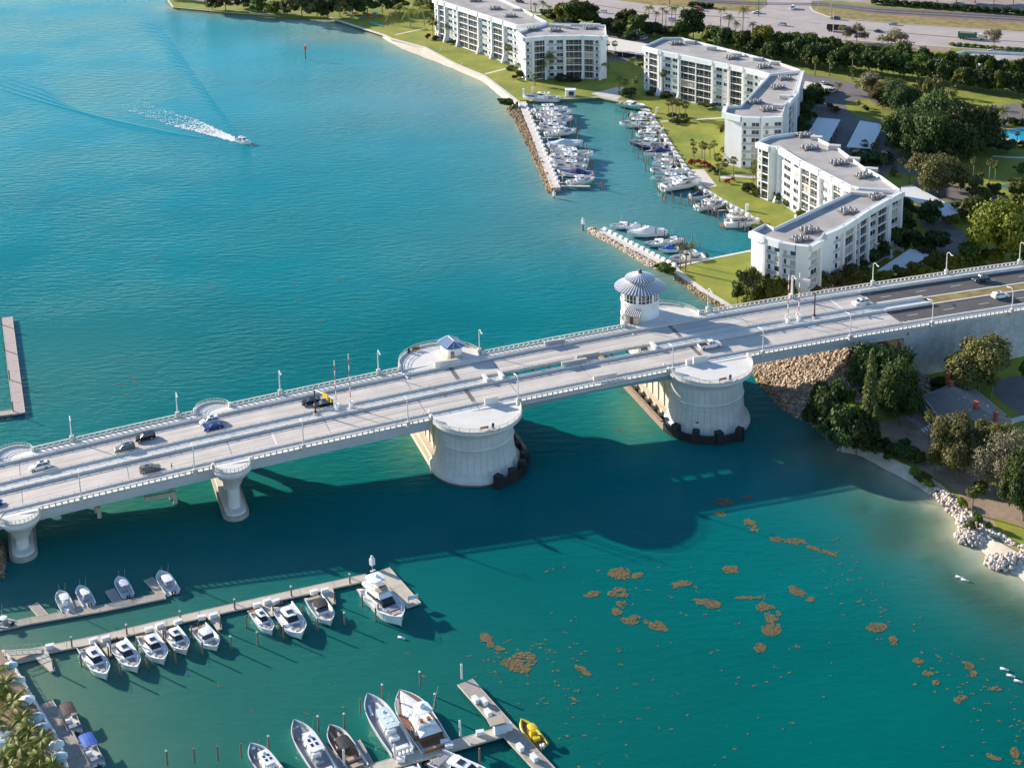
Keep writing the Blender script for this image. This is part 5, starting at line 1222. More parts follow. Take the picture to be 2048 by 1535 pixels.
dk_ = [pile(x, y, 2.2, True, z0=.5) for x, y in ((144, 1293), (254, 1268), (361, 1241), (470, 1217), (583, 1191), (700, 1166))]
label_row(dk_, 'thick dock pile', 'piles through the long pale dock', 'piles of the long pale dock')
wp = [pile(x, y, h, True, True, .6) for x, y, h in ((924, 1362, 3.6), (921, 1480, 4.0), (797, 1437, 4.0), (689, 1535, 3.6), (790, 1518, 3.0))]
label_row(wp, 'white pointed dock pile', 'white piles around the lower dock', 'white piles of the lower dock')
bp_ = [pile(x, y, 4.0, c) for x, y, c in ((722, 1435, False), (766, 1406, True), (841, 1380, True), (871, 1425, True), (590, 1495, False), (638, 1470, True), (690, 1465, True), (484, 1525, False), (539, 1510, True), (437, 1530, False), (336, 1540, True), (390, 1535, False), (960, 1385+150, False))]
label_row(bp_, 'dark mooring pile', 'piles in the lower marina', 'dark piles of the lower marina')
ld = [pile(x, y, 3.6, False) for x, y in ((4, 655), (10, 706), (20, 765), (27, 828))]
label_row(ld, 'dark pile', 'piles left of the pink-grey dock', 'piles of the dock at the left edge')
import itertools
mp = []
rs = random.Random(5)
for line, n in ((((1140, 242), (1200, 384)), 22), (((1236, 222), (1330, 410)), 30), (((1330, 395), (1520, 470)), 26), (((1240, 452), (1405, 500)), 12)):
    (x0, y0), (x1, y1) = line
    for i in range(n):
        f = (i+.5)/n; mp.append(pile(x0+(x1-x0)*f+rs.uniform(-6, 9), y0+(y1-y0)*f+rs.uniform(-3, 5), rs.uniform(2.6, 4.0), False))
for a_, b_, w_ in ((0, 22, 'off the breakwater pier'), (22, 52, 'off the upper inner seawall'), (52, 78, 'off the lower inner seawall'), (78, 90, 'behind the rock-edged jetty')): label_row(mp[a_:b_], 'brown wooden mooring pile', w_, 'brown piles of the condominium marina')
# channel markers
def marker(px, py, label, col, h=6.5):
    p = at(px, py, 0); t = thing('channel_marker', label, 'channel marker', (p.x, p.y, 0)); mb = MB(); mb.tube([(0, 0, -2), (0, 0, h)], .22, 8); mb.obj('pile', WOODD, t)
    mb = MB(); mb.lathe((0, 0, h-1.9), [(0, 0), (.62, .05), (.62, 1.5), (.0, 1.6)], 4, smooth=False); mb.obj('dayboard', col, t)
    mb = MB(); mb.lathe((0, 0, h-.2), [(.25, 0), (.28, .4), (0, .6)], 8); mb.obj('lantern', WHITE, t)
REDM = mat('marker_red', (.62, .06, .02), .5)
marker(611, 118, 'channel marker pile with a red board in the upper bay', REDM)
marker(1166, 461, 'small channel marker with a white sign off the jetty tip', WHITE, 4.2)
marker(1108, 396, 'short marker pile at the outer end of the breakwater rocks', WHITE, 2.6)
marker(745, 1140, 'slim white light pole behind the big motor yacht', WHITE, 3.2)
# white dock boxes and pedestals
bx = MB(); bx.box((0, 0, .4), (1.5, .8, .75)); bx.box((0, 0, .82), (1.6, .9, .1)); box_me = bx.mesh('dock_box', WHITE)
def dbox(px, py, z, rz, sc=1.0):
    p = at(px, py, z); o = put('dock_box', box_me, None, p, (0, 0, rz), (sc, sc, sc)); tag(o, 'x', 'dock box'); return o
rzm = heading(at(66, 1303, 0), at(735, 1153, 0))
bs = [dbox(x, y, .55, rzm+rs.uniform(-.1, .3), 1.0) for x, y in ((100, 1296), (187, 1284), (212, 1280), (298, 1262), (320, 1254), (356, 1247), (404, 1238), (427, 1234), (514, 1213), (534, 1206), (552, 1206), (628, 1187), (650, 1184))]
label_row(bs, 'white dock box', 'boxes on the long pale dock', 'boxes on the long pale dock')
rzj = heading(at(930, 1362, 0), at(1120, 1568, 0))
bs = [dbox(x, y, 1.0, rzj, 1.0) for x, y in ((951, 1402), (976, 1428), (1040, 1498), (968, 1406), (1068, 1518))]+[dbox(x, y, .9, .2, .9) for x, y in ((889, 1487), (960, 1468), (898, 1495), (802, 1522))]
label_row(bs, 'white utility box', 'boxes on the grey jetty and cross dock', 'boxes on the lower dock and jetty')
rA = heading(at(1044, 203, 0), at(1112, 375, 0))
bs = []
for i in range(20):
    f = i/19; bs.append(dbox(1053+(1117-1053)*f, 212+(366-212)*f, 1.45, rA, .95))
label_row(bs, 'white dock box', 'boxes lining the breakwater pier', 'boxes lining the breakwater pier')
bs = []; rB = heading(at(1290, 222, 0), at(1390, 360, 0))
for line, n in ((((1290, 222), (1385, 358)), 17), (((1400, 378), (1505, 438)), 11)):
    for i in range(n):
        f = i/(n-1); bs.append(dbox(line[0][0]+(line[1][0]-line[0][0])*f, line[0][1]+(line[1][1]-line[0][1])*f, 1.5, rB+rs.uniform(-.3, .3), .95))
label_row(bs[:17], 'white dock box', 'on the upper inner seawall', 'boxes lining the inner seawall'); label_row(bs[17:], 'white dock box', 'on the lower inner seawall', 'boxes lining the inner seawall')
rC = heading(at(1196, 459, 0), at(1350, 537, 0)); bs = []
for i in range(14): f = i/13; bs.append(dbox(1210+(1348-1210)*f, 460+(531-460)*f, 1.45, rC, .95))
label_row(bs, 'white dock box', 'boxes lining the rock-edged jetty', 'boxes lining the rock-edged jetty')
# shelter at the dock junction
p = at(1000, 1462, .9); sh = thing('dock_kiosk', 'small white kiosk with tan roof at the junction of jetty and cross dock', 'kiosk', p, .25)
mb = MB(); mb.box((0, 0, .9), (2.2, 1.6, 1.8)); mb.obj('cabinet', mat('pale_blue_box', (.60, .68, .72), .5), sh)
mb = MB(); mb.box((-.6, .2, 2.2), (2.8, 2.2, .25), .1); mb.obj('roof', mat('tan_roof', (.42, .35, .27), .8), sh)
mb = MB(); mb.box((1.7, 0, .6), (1.0, .9, 1.2)); mb.obj('dock_box', WHITE, sh)
# sign at the end of the long dock
p = at(826, 1205, .55); sg = thing('dock_sign', 'pale blue sign board on the end of the long dock by the yacht bow', 'sign', p, rzm)
mb = MB(); mb.box((0, 0, 1.3), (2.2, .1, .9)); mb.obj('board', mat('pale_board', (.62, .70, .74)), sg)
for x in (-.9, .9): mb = MB(); mb.tube([(x, 0, 0), (x, 0, 1.7)], .06, 6); mb.obj('post', METAL, sg)
# people
SKIN = mat('skin', (.45, .25, .17), .6)
def person(p, rz, label, shirt, trousers=(.05, .06, .09), sit=False, s=1.0):
    t = thing('person', label, 'person', p, rz)
    t.scale = (s, s, s)
    me = bpy.data.meshes.new('body'); hz = .95 if not sit else .5
    J = {'pelvis': (0, 0, hz), 'chest': (0, 0, hz+.36), 'neck': (0, 0, hz+.55), 'head': (0.02, 0, hz+.70), 'top': (.02, 0, hz+.80)}
    v = [J['pelvis'], J['chest'], J['neck'], J['head'], J['top']]; e = [(0, 1), (1, 2), (2, 3), (3, 4)]; rad = [.14, .155, .055, .10, .07]
    for sd in (1, -1):
        b0 = len(v)
        if sit: v += [(.08, sd*.1, hz-.02), (.48, sd*.12, hz), (.5, sd*.12, .08), (.62, sd*.13, .05)]
        else: v += [(0, sd*.1, hz-.06), (.03*sd, sd*.11, .5), (0, sd*.11, .08), (.13, sd*.12, .04)]
        rad += [.10, .07, .05, .05]; e += [(0, b0), (b0, b0+1), (b0+1, b0+2), (b0+2, b0+3)]
        b1 = len(v); v += [(0, sd*.19, hz+.48), (.03, sd*.24, hz+.22), (.16, sd*.2, hz+.02), (.2, sd*.19, hz-.04)]; rad += [.06, .045, .035, .04]; e += [(1, b1), (b1, b1+1), (b1+1, b1+2), (b1+2, b1+3)]
    me.from_pydata(v, e, []); o = bpy.data.objects.new('body', me); COL.objects.link(o); o.parent = t
    sk = o.modifiers.new('s', 'SKIN')
    for i, r_ in enumerate(rad): me.skin_vertices[0].data[i].radius = (r_, r_)
    me.skin_vertices[0].data[0].use_root = True; sb = o.modifiers.new('d', 'SUBSURF'); sb.levels = 1; sb.render_levels = 1
    m = bpy.data.materials.new('clothes'); m.use_nodes = True; n = m.node_tree.nodes; l = m.node_tree.links
    tc = n.new('ShaderNodeTexCoord'); sp = n.new('ShaderNodeSeparateXYZ'); cr = n.new('ShaderNodeValToRGB'); l.new(tc.outputs['Object'], sp.inputs[0]); mp_ = n.new('ShaderNodeMath'); mp_.operation = 'DIVIDE'; mp_.inputs[1].default_value = 2; l.new(sp.outputs[2], mp_.inputs[0]); l.new(mp_.outputs[0], cr.inputs[0])
    cr.color_ramp.interpolation = 'CONSTANT'; c0 = cr.color_ramp.elements[0]; c0.color = (*trousers, 1); c1 = cr.color_ramp.elements[1]; c1.position = hz/2; c1.color = (*shirt, 1)
    c2 = cr.color_ramp.elements.new((hz+.56)/2); c2.color = (.45, .25, .17, 1); l.new(cr.outputs[0], n['Principled BSDF'].inputs[0]); me.materials.append(m)
    mb = MB(); mb.lathe((-.0, 0, hz+.70), [(.112, -.02), (.118, .05), (.07, .12), (0, .135)], 10); mb.obj('hair', mat('dark_hair', (.03, .02, .015), .6), t)
t_, n_ = bt(344, 940, .1); person(B(t_, -10.2+.0, .1) if n_ > -9.5 else B(t_, n_, .1), BA, 'person in dark clothes standing at the near kerb right of the tan car', (.05, .04, .04))
p = at(1078, 900-0, GZ); person((at(1742, 895, .9).x, at(1742, 895, .9).y, .9), 1.2, 'person in a red shirt standing at the top of the sandy cove', (.5, .04, .04))
person((at(1006, 1450, 1.0).x, at(1006, 1450, 1.0).y, 1.0), 2.0, 'person in dark clothes standing beside the dock kiosk', (.02, .02, .03))
person(tuple(Vector(rb.location)+Vector((3.2, -.9, .4))), -.3, 'person in a dark shirt sitting in the speeding boat', (.10, .03, .03), sit=True)
# running boat: foam and bow waves
def foam():
    st = rb.location; hd = rb.rotation_euler.z; d = Vector((math.cos(hd), math.sin(hd), 0)); s = Vector((-d.y, d.x, 0)); rg = np.random.RandomState(4); V = []; F = []
    endp = at(255, 207, 0); L = (endp-Vector((st.x, st.y, 0))).length; dd = (endp-Vector((st.x, st.y, 0))).normalized(); ss = Vector((-dd.y, dd.x, 0))
    for i in range(3600):
        f = rg.rand()**1.9; w = 1.1+4.8*min(1, f*2.2); g = rg.uniform(-1, 1); 
        if f > .45 and rg.rand() < .55: continue
        edge = .55 if f > .12 else 0
        if abs(g) < edge and rg.rand() < .45: continue
        p = Vector((st.x, st.y, 0))+dd*(f*L)+ss*(g*w)+dd*rg.uniform(-.6, .6); r = rg.uniform(.10, .42)*(1.25-f)
        a = rg.uniform(0, 6.28); k = len(V); zr = .16*rg.rand(); el_ = rg.uniform(1, 3.2)
        for q in range(6):
            b_ = q*math.pi/3; x = r*el_*math.cos(b_)*rg.uniform(.6, 1.1); y = r*math.sin(b_)*rg.uniform(.6, 1.1); V.append((p.x+x*math.cos(a*.3)-y*math.sin(a*.3), p.y+x*math.sin(a*.3)+y*math.cos(a*.3), .04+zr))
        F.append(tuple(range(k, k+6)))
    me = bpy.data.meshes.new('wake_foam'); me.from_pydata(V, [], F); me.materials.append(mat('foam', (.80, .84, .84), .7)); o = bpy.data.objects.new('wake_foam', me); COL.objects.link(o); tag(o, kind='stuff')
foam()

def ridge(pts, w, h, name):
    q = [at(x, y, 0) for x, y in pts]; out = []
    for i in range(40):
        t = i/39*(len(q)-1); k = min(int(t), len(q)-2); out.append(q[k].lerp(q[k+1], t-k))
    V = []; F = []; m = 7
    for i, p in enumerate(out):
        d = (out[min(i+1, 39)]-out[max(i-1, 0)]).normalized(); s = Vector((-d.y, d.x, 0)); f = math.sin(math.pi*min(1, i/39*1.0))**.5 if 0 < i < 39 else 0
        for j in range(m):
            g = -1+2*j/(m-1); V.append(tuple(p+s*(g*w)+Vector((0, 0, -.03+h*f*math.cos(g*math.pi/2)**2))))
    for i in range(39):
        for j in range(m-1): F.append((i*m+j, i*m+j+1, (i+1)*m+j+1, (i+1)*m+j))
    V_ = np.array(V); wm = bpy.data.objects['water'].data.materials[0]; me = np_mesh(name, V_, np.array(F), wm, smooth=True)
    ca = me.color_attributes.new('water_tint', 'FLOAT_COLOR', 'POINT'); ca.data.foreach_set('color', np.tile(np.array([.0, .225, .30, .5], np.float32), len(V)))
    o = bpy.data.objects.new(name, me); COL.objects.link(o); tag(o, kind='structure')
for k in range(4):
    ridge([(430-k*40, 281-k*4), (330-k*35, 263-k*5), (200-k*20, 235-k*6), (90, 205-k*8), (-10, 175-k*9)], 1.5, .26-.04*k, 'boat_wave')
for i in range(26):
    f = i/25; x, y = 466-f*160, 262-f*215; L_ = 9+22*f
    ridge([(x-L_, y-1-3*f), (x-L_*.3, y-1), (x+L_*.4, y+3+5*f), (x+L_*.7, y+8+10*f)], 1.0+.9*f, .17*(1-.5*f), 'boat_wave')
# ------------------------------------------------------------------ apartment buildings
UB = MB(); UB.box((0, 0, 0), (1, 1, 1)); ub_me = {}
def unit(m):
    if m.name not in ub_me: ub_me[m.name] = UB.mesh('block', m)
    return ub_me[m.name]
def blk(name, parent, m, base, ang, cx, cy, cz, sx, sy, sz):
    """box placed in a facade frame: cx along, cy outwards, cz up"""
    ca, sa = math.cos(ang), math.sin(ang)
    return put(name, unit(m), parent, (base[0]+cx*ca+cy*sa, base[1]+cx*sa-cy*ca, base[2]+cz), (0, 0, ang), (sx, sy, sz))
RS = random.Random(3)
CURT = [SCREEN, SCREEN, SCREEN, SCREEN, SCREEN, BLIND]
FH, NF = 2.98, 6
def facade(root, p0, p1, pat, z=0., lit=.25, H=None, stuff=None):
    """facade from p0 to p1 (outside on the right of the walking direction); pat: list of (kind, weight)"""
    p0 = Vector((p0[0], p0[1])); p1 = Vector((p1[0], p1[1])); L = (p1-p0).length; ang = math.atan2(p1.y-p0.y, p1.x-p0.x)
    H = H or NF*FH+2.0; tot = sum(w for _, w in pat); x = 0
    base = (p0.x-root.location.x, p0.y-root.location.y, z)
    for kd, w in pat:
        W = L*w/tot; c = x+W/2
        if kd == 'F':      # tall fin, splayed at the foot
            mb = MB(); d0, d1 = 1.0, 2.2; ca, sa = math.cos(ang), math.sin(ang)
            prof = [(-.3, 0), (d1, 0), (d0+.2, 3.0), (d0, 3.6), (d0, H-2.2), (d0+.5, H-1.4), (d0+.5, H), (-.3, H)]
            hw = min(W, .9)/2; vs = []
            for s in (-hw, hw):
                for o, zz in prof: vs.append((base[0]+(c+s)*ca+o*sa, base[1]+(c+s)*sa-o*ca, base[2]+zz))
            n = len(prof); mb.add(vs, [tuple(range(n)), tuple(reversed(range(n, 2*n)))]+[(i+n, (i+1) % n+n, (i+1) % n, i) for i in range(n)]); mb.obj('fin', STUCCO, root)
        elif kd == 'L':
            for f in range(NF):
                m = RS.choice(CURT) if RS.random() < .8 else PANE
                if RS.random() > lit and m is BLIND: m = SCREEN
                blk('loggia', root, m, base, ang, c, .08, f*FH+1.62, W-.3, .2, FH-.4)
                blk('balcony_slab', root, STUCCO, base, ang, c, .25, f*FH+.16, W, .62, .36)
                for q in range(3):
                    if W > 4.5: blk('screen_post', root, WHITE if W > 7 and q == 1 else METAL, base, ang, c+W*(q-1)*.3, .24, f*FH+1.6, .1, .1, FH-.5)
                blk('balcony_rail', root, METAL, base, ang, c, .45, f*FH+1.15, W-.4, .05, .07)
            for e in (-1, 1): blk('pier', root, STUCCO, base, ang, c+e*(W/2-.12), .3, H/2-1.0, .26, .72, H-2.0)
        elif kd in 'WS':
            wd = W*.64 if kd == 'W' else min(1.1, W*.4)
            for f in range(NF):
                blk('window', root, PANE if RS.random() > .2 else BLIND, base, ang, c+(W*.12 if kd == 'W' else -.1), .03, f*FH+1.75, wd, .12, 1.45)
                blk('window_sill', root, STUCCO, base, ang, c+(W*.12 if kd == 'W' else -.1), .1, f*FH+.98, wd+.2, .26, .1)
                blk('spandrel', root, STUCCOG, base, ang, c, .07, f*FH+.35, W-.2, .22, .85)
                if kd == 'W' and wd > 2: blk('window_mullion', root, WHITE, base, ang, c+W*.12, .07, f*FH+1.75, .08, .12, 1.45)
        x += W
    blk('parapet_band', root, STUCCO, base, ang, L/2, .62, H-.95, L, 1.25, 1.9)
def wing(name, label, roofpx, faces, ac, stairs=(), zr=20.8, group='white apartment buildings by the marina', notch=()):
    """roofpx: outline at roof-edge height, listed anticlockwise seen from above"""
    pts = [at(x, y, zr) for x, y in roofpx]; ar = sum(pts[i].x*pts[(i+1) % len(pts)].y-pts[(i+1) % len(pts)].x*pts[i].y for i in range(len(pts)))
    c = sum(pts, Vector())/len(pts); root = thing(name, label, 'building', (c.x, c.y, GZ), 0, group)
    loc = [(p.x-c.x, p.y-c.y) for p in pts]
    mb = MB(); mb.prism(loc, -.5, zr-GZ-1.0, top=False); mb.obj('wall', STUCCO, root)
    mb = MB(); mb.prism(loc, zr-GZ-1.3, zr-GZ-.98, mtop=0); rf = mb.obj('roof', ROOFG, root)
    n = len(loc); par = MB(); cc = 1 if ar > 0 else -1
    for i in range(n):
        a = Vector((*loc[i], 0)); b = Vector((*loc[(i+1) % n], 0)); d = (b-a)
        if d.length < .5: continue
        d.normalize(); s = Vector((-d.y, d.x, 0))*cc*.14
        m2 = MB(); m2.beam(a+s+Vector((0, 0, zr-GZ-.5)), b+s+Vector((0, 0, zr-GZ-.5)), .3, 1.1); m2.obj('parapet', STUCCO, root)
    for i, pat in faces.items():
        a = pts[i]; b = pts[(i+1) % n]
        if ar < 0: a, b = b, a
        facade(root, a, b, pat, H=zr-GZ)
    for x, y in ac:
        p = at(x, y, zr-.9); q = p-root.location; mb = MB(); m2 = MB(); rr = random.Random(int(x*7+y))
        an = 0.3; ca, sa = math.cos(an), math.sin(an)
        for k in range(7):
            u, v = (k % 4-1.5)*1.35+rr.uniform(-.2, .2), (k//4-.5)*1.7+rr.uniform(-.2, .2)
            o = (q.x+u*ca-v*sa, q.y+u*sa+v*ca, q.z+.25)
            m2.lathe(o, [(.48, 0), (.5, .1), (.5, 1.05), (.36, 1.1), (.34, 1.0), (0, 1.0)], 10)
        mb.box((q.x, q.y, q.z+.12), (6.2, 3.6, .12), an); st = mb.obj('equipment_frame', mat('weathered_frame', (.20, .17, .15), .8), root)
        o = m2.obj('air_conditioners', mat('ac_grey', (.27, .27, .27), .5), root); o['kind'] = 'stuff'
    for x, y, w, d, h in stairs:
        p = (at(x, y, zr-.9)-root.location); mb = MB(); mb.box((p.x*.9, p.y*.9, p.z+h*.3), (w*.8, d*.5, h*.6), -.3); mb.obj('roof_house', CONC, root)
    return root
F = ('F', .9)
pA = [('S', 2.2), F, ('L', 3), F, ('W', 3), ('W', 3), F, ('L', 5), ('L', 5), F, ('W', 3.5), ('S', 2.5), F, ('L', 5), F, ('W', 3.5), ('S', 2.5)]
wing('apartment_building', 'white apartment block cut by the top edge, long wing behind the curved beach lawn',
     [(868, -3), (1035, 50), (1094, 44), (1050, 20), (960, -22), (900, -30)][::1], {0: pA}, [(990, 18), (1020, 33), (950, 2)], [(1085, 36, 5, 4, 1.8), (1040, 22, 5, 4, 1.6)])
wing('apartment_building', 'white six storey apartment block facing the top end of the marina basin',
     [(1036, 64), (1050, 75), (1089, 71), (1164, 70), (1203, 72), (1213, 70), (1211, 50), (1140, 47), (1094, 46)],
     {0: [('P', 1)], 1: [('S', 2), F, ('L', 4)], 2: [F, ('W', 3), ('W', 4), F, ('L', 7)], 3: [F, ('L', 5), ('S', 2.5), F], 4: [('P', 1)]},
     [(1065, 60), (1110, 62), (1180, 57)], [(1135, 55, 4, 4, 2.2), (1110, 52, 8, 3, 1.8), (1185, 50, 12, 3, 1.8)])
wing('apartment_building', 'long white apartment block above the lawn with palms, left part of the bent building',
     [(1288, 92), (1322, 101), (1425, 122), (1520, 142), (1540, 148), (1602, 140), (1549, 122), (1432, 92), (1362, 75), (1326, 75)],
     {0: [('S', 2.5), ('L', 4), F], 1: [F, ('W', 3), ('W', 3), F, ('L', 6), ('L', 6)], 2: [F, ('W', 4), ('W', 3), F, ('L', 6), F, ('W', 4), ('S', 3)], 3: [('P', 1)]},
     [(1352, 88), (1465, 117), (1528, 135)], [(1375, 84, 5, 4, 2.), (1422, 98, 5, 4, 2.4), (1478, 111, 5, 4, 1.8), (1525, 121, 5, 4, 1.8), (1565, 130, 5, 4, 1.8)])
wing('apartment_building', 'white apartment wing whose plain white end stands above the marina lawn',
     [(1540, 148), (1481, 211), (1454, 212), (1450, 225), (1484, 233), (1520, 234), (1564, 232), (1572, 206), (1590, 185), (1602, 141)],
     {2: [('P', 1)], 3: [('P', 1)], 4: [('S', 2), ('W', 3.5)], 5: [F, ('S', 2.5), ('W', 3)], 7: [F, ('L', 4), ('W', 3), F], 8: [F, ('L', 4), ('W', 3), ('L', 4), F]},
     [(1570, 158), (1556, 176), (1510, 205), (1535, 220)], [(1575, 196, 5, 4, 2.2), (1560, 216, 5, 4, 2.)])
wing('apartment_building', 'sunlit white apartment block with loggias beside the lower lawn',
     [(1516, 283), (1541, 292), (1557, 292), (1603, 320), (1702, 371), (1718, 375), (1802, 380), (1763, 352), (1726, 332), (1679, 297), (1638, 277), (1626, 267), (1600, 264), (1541, 272)],
     {0: [('S', 2), ('L', 3)], 1: [('P', 1)], 2: [F, ('W', 2.5), ('W', 2.5)], 3: [F, ('L', 5), ('L', 5), F, ('W', 3.5), ('S', 2.5), F, ('L', 5), F, ('W', 3)]},
     [(1610, 272), (1620, 297), (1678, 327), (1728, 353)], [(1632, 275, 5, 4, 2.), (1672, 296, 5, 4, 2.4), (1715, 322, 5, 4, 1.8), (1755, 345, 5, 4, 1.8)])
wing('apartment_building', 'white apartment wing nearest the bridge, its shaded side behind dark palms',
     [(1718, 376), (1640, 412), (1549, 455), (1530, 447), (1503, 461), (1530, 472), (1562, 482), (1593, 488), (1618, 490), (1640, 478), (1648, 466), (1668, 458), (1687, 448), (1733, 418), (1776, 394), (1802, 381)],
     {4: [('P', 1)], 5: [F, ('S', 2), ('W', 3)], 6: [F, ('S', 2), ('W', 3)], 7: [('P', 1)], 8: [('W', 3), F], 10: [('P', 1)], 11: [('S', 2), F], 12: [('L', 6), F, ('W', 3), ('L', 5)], 13: [F, ('W', 4), ('L', 5), F], 14: [F, ('W', 4), F]},
     [(1755, 395), (1697, 424), (1620, 462), (1602, 480)], [(1742, 384, 12, 4, 1.6)])
# tan low building by the highway, right
wing('office_building', 'low beige flat roofed office building at the right edge behind the trees', [(1905, 108), (1960, 128), (1990, 120), (2100, 132), (2100, 108), (1975, 103), (1930, 101)], {}, [], [], zr=7.5, group=None)
# ------------------------------------------------------------------ carports
def carport(label, quad, z=4.1, m=None):
    q = P2(quad, z); c = sum(q, Vector())/len(q); t = thing('carport', label, 'carport', (c.x, c.y, GZ))
    mb = MB(); mb.prism([p-c for p in q], z-GZ-.25, z-GZ, bottom=True); mb.obj('roof', m or WHITE, t)
    for i in range(len(q)):
        a, b = q[i], q[(i+1) % len(q)]
        for k in range(max(1, int((b-a).length/6))):
            p = a.lerp(b, (k+.5)/max(1, int((b-a).length/6)))-c; p = p*.94; mb = MB(); mb.box((p.x, p.y, (z-GZ-.25)/2), (.16, .16, z-GZ-.25)); mb.obj('post', WHITE, t)
WARM = mat('warm_white_roof', (.72, .66, .56), .6); BLUEW = mat('white_carport_roof', (.70, .72, .73), .5)
carport('cream carport roof between the two left apartment blocks', [(1204, 98), (1213, 74), (1300, 89), (1286, 110)], m=WARM)
carport('small cream carport behind the bent apartment building', [(1606, 178), (1610, 162), (1665, 174), (1641, 185)], m=WARM)
carport('left one of the two shaded blue-white carports', [(1604, 283), (1635, 235), (1681, 239), (1652, 292)], m=BLUEW)
carport('right one of the two shaded blue-white carports', [(1693, 293), (1720, 241), (1767, 249), (1742, 297)], m=BLUEW)
carport('long bright white carport right of the sunlit apartment block', [(1802, 373), (1824, 369.6), (1935, 427), (1895, 435), (1802, 389)], m=BLUEW)
carport('blue-white carport next to the bridge approach', [(1754, 541), (1820, 497), (1865, 508), (1791, 549)], m=BLUEW)
# ------------------------------------------------------------------ house at the right
def old_house():
    z0 = 4.6; zr = 8.2; cs = P2([(1846, 792), (1925, 757), (2027, 842), (1962, 872), (1882, 838)], z0)
    c = sum(cs, Vector())/len(cs); h = thing('house', 'old house with grey shingle roof and red brick chimneys among the trees', 'house', (c.x, c.y, GZ)); o = Vector((c.x, c.y, GZ))
    q = [p-o for p in cs]; r0, r1 = at(1903, 774, zr)-o, at(1992, 835, zr-.6)-o
    RM = mat('grey_shingles', (.215, .20, .185), .9, var=.15, vscale=1.5, bump=.3, bscale=6)
    def row(a, b, ra, rb, nm='roof'):
        mb = MB(); mb.add([a, b, rb, ra], [(0, 1, 2, 3), (3, 2, 1, 0)][:1]); return mb.obj(nm, RM, h)
    def tri(pts_): mb = MB(); mb.add(pts_, [tuple(range(len(pts_)))]); o_ = mb.obj('roof', RM, h); return o_
    rm = r0.lerp(r1, .4)
    tri([q[1], q[0], r0]); tri([q[2], q[1], r0, r1]); tri([q[3], q[2], r1]); tri([q[4], q[3], r1, rm]); tri([q[0], q[4], rm, r0])
    inner = [p*.9 for p in q]; mb = MB(); mb.prism(inner, 0, z0-GZ-.05, top=False); mb.obj('wall', STUCCO, h)
    for i in range(len(q)):
        a, b = q[i], q[(i+1) % len(q)]; mb = MB(); mb.beam(a+Vector((0, 0, -.1)), b+Vector((0, 0, -.1)), .15, .22); mb.obj('eave_board', WHITE, h)
    for x, y, hh in ((1895, 766, 2.6), (1901, 774, 1.6), (1951, 818, 1.9), (1991, 842, 2.3)):
        p = at(x, y, zr-1.0)-o; mb = MB(); mb.box((p.x, p.y, p.z+hh/2), (.9, .9, hh), BA+.4); ch = mb.obj('chimney', BRICK, h)
        mb = MB(); mb.box((p.x, p.y, p.z+hh+.05), (1.1, 1.1, .2), BA+.4); mb.obj('chimney_cap', BRICK, ch)
    for x, y in ((1917, 800), (1934, 790), (1940, 822), (1975, 814), (1974, 828)):
        p = at(x, y, zr-1.2)-o; mb = MB(); mb.box((p.x, p.y, p.z+.25), (.4, .4, .5)); mb.obj('roof_vent', METAL, h)
    # veranda with white rail and stairs on the water side
    a, b = at(1848, 800, 3.0)-o, at(1885, 845, 3.0)-o; d = (b-a).normalized(); s = Vector((d.y, -d.x, 0))
    mb = MB(); mb.beam(a+s*.6-Vector((0, 0, .2)), b+s*.6-Vector((0, 0, .2)), 2.2, .2); mb.obj('veranda', CONCD, h)
    mb = MB(); L = (b-a).length
    for i in range(16): p = a+d*(L*i/15)+s*1.5; mb.beam(p, p+Vector((0, 0, 1)), .08, .08)
    mb.beam(a+s*1.5+Vector((0, 0, 1)), b+s*1.5+Vector((0, 0, 1)), .12, .1); mb.obj('veranda_rail', WHITE, h)
    p0, p1 = b+s*1.2, b+s*4.8+Vector((0, 0, -1.6)); mb = MB()
    for i in range(6): p = p0.lerp(p1, i/5); mb.box(p, (1.6, .5, .18), math.atan2(s.y, s.x)+math.pi/2)
    mb.obj('stairs', WHITE, h); h.children[-1]['kind'] = 'stuff'
old_house()
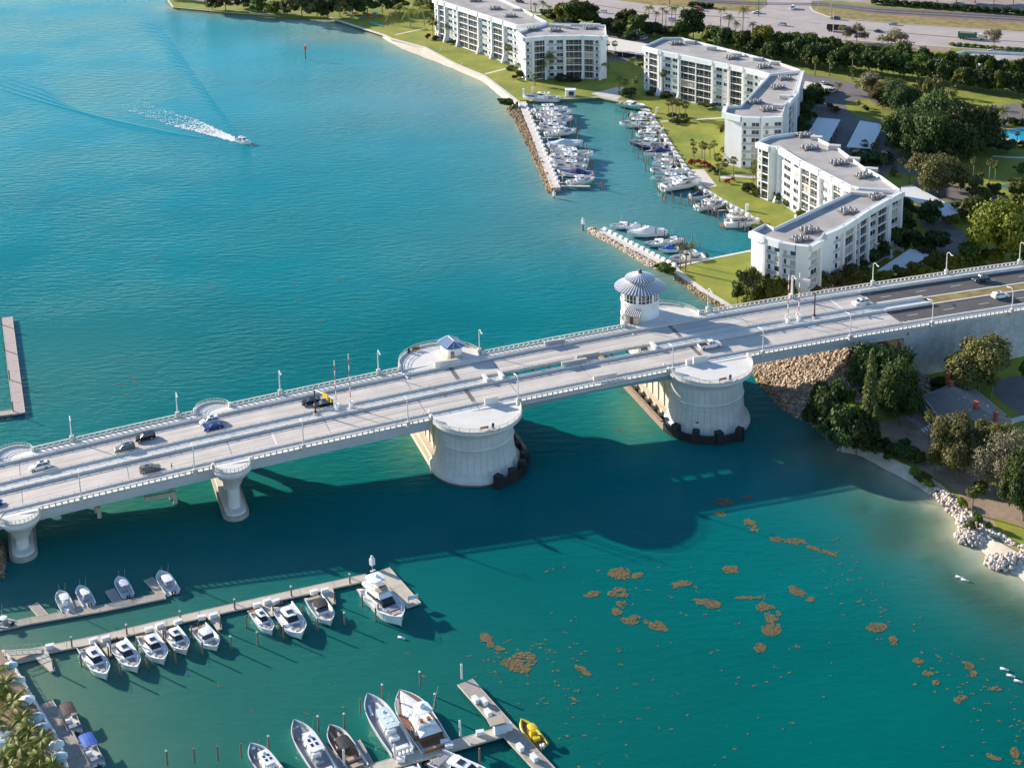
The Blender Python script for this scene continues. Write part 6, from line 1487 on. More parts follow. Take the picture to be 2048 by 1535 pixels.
# ------------------------------------------------------------------ vehicles
TYRE = mat('tyre', (.015, .015, .015), .8)
def car_proto(kind, paint, label, glass=None):
    root = thing({'suv': 'suv', 'sedan': 'car', 'pickup': 'pickup_truck', 'van': 'van'}[kind], label, {'suv': 'car', 'sedan': 'car', 'pickup': 'pickup', 'van': 'van'}[kind])
    L, W = {'suv': (4.7, 1.9), 'sedan': (4.7, 1.85), 'pickup': (5.9, 2.05), 'van': (5.0, 1.95)}[kind]
    zb_, zh = .28, {'suv': 1.0, 'sedan': .88, 'pickup': 1.08, 'van': 1.1}[kind]
    # lower body: side outline extruded with tumblehome
    if kind == 'pickup': prof = [(-L/2, .5), (-L/2, zh), (-.55, zh+.02), (.0, zh+.04), (1.55, zh+.02), (L/2-.15, zh-.12), (L/2, .7), (L/2-.05, zb_+.05)]
    elif kind == 'sedan': prof = [(-L/2, .45), (-L/2+.05, zh), (-1.6, zh+.06), (1.0, zh+.05), (L/2-.25, zh-.16), (L/2, .55), (L/2-.05, zb_)]
    else: prof = [(-L/2, .45), (-L/2+.03, zh+.02), (-1.6, zh+.06), (1.25, zh+.04), (L/2-.25, zh-.12), (L/2, .62), (L/2-.05, zb_)]
    prof += [(-L/2+.1, zb_)]
    mb = MB(); n = len(prof); vs = []
    for y, k in ((-W/2, 0), (-W/2+.10, 1), (W/2-.10, 1), (W/2, 0)):
        for x, z in prof: vs.append((x*(1-.0*k), y, z if k else zb_+(z-zb_)*.90))
    fs = [tuple(range(n))[::-1], tuple(range(3*n, 4*n))]
    for q in range(3): fs += [(q*n+i, q*n+(i+1) % n, (q+1)*n+(i+1) % n, (q+1)*n+i) for i in range(n)]
    mb.add(vs, fs); mb.obj('body', paint, root)
    # cabin glass and roof
    a, b, hr = {'suv': (-L/2+.15, 1.15, 1.66), 'sedan': (-1.75, 1.05, 1.42), 'pickup': (-.5, 1.55, 1.82), 'van': (-L/2+.1, 1.7, 1.85)}[kind]
    sa, sf = {'suv': (.35, .75), 'sedan': (.75, .85), 'pickup': (.15, .65), 'van': (.15, .8)}[kind]
    mb = MB(); w0, w1 = W/2-.10, W/2-.30
    mb.add([(a, -w0, zh), (b, -w0, zh), (b, w0, zh), (a, w0, zh), (a+sa, -w1, hr-.06), (b-sf, -w1, hr-.06), (b-sf, w1, hr-.06), (a+sa, w1, hr-.06)], [(0, 1, 5, 4), (1, 2, 6, 5), (2, 3, 7, 6), (3, 0, 4, 7), (4, 5, 6, 7)]); mb.obj('cabin_glass', glass or GLASS, root)
    mb = MB(); mb.box(((a+sa+b-sf)/2, 0, hr-.03), (b-sf-a-sa+.06, w1*2+.04, .08), taper=.96)
    for y in (-1, 1):
        mb.beam((a+.02, y*w0, zh), (a+sa, y*w1, hr-.05), .1, .1); mb.beam((b-.02, y*w0, zh), (b-sf, y*w1, hr-.05), .07, .07)
        mb.beam(((a+b)/2-.1, y*(w0+.01), zh), ((a+b)/2-.1, y*(w1+.01), hr-.05), .07, .07)
    mb.obj('roof', paint, root)
    if kind == 'pickup': mb = MB(); mb.box((-L/2+1.25, 0, zh-.0), (2.2, W-.35, .06)); mb.obj('load_bed', BLACK, root)
    if kind == 'suv': mb = MB(); mb.box(((a+b)/2-.1, 0, hr+.02), (.9, .9, .02)); mb.obj('sunroof', GLASS, root)
    for x in (-L/2+.95, L/2-.95):
        for y in (-1, 1):
            mb = MB(); mb.tube([(x, y*(W/2-.22), .36), (x, y*(W/2+.01), .36)], .36, 12); w = mb.obj('wheel', TYRE, root)
            mb = MB(); mb.tube([(x, y*(W/2), .36), (x, y*(W/2+.025), .36)], .2, 8); mb.obj('rim', METAL, w)
    for y in (-1, 1):
        mb = MB(); mb.box((L/2-.10, y*(W/2-.3), .72), (.12, .38, .14)); mb.obj('headlight', WHITE, root)
        mb = MB(); mb.box((-L/2+.03, y*(W/2-.22), .82), (.1, .26, .22)); mb.obj('tail_light', mat('tail_light_red', (.4, .01, .01), .3), root)
    return root
PAINT = {'white': mat('white_car_paint', (.75, .75, .75), .25), 'black': mat('black_car_paint', (.012, .012, .014), .18), 'blue': mat('blue_car_paint', (.015, .05, .20), .25, metal=.3), 'gold': mat('tan_car_paint', (.26, .22, .16), .3, metal=.4),
         'green': mat('grey_green_car_paint', (.18, .22, .18), .3, metal=.4), 'silver': mat('silver_car_paint', (.45, .47, .50), .3, metal=.5), 'red': mat('red_car_paint', (.38, .01, .02), .25), 'grey': mat('dark_grey_car_paint', (.06, .07, .08), .25, metal=.4)}
_cp = {}
def car(kind, col, loc, rz, label, group):
    k = (kind, col)
    if k not in _cp:
        _cp[k] = r = car_proto(kind, PAINT[col], label); r.location = loc; r.rotation_euler = (0, 0, rz); r['group'] = group; bpy.context.view_layer.update(); return r
    return copy_tree(_cp[k], loc, rz, label=label, group=group)
GBR = 'cars crossing the bridge'
for kind, col, x, y, fwd, lb in (('suv', 'white', 80, 937, -1, 'white car at the left end of the far carriageway'), ('suv', 'green', 250, 900, -1, 'grey-green car behind the white one on the far carriageway'),
    ('suv', 'black', 291, 878, -1, 'black car just ahead and beside the grey-green car'), ('suv', 'white', 420, 846, -1, 'white car side by side with the blue car'), ('sedan', 'blue', 427, 857, -1, 'blue car side by side with the white car'),
    ('sedan', 'black', 622, 806, -1, 'left one of the two black cars behind the yellow sign'), ('suv', 'black', 648, 812, -1, 'right one of the two black cars behind the yellow sign'),
    ('suv', 'white', 1722, 609, -1, 'white car leaving the asphalt for the bridge deck'), ('suv', 'grey', 1961, 562, -1, 'dark car on the asphalt approach at right'),
    ('suv', 'gold', 301, 942, 1, 'tan car with beige roof on the near carriageway'), ('sedan', 'blue', -16, 1012, 1, 'blue car cut by the left edge on the near carriageway'),
    ('pickup', 'white', 1419, 694, 1, 'white pickup truck with open bed on the near carriageway'), ('suv', 'white', 2000, 595, 1, 'white car on the near lane of the approach at right')):
    t, n = bt(x, y, 0); n = max(3.6, min(8.9, n)) if n > 0 else max(-8.9, min(-3.6, n)); e = .5; sl = math.atan((zb(t+e)-zb(t-e))/(2*e)); p = B(t, n, .015)
    o = car(kind, col, p, BA+(math.pi if fwd < 0 else 0), lb, GBR); o.rotation_euler = (0, -sl*fwd, BA+(math.pi if fwd < 0 else 0))
GHW = 'vehicles on the highway'
def hcar(kind, col, a, b, lb, g=GHW, z=GZ+.06):
    p, q = at(a[0], a[1], z), at(b[0], b[1], z); return car(kind, col, (p+q)/2, math.atan2(q.y-p.y, q.x-p.x), lb, g)
hcar('suv', 'white', (1216, 27), (1194, 24), 'white car on the highway left of the palm row'); hcar('suv', 'white', (1334, 40), (1357, 43), 'white car behind the tall thin palms on the highway')
hcar('sedan', 'red', (1411, 22), (1388, 21), 'red car on the highway'); hcar('sedan', 'white', (1523, 27), (1503, 27), 'white car near the left pole of the junction')
hcar('sedan', 'white', (1442, 36), (1462, 38), 'white car half hidden by a palm on the highway'); hcar('van', 'white', (1588, 14), (1583, 23), 'white van coming towards the viewer through the junction')
hcar('suv', 'silver', (1574, 53), (1553, 49), 'silver car crossing the junction'); hcar('suv', 'grey', (1681, 40), (1661, 38), 'dark grey car beside the junction pole')
hcar('sedan', 'grey', (1747, 64), (1769, 66), 'dark low car between the grey trees'); hcar('sedan', 'silver', (1797, 51), (1775, 49), 'pale blue car on the far lanes'); hcar('suv', 'grey', (1030, 4), (1050, 7), 'dark car at the top edge above the white block')
hcar('suv', 'white', (1978, 107), (1989, 104), 'white car parked beside the low office building', 'parked cars'); hcar('suv', 'white', (1282, 81), (1294, 76), 'white car parked behind the cream carport', 'parked cars')
hcar('suv', 'black', (1268, 80), (1275, 74), 'black car parked next to the white one behind the cream carport', 'parked cars'); hcar('suv', 'grey', (1253, 77), (1260, 72), 'dark grey car parked left of the black one behind the cream carport', 'parked cars')
hcar('suv', 'silver', (1231, 113), (1236, 107), 'grey car under the cream carport, left', 'parked cars'); hcar('suv', 'grey', (1248, 115), (1253, 109), 'dark car under the cream carport, right', 'parked cars')
hcar('sedan', 'white', (1642, 171), (1653, 167), 'white car parked behind the small cream carport', 'parked cars'); hcar('suv', 'white', (1661, 186), (1672, 181), 'white car parked at the end of the small cream carport', 'parked cars')
hcar('suv', 'white', (1952, 396), (1976, 393), 'white car parked among the trees right of the long carport', 'parked cars'); hcar('suv', 'silver', (1922, 420), (1942, 414), 'silver car parked beside the end of the long carport', 'parked cars')
hcar('suv', 'black', (1998, 410), (2015, 402), 'black car parked in the driveway at the right', 'parked cars'); hcar('sedan', 'white', (1708, 304), (1730, 307), 'white car under the right shaded carport', 'parked cars'); hcar('suv', 'black', (1764, 310), (1782, 313), 'black car parked right of the shaded carports', 'parked cars')
hcar('sedan', 'white', (1838, 534), (1848, 528), 'white car under the carport beside the bridge approach', 'parked cars'); hcar('sedan', 'silver', (1816, 547), (1826, 541), 'grey car under the carport beside the bridge approach', 'parked cars')
def truck(a, b, cabc, boxm, label, load):
    z = GZ+.06; p, q = at(a[0], a[1], z), at(b[0], b[1], z); L = (q-p).length; t = thing('dump_truck', label, 'truck', (p+q)/2, math.atan2(q.y-p.y, q.x-p.x), GHW)
    mb = MB(); mb.box((0, 0, .85), (L, 1.0, .35)); mb.obj('chassis', BLACK, t)
    mb = MB(); x0, x1 = -L/2, L/2-3.2; W = 2.5
    for y in (-1, 1): mb.box(((x0+x1)/2, y*W/2, 2.1), (x1-x0, .12, 2.1))
    for x in (x0, x1): mb.box((x, 0, 2.1), (.12, W, 2.1))
    mb.box(((x0+x1)/2, 0, 1.1), (x1-x0, W, .15)); mb.obj('container', boxm, t)
    if load: mb = MB(); mb.box(((x0+x1)/2, 0, 2.6), (x1-x0-.3, W-.3, .9), taper=.8); mb.obj('load', DIRT, t)
    mb = MB(); mb.box((L/2-1.6, 0, 1.9), (1.7, 2.4, 1.9), taper=.9); mb.box((L/2-.45, 0, 1.35), (1.3, 2.0, 1.1), taper=.9); mb.obj('cab', cabc, t)
    mb = MB(); mb.box((L/2-.82, 0, 2.25), (.2, 2.1, .7)); mb.obj('windscreen', GLASS, t)
    for x in (-L/2+1.2, -L/2+2.4, L/2-.9):
        for y in (-1, 1): mb = MB(); mb.tube([(x, y*.95, .5), (x, y*1.25, .5)], .5, 10); mb.obj('wheel', TYRE, t)
truck((1916, 77), (1967, 80), PAINT['white'], mat('green_container', (.02, .16, .10), .5), 'green open container truck with white cab on the right of the highway', True)
truck((1654, 62), (1705, 65), PAINT['black'], mat('black_container', (.02, .015, .015), .6), 'black open container truck passing behind a tree at the junction', False)
# poles around the junction
def pole(px, py, h, label, m, arm=0, name='utility_pole'):
    p = at(px, py, GZ); t = thing(name, label, 'pole', p); mb = MB(); mb.tube([(0, 0, 0), (0, 0, h)], [.22, .14], 7); mb.obj('shaft', m, t)
    if arm: mb = MB(); mb.beam((-1, 0, h-1), (1, 0, h-1), .12, .12); mb.obj('cross_arm', m, t)
pole(1666, 76, 13, 'tall pale concrete pole at the near kerb of the junction', CONC); pole(1517, 33, 11, 'brown utility pole left of the junction', WOODD, 1); pole(1662, 32, 11, 'grey utility pole right of the junction by the rails', GREYP, 1)
pole(1529, 16, 6, 'signal pole at the railway crossing, left', GREYP, 1); pole(1637, 20, 5, 'signal pole at the railway crossing, right', GREYP, 1); pole(1339, 9, 8, 'dark pole by the verge above the tall palms', WOODD); pole(1062, 23, 9, 'thin pole beside the highway left of the palms', WOODD); pole(1869, 228, 4.5, 'dark lamp post on the lawn left of the twin palms', BLACK, name='lamp_post')
for x, y, h, lb in ((1852, 726, 5.5, 'black lamp post against the panelled retaining wall'), (1845, 726, 2.6, 'small dark post beside the black lamp post at the retaining wall')):
    p = at(x, y, GZ); t = thing('lamp_post', lb, 'lamp post', p); mb = MB(); mb.tube([(0, 0, 0), (0, 0, h)], .09, 6); mb.obj('shaft', BLACK, t); mb = MB(); mb.box((0, 0, h), (.7, .3, .15)); mb.obj('lamp_head', BLACK, t)
# small white marks along the lawn path and a shed by the basin
for i, (x, y, h) in enumerate(((881, 103, 1.2), (924, 130, 1.0), (1047, 193, 3.2), (1065, 187, 2.6), (1314, 226, 2.2), (1494, 421, 2.2), (1351, 241, 1.4))):
    p = at(x, y, GZ); o = MB(); o.box((0, 0, h/2), (.9 if h > 2 else .4, .7 if h > 2 else .4, h)); o.box((0, 0, h+.06), (1.0 if h > 2 else .5, .8 if h > 2 else .5, .12)); ob_ = o.obj('utility_post', WHITE); ob_.location = p
    tag(ob_, ['small white post by the path on the curved lawn', 'white marker on the sea wall of the curved beach', 'white column left of the top basin boat', 'white cabinet behind the top basin boat', 'white cabinet on the lawn above the basin', 'white cabinet at the lower end of the inner seawall', 'white post by the palm island'][i], 'post')
p = at(1141, 192, GZ); sh = thing('fuel_shed', 'small white shed with dark opening on the top basin wall', 'shed', p); mb = MB(); mb.box((0, 0, 1.4), (4.2, 2.6, 2.8)); mb.obj('wall', STUCCO, sh); mb = MB(); mb.box((.3, -1.32, 1.35), (2.2, .1, 1.9)); mb.obj('opening', PANE, sh); mb = MB(); mb.box((0, 0, 2.9), (4.6, 3.0, .2)); mb.obj('roof', STUCCO, sh)
# umbrellas and huts among the palms of the bottom left promenade
for i, (x, y, c, r_) in enumerate(((34, 1360, WHITE, 1.6), (52, 1398, WHITE, 1.7), (20, 1330, CANLB, 1.5), (72, 1433, CANLB, 1.6), (84, 1452, CANLB, 1.5), (112, 1488, WHITE, 1.5), (118, 1512, CANLB, 1.6), (3, 1458, CANLB, 1.4), (4, 1478, CANLB, 1.4))):
    p = at(x, y, GZ+2.4); t = thing('parasol', 'x', 'parasol', (p.x, p.y, GZ)); mb = MB(); mb.lathe((0, 0, 2.3), [(r_, 0), (r_*.5, .35), (0, .7)], 8, smooth=False); mb.obj('canopy', c, t); mb = MB(); mb.tube([(0, 0, 0), (0, 0, 2.6)], .05, 5); mb.obj('pole', METAL, t)
    t['label'] = ['white parasol beside the quay rail below the gangway', 'white parasol between the quay palms above the grey dock', 'pale blue parasol nearest the gangway', 'pale blue parasol at the top of the grey quay dock', 'pale blue parasol beside the brown canopy pontoon boat', 'white parasol beside the blue canopy pontoon boat', 'lowest pale blue parasol on the quay', 'upper one of two blue parasols at the left edge', 'lower one of two blue parasols at the left edge'][i]; t['group'] = 'parasols on the quay'
t = thing('hut', 'white roofed hut at the bottom left edge', 'hut', at(2, 1500, GZ)); mb = MB(); mb.box((0, 0, 1.2), (3.6, 3.4, 2.4)); mb.obj('wall', STUCCO, t); mb = MB(); mb.box((0, 0, 2.6), (4.2, 4.0, .4), taper=.8); mb.obj('roof', WHITE, t)
q = P2([(12, 1312), (28, 1340), (50, 1378), (68, 1408), (103, 1464), (123, 1504), (132, 1545)], GZ)
t = thing('quay_railing', 'white post and rope railing along the bottom left quay', 'railing', (q[0].x, q[0].y, GZ))
for a, b in zip(q[:-1], q[1:]):
    mb = MB(); o_ = Vector(t.location); mb.tube([a-o_+Vector((0, 0, 1)), b-o_+Vector((0, 0, 1))], .04, 4); mb.tube([a-o_+Vector((0, 0, .55)), b-o_+Vector((0, 0, .55))], .03, 4); mb.obj('rail', WHITE, t)
    n = int((b-a).length/1.8)
    for i in range(n): p = a.lerp(b, i/n)-o_; mb = MB(); mb.box(p+Vector((0, 0, .55)), (.12, .12, 1.1)); mb.obj('post', WHITE, t)
# ------------------------------------------------------------------ vegetation
def crown_mesh(name, m, seed, n=1500, leafs=.42, lobes=11, flat=.75, spread=1.0, droop=0., shell=.6, cone=False):
    """leaf clumps through the volume of a lobed crown, unit size: radius 1 across, centre at 0"""
    rg = np.random.RandomState(seed); L = []
    for i in range(lobes):
        a = 2*math.pi*(i*.618)+rg.uniform(-.3, .3); r = spread*rg.uniform(.25, .80) if i else 0; z = rg.uniform(-.5, .5)*flat if i else .25*flat
        rr = rg.uniform(.18, .42)*(1.15-.35*r) if i else .46
        if cone: z = -1+2.0*(i+.5)/lobes; r = .30*(1-z)*.5*rg.uniform(.2, 1); rr = .13+.30*(1-(z+1)/2); z *= flat
        L.append((r*math.cos(a), r*math.sin(a), z, rr))
    L = np.array(L); pr_ = L[:, 3]**2; pr_ /= pr_.sum(); P_ = np.zeros((0, 3)); D = np.zeros((0, 3))
    while len(P_) < n:
        q = n*2; k = rg.choice(len(L), size=q, p=pr_); d = rg.normal(size=(q, 3)); d /= np.linalg.norm(d, axis=1)[:, None]
        w = rg.uniform(shell, 1.1, q)*(.62+.62*vnoise(d[:, 0]*4+k*7+50, d[:, 1]*4+d[:, 2]*3+50, .7, seed % 50))
        p = L[k, :3]+d*(L[k, 3]*w)[:, None]*np.array([1, 1, .8 if not cone else 1.3])
        dist = np.min(np.linalg.norm((p[:, None]-L[None, :, :3])/L[None, :, 3:4], axis=2), axis=1)
        ok = (d[:, 2] > -.6) & ((dist > .55) | (rg.rand(q) < .2)); P_ = np.concatenate([P_, p[ok]]); D = np.concatenate([D, d[ok]])
    p, d = P_[:n], D[:n]; s = (leafs*rg.uniform(.5, 1.3, n)*.16)[:, None]
    nr = d*.9+rg.normal(size=(n, 3))*.6+np.array([0, 0, .35]); nr /= np.linalg.norm(nr, axis=1)[:, None]
    t = np.cross(nr, rg.normal(size=(n, 3))); t /= np.linalg.norm(t, axis=1)[:, None]; b = np.cross(nr, t)
    V = np.stack([p-t*s-b*s*.5, p+t*s*.2-b*s*.9-nr*s*.3, p+t*s*1.1+b*s*.2, p-t*s*.1+b*s*.95-nr*s*.25], 1).reshape(-1, 3)
    return np_mesh(name, V, np.arange(n*4).reshape(-1, 4), m)
def trunk_mesh(name, m, seed, limbs=5, r=.05):
    rg = random.Random(seed); mb = MB(); mb.tube([(0, 0, 0), (rg.uniform(-.04, .04), rg.uniform(-.04, .04), .5), (0, 0, 1.0)], [r, r*.75, r*.5], 6)
    for i in range(limbs):
        a = 2*math.pi*i/limbs+rg.uniform(-.4, .4); z = rg.uniform(.45, .85); q = rg.uniform(.35, .6)
        mb.tube([(0, 0, z), (math.cos(a)*q*.5, math.sin(a)*q*.5, z+.18), (math.cos(a)*q, math.sin(a)*q, z+.45)], [r*.5, r*.35, r*.15], 5)
    return mb.mesh(name, m)
TR = {}
for key, m, kw in (('dark', LEAF_D, dict()), ('green', LEAF_M, dict()), ('bright', LEAF_B, dict(leafs=.45)), ('olive', LEAF_O, dict(spread=1.1)), ('grey', LEAF_G, dict(n=2200, leafs=.28, shell=.4, spread=1.1)), ('sparse', LEAF_O, dict(n=420, leafs=.5, flat=.3, shell=.4, spread=1.3))):
    TR[key] = [crown_mesh('crown', m, s*13+len(key), **{**dict(n=3000), **kw}) for s in (1, 2, 3)]
TR['big'] = [crown_mesh('crown', LEAF_D, s*17, n=15000, leafs=.19, lobes=30, flat=.55) for s in (1, 2)]
TR['bigolive'] = [crown_mesh('crown', LEAF_O, s*19, n=14000, leafs=.19, lobes=26, flat=.65) for s in (1, 2)]
TR['bigbright'] = [crown_mesh('crown', LEAF_B, s*23, n=14000, leafs=.19, lobes=26, flat=.65) for s in (1, 2)]
TR['biggrey'] = [crown_mesh('crown', LEAF_G, s*29, n=15000, leafs=.13, lobes=24, flat=.75, shell=.3) for s in (1, 2)]
TR['pine'] = [crown_mesh('crown', LEAF_C, s*31, n=9000, leafs=.26, lobes=14, flat=1.0, cone=True, shell=.5) for s in (1, 2)]
TR['red'] = [crown_mesh('crown', LEAF_R, 5, n=500, leafs=1.0, lobes=6)]
TRUNKS = [trunk_mesh('trunk', BARK, s) for s in (1, 2, 3)]
rt = random.Random(11)
def tree(kind, px, py, w, h, label=None, group=None, name=None, z=GZ, clear=.14):
    """px,py base pixel; w,h size in pixels of the photograph"""
    p = at(px, py, z); v = vpx(p); sx = to_px((p.x+1, p.y, p.z))[0]-to_px(p)[0]; W = w/sx; Hh = h/v
    name = name or {'pine': 'pine_tree', 'red': 'flowering_shrub'}.get(kind, 'tree')
    t = thing(name, label or 'x', 'tree' if 'tree' in name else 'shrub', p, rt.uniform(0, 6.28), group)
    cr = TR[kind]; me = cr[rt.randrange(len(cr))]; zs = Hh*(1-clear)/2
    fl = {'big': .55, 'bigolive': .65, 'bigbright': .65, 'biggrey': .75, 'pine': 1.0, 'sparse': .3}.get(kind, .75)
    put('crown', me, t, (0, 0, Hh-zs*.98), (0, 0, rt.uniform(0, 6.28)), (W/2*1.12, W/2*1.12, zs/fl*1.15))
    if name != 'shrub' and kind != 'red': put('trunk', TRUNKS[rt.randrange(3)], t, (0, 0, 0), (0, 0, 0), (W*.45, W*.45, Hh-zs))
    return t
# palms
def fan_palm_crown(seed, m):
    rg = random.Random(seed); mb = MB()
    for i in range(34):
        el = rg.uniform(-.9, 1.35); a = rg.uniform(0, 6.28); d = Vector((math.cos(a)*math.cos(el), math.sin(a)*math.cos(el), math.sin(el))); s = Vector((-math.sin(a), math.cos(a), 0)); up = s.cross(d)*-1
        L0, L1 = rg.uniform(.35, .5), rg.uniform(.85, 1.05); c = d*L0; mb.add([(0, 0, 0), tuple(c+s*.02), tuple(c-s*.02)], [(0, 1, 2)], 1)
        for k in range(7):
            g = (k-3)/3*1.05; e = d*math.cos(g)+s*math.sin(g); tip = c+e*(L1-L0)*(1-.25*abs(g))-Vector((0, 0, .10+.12*abs(g))); md = c+e*(L1-L0)*.5
            w = .065; n_ = e.cross(up).normalized()*w; mb.add([tuple(c), tuple(md+n_), tuple(tip), tuple(md-n_)], [(0, 1, 2, 3)], 0)
    return mb.mesh('crown', [m, FRONDY])
def coco_crown(seed, m, n=17):
    rg = random.Random(seed); mb = MB()
    for i in range(n):
        a = 2.4*i+rg.uniform(-.2, .2); el = rg.uniform(-.35, 1.15); d = Vector((math.cos(a), math.sin(a), 0)); s = Vector((-d.y, d.x, 0)); L = rg.uniform(.85, 1.1); pts = []
        for k in range(8):
            f = k/7; pts.append(d*(L*f*math.cos(el*(1-f*.6)))+Vector((0, 0, L*(math.sin(el)*f-(.75+.35*math.cos(el))*f*f*.8))))
        for k in range(7):
            p, q = pts[k], pts[k+1]; w = .22*math.sin(math.pi*min(1, (k+.8)/7.6))**.6; dd = (q-p).normalized()
            for sd in (1, -1):
                for j in range(2):
                    b = p.lerp(q, j*.5); tip = b+s*(sd*w)+dd*.10-Vector((0, 0, w*.55)); mb.add([tuple(b), tuple(b+dd*.065), tuple(tip)], [(0, 1, 2)], 0 if i % 8 else 1)
    return mb.mesh('crown', [m, FRONDY])
SAB = [fan_palm_crown(s, FROND) for s in (1, 2, 3, 4)]; COC = [coco_crown(s, FRONDC) for s in (1, 2, 3, 4)]; COCD = [coco_crown(s+9, FROND, 19) for s in (1, 2)]
ptm = MB(); ptm.tube([(0, 0, -.02), (.01, 0, .5), (0, 0, 1)], [.5, .42, .38], 7); PT = ptm.mesh('trunk', PALMBARK)
ptm = MB(); ptm.tube([(-.9, 0, 0), (-.45, 0, .3), (-.1, 0, .65), (0, 0, 1)], [.55, .42, .36, .32], 7); PTB = ptm.mesh('trunk', PALMBARK)
def palm(kind, px, py, top, w=20, label=None, group=None, z=GZ):
    """px,py base; top = pixel row of the crown's top; w crown width in pixels"""
    p = at(px, py, z); v = vpx(p); sx = to_px((p.x+1, p.y, p.z))[0]-to_px(p)[0]; W = w*1.18/sx; Hh = max(2.0, (py-top)/v); R_ = W/2
    t = thing('palm_tree', label or 'x', 'palm tree', p, rt.uniform(0, 6.28), group)
    if kind == 's': put('crown', SAB[rt.randrange(4)], t, (0, 0, Hh-R_*.75), (0, 0, rt.uniform(0, 6)), (R_, R_, R_*.95)); ht = Hh-R_*.75; put('trunk', PT, t, (0, 0, 0), (0, 0, 0), (.40, .40, ht))
    else: R_ *= 1.12; put('crown', (COC if kind == 'c' else COCD)[rt.randrange(4 if kind == 'c' else 2)], t, (0, 0, Hh-R_*.6), (0, 0, rt.uniform(0, 6)), (R_, R_, R_)); put('trunk', PTB, t, (0, 0, 0), (0, 0, 0), (.38, .38, Hh-R_*.6))
    return t
def row(lst, look, where, group):
    label_row(lst, look, where, group)
row([palm(k, x, y, t, w) for k, x, y, t, w in (('d', 897, 84, 44, 22), ('s', 866, 76, 34, 22))], 'palm', 'beside the left end of the topmost white block', 'palms by the topmost block')
row([palm('s', 1016, 131, 88, 17), palm('s', 1024, 128, 88, 16), palm('d', 1037, 151, 120, 18), palm('s', 1054, 159, 107, 18), palm('s', 1070, 171, 147, 16)], 'palm', 'where the two top white blocks meet', 'palms where the top blocks meet')
palm('d', 1100, 160, 98, 30, 'tall dark palm in front of the block facing the basin', None); palm('d', 1085, 160, 118, 20, 'shorter dark palm left of the tall one facing the basin')
row([palm('d', 1207, 157, 121, 20), palm('d', 1218, 140, 98, 22), palm('s', 1215, 112, 80, 14), palm('s', 1230, 112, 80, 15)], 'palm', 'right of the block facing the basin', 'palms right of the block facing the basin')
row([palm('d', 1264, 137, 110, 20), palm('s', 1281, 152, 119, 17), palm('s', 1250, 184, 157, 17), palm('s', 1271, 190, 153, 17), palm('d', 1240, 180, 145, 22)], 'palm', 'in the gap between the blocks above the concrete pad', 'palms above the concrete pad')
palm('c', 1238, 72, 38, 20, 'pale coconut palm behind the cream carport')
row([palm('c', x, y, t, w) for x, y, t, w in ((1070, 24, 3, 14), (1086, 25, -2, 18), (1098, 28, 6, 16), (1298, 38, 7, 22), (1312, 50, 18, 16), (1325, 51, 12, 15), (1332, 51, 18, 15), (1343, 52, 8, 17), (1351, 52, 9, 17), (1442, 52, 12, 18))], 'tall palm', 'beside the highway', 'palms along the highway')
row([palm('d', x, y, t, w) for x, y, t, w in ((1458, 62, 22, 22), (1472, 66, 37, 18), (1486, 66, 8, 26), (1505, 68, 41, 18), (1372, 80, 60, 16))], 'dark palm', 'in front of the junction', 'palms in front of the junction')
row([palm('s', x, y, t, w) for x, y, t, w in ((1327, 192, 138, 19), (1426, 205, 164, 17), (1437, 190, 155, 18), (1439, 215, 181, 18))], 'palm', 'in front of the long bent block', 'palms before the long bent block')
row([palm('s', x, y, t, w) for x, y, t, w in ((1544, 122, 96, 22), (1468, 112, 91, 18), (1487, 112, 95, 18), (1421, 92, 74, 18), (1410, 92, 76, 16), (1372, 76, 64, 14))], 'palm', 'behind the roof of the long bent block', 'palms behind the long bent block')
row([palm('s', x, y, t, w) for x, y, t, w in ((1630, 152, 112, 17), (1659, 152, 111, 17), (1704, 158, 102, 18), (1706, 160, 134, 15), (1694, 120, 82, 15), (1737, 143, 96, 13), (1809, 155, 102, 16), (1662, 118, 86, 14), (1798, 150, 125, 16))], 'cabbage palm', 'before the tree belt', 'palms on the lawn before the tree belt')
palm('c', 1676, 186, 160, 18, 'small coconut palm beside the small cream carport'); palm('c', 1809, 179, 158, 17, 'small yellow-green palm on the upper lawn'); palm('d', 1771, 256, 232, 16, 'small palm at the corner of the right shaded carport')
palm('s', 1905, 195, 170, 26, 'upper one of the two palms side by side on the right lawn'); palm('s', 1908, 219, 195, 18, 'lower one of the two palms on the right lawn'); palm('d', 1952, 234, 204, 30, 'bushy dark palm left of the driveway at the right'); palm('d', 1964, 246, 212, 24, 'bushy dark palm right beside the giant tree')
palm('c', 2004, 255, 209, 28, 'single coconut palm left of the pool'); palm('s', 2044, 240, 198, 22, 'palm at the right edge above the pool'); palm('s', 2033, 298, 262, 12, 'thin palm in front of the pool')
row([palm('s', x, y, t, w) for x, y, t, w in ((1767, 336, 309, 19), (1802, 355, 315, 19), (1818, 368, 320, 23), (1787, 352, 332, 22))], 'cabbage palm', 'between the car park and the long carport', 'palms by the long carport')
row([palm('s', x, y, t, w) for x, y, t, w in ((1728, 306, 279, 20), (1748, 310, 284, 20))], 'palm', 'in front of the right shaded carport', 'palms before the shaded carport')
row([palm('s', x, y, t, w) for x, y, t, w in ((1946, 366, 314, 18), (1962, 371, 338, 18), (1978, 367, 318, 17), (1990, 362, 322, 17))], 'palm', 'in the cluster above the right driveway', 'palms above the right driveway')
row([palm('s', x, y, t, w) for x, y, t, w in ((1337, 232, 198, 18), (1345, 241, 194, 20), (1359, 240, 197, 20), (1371, 238, 202, 18), (1352, 230, 195, 18))], 'palm', 'in the round bed on the marina lawn', 'palms in the round lawn bed')
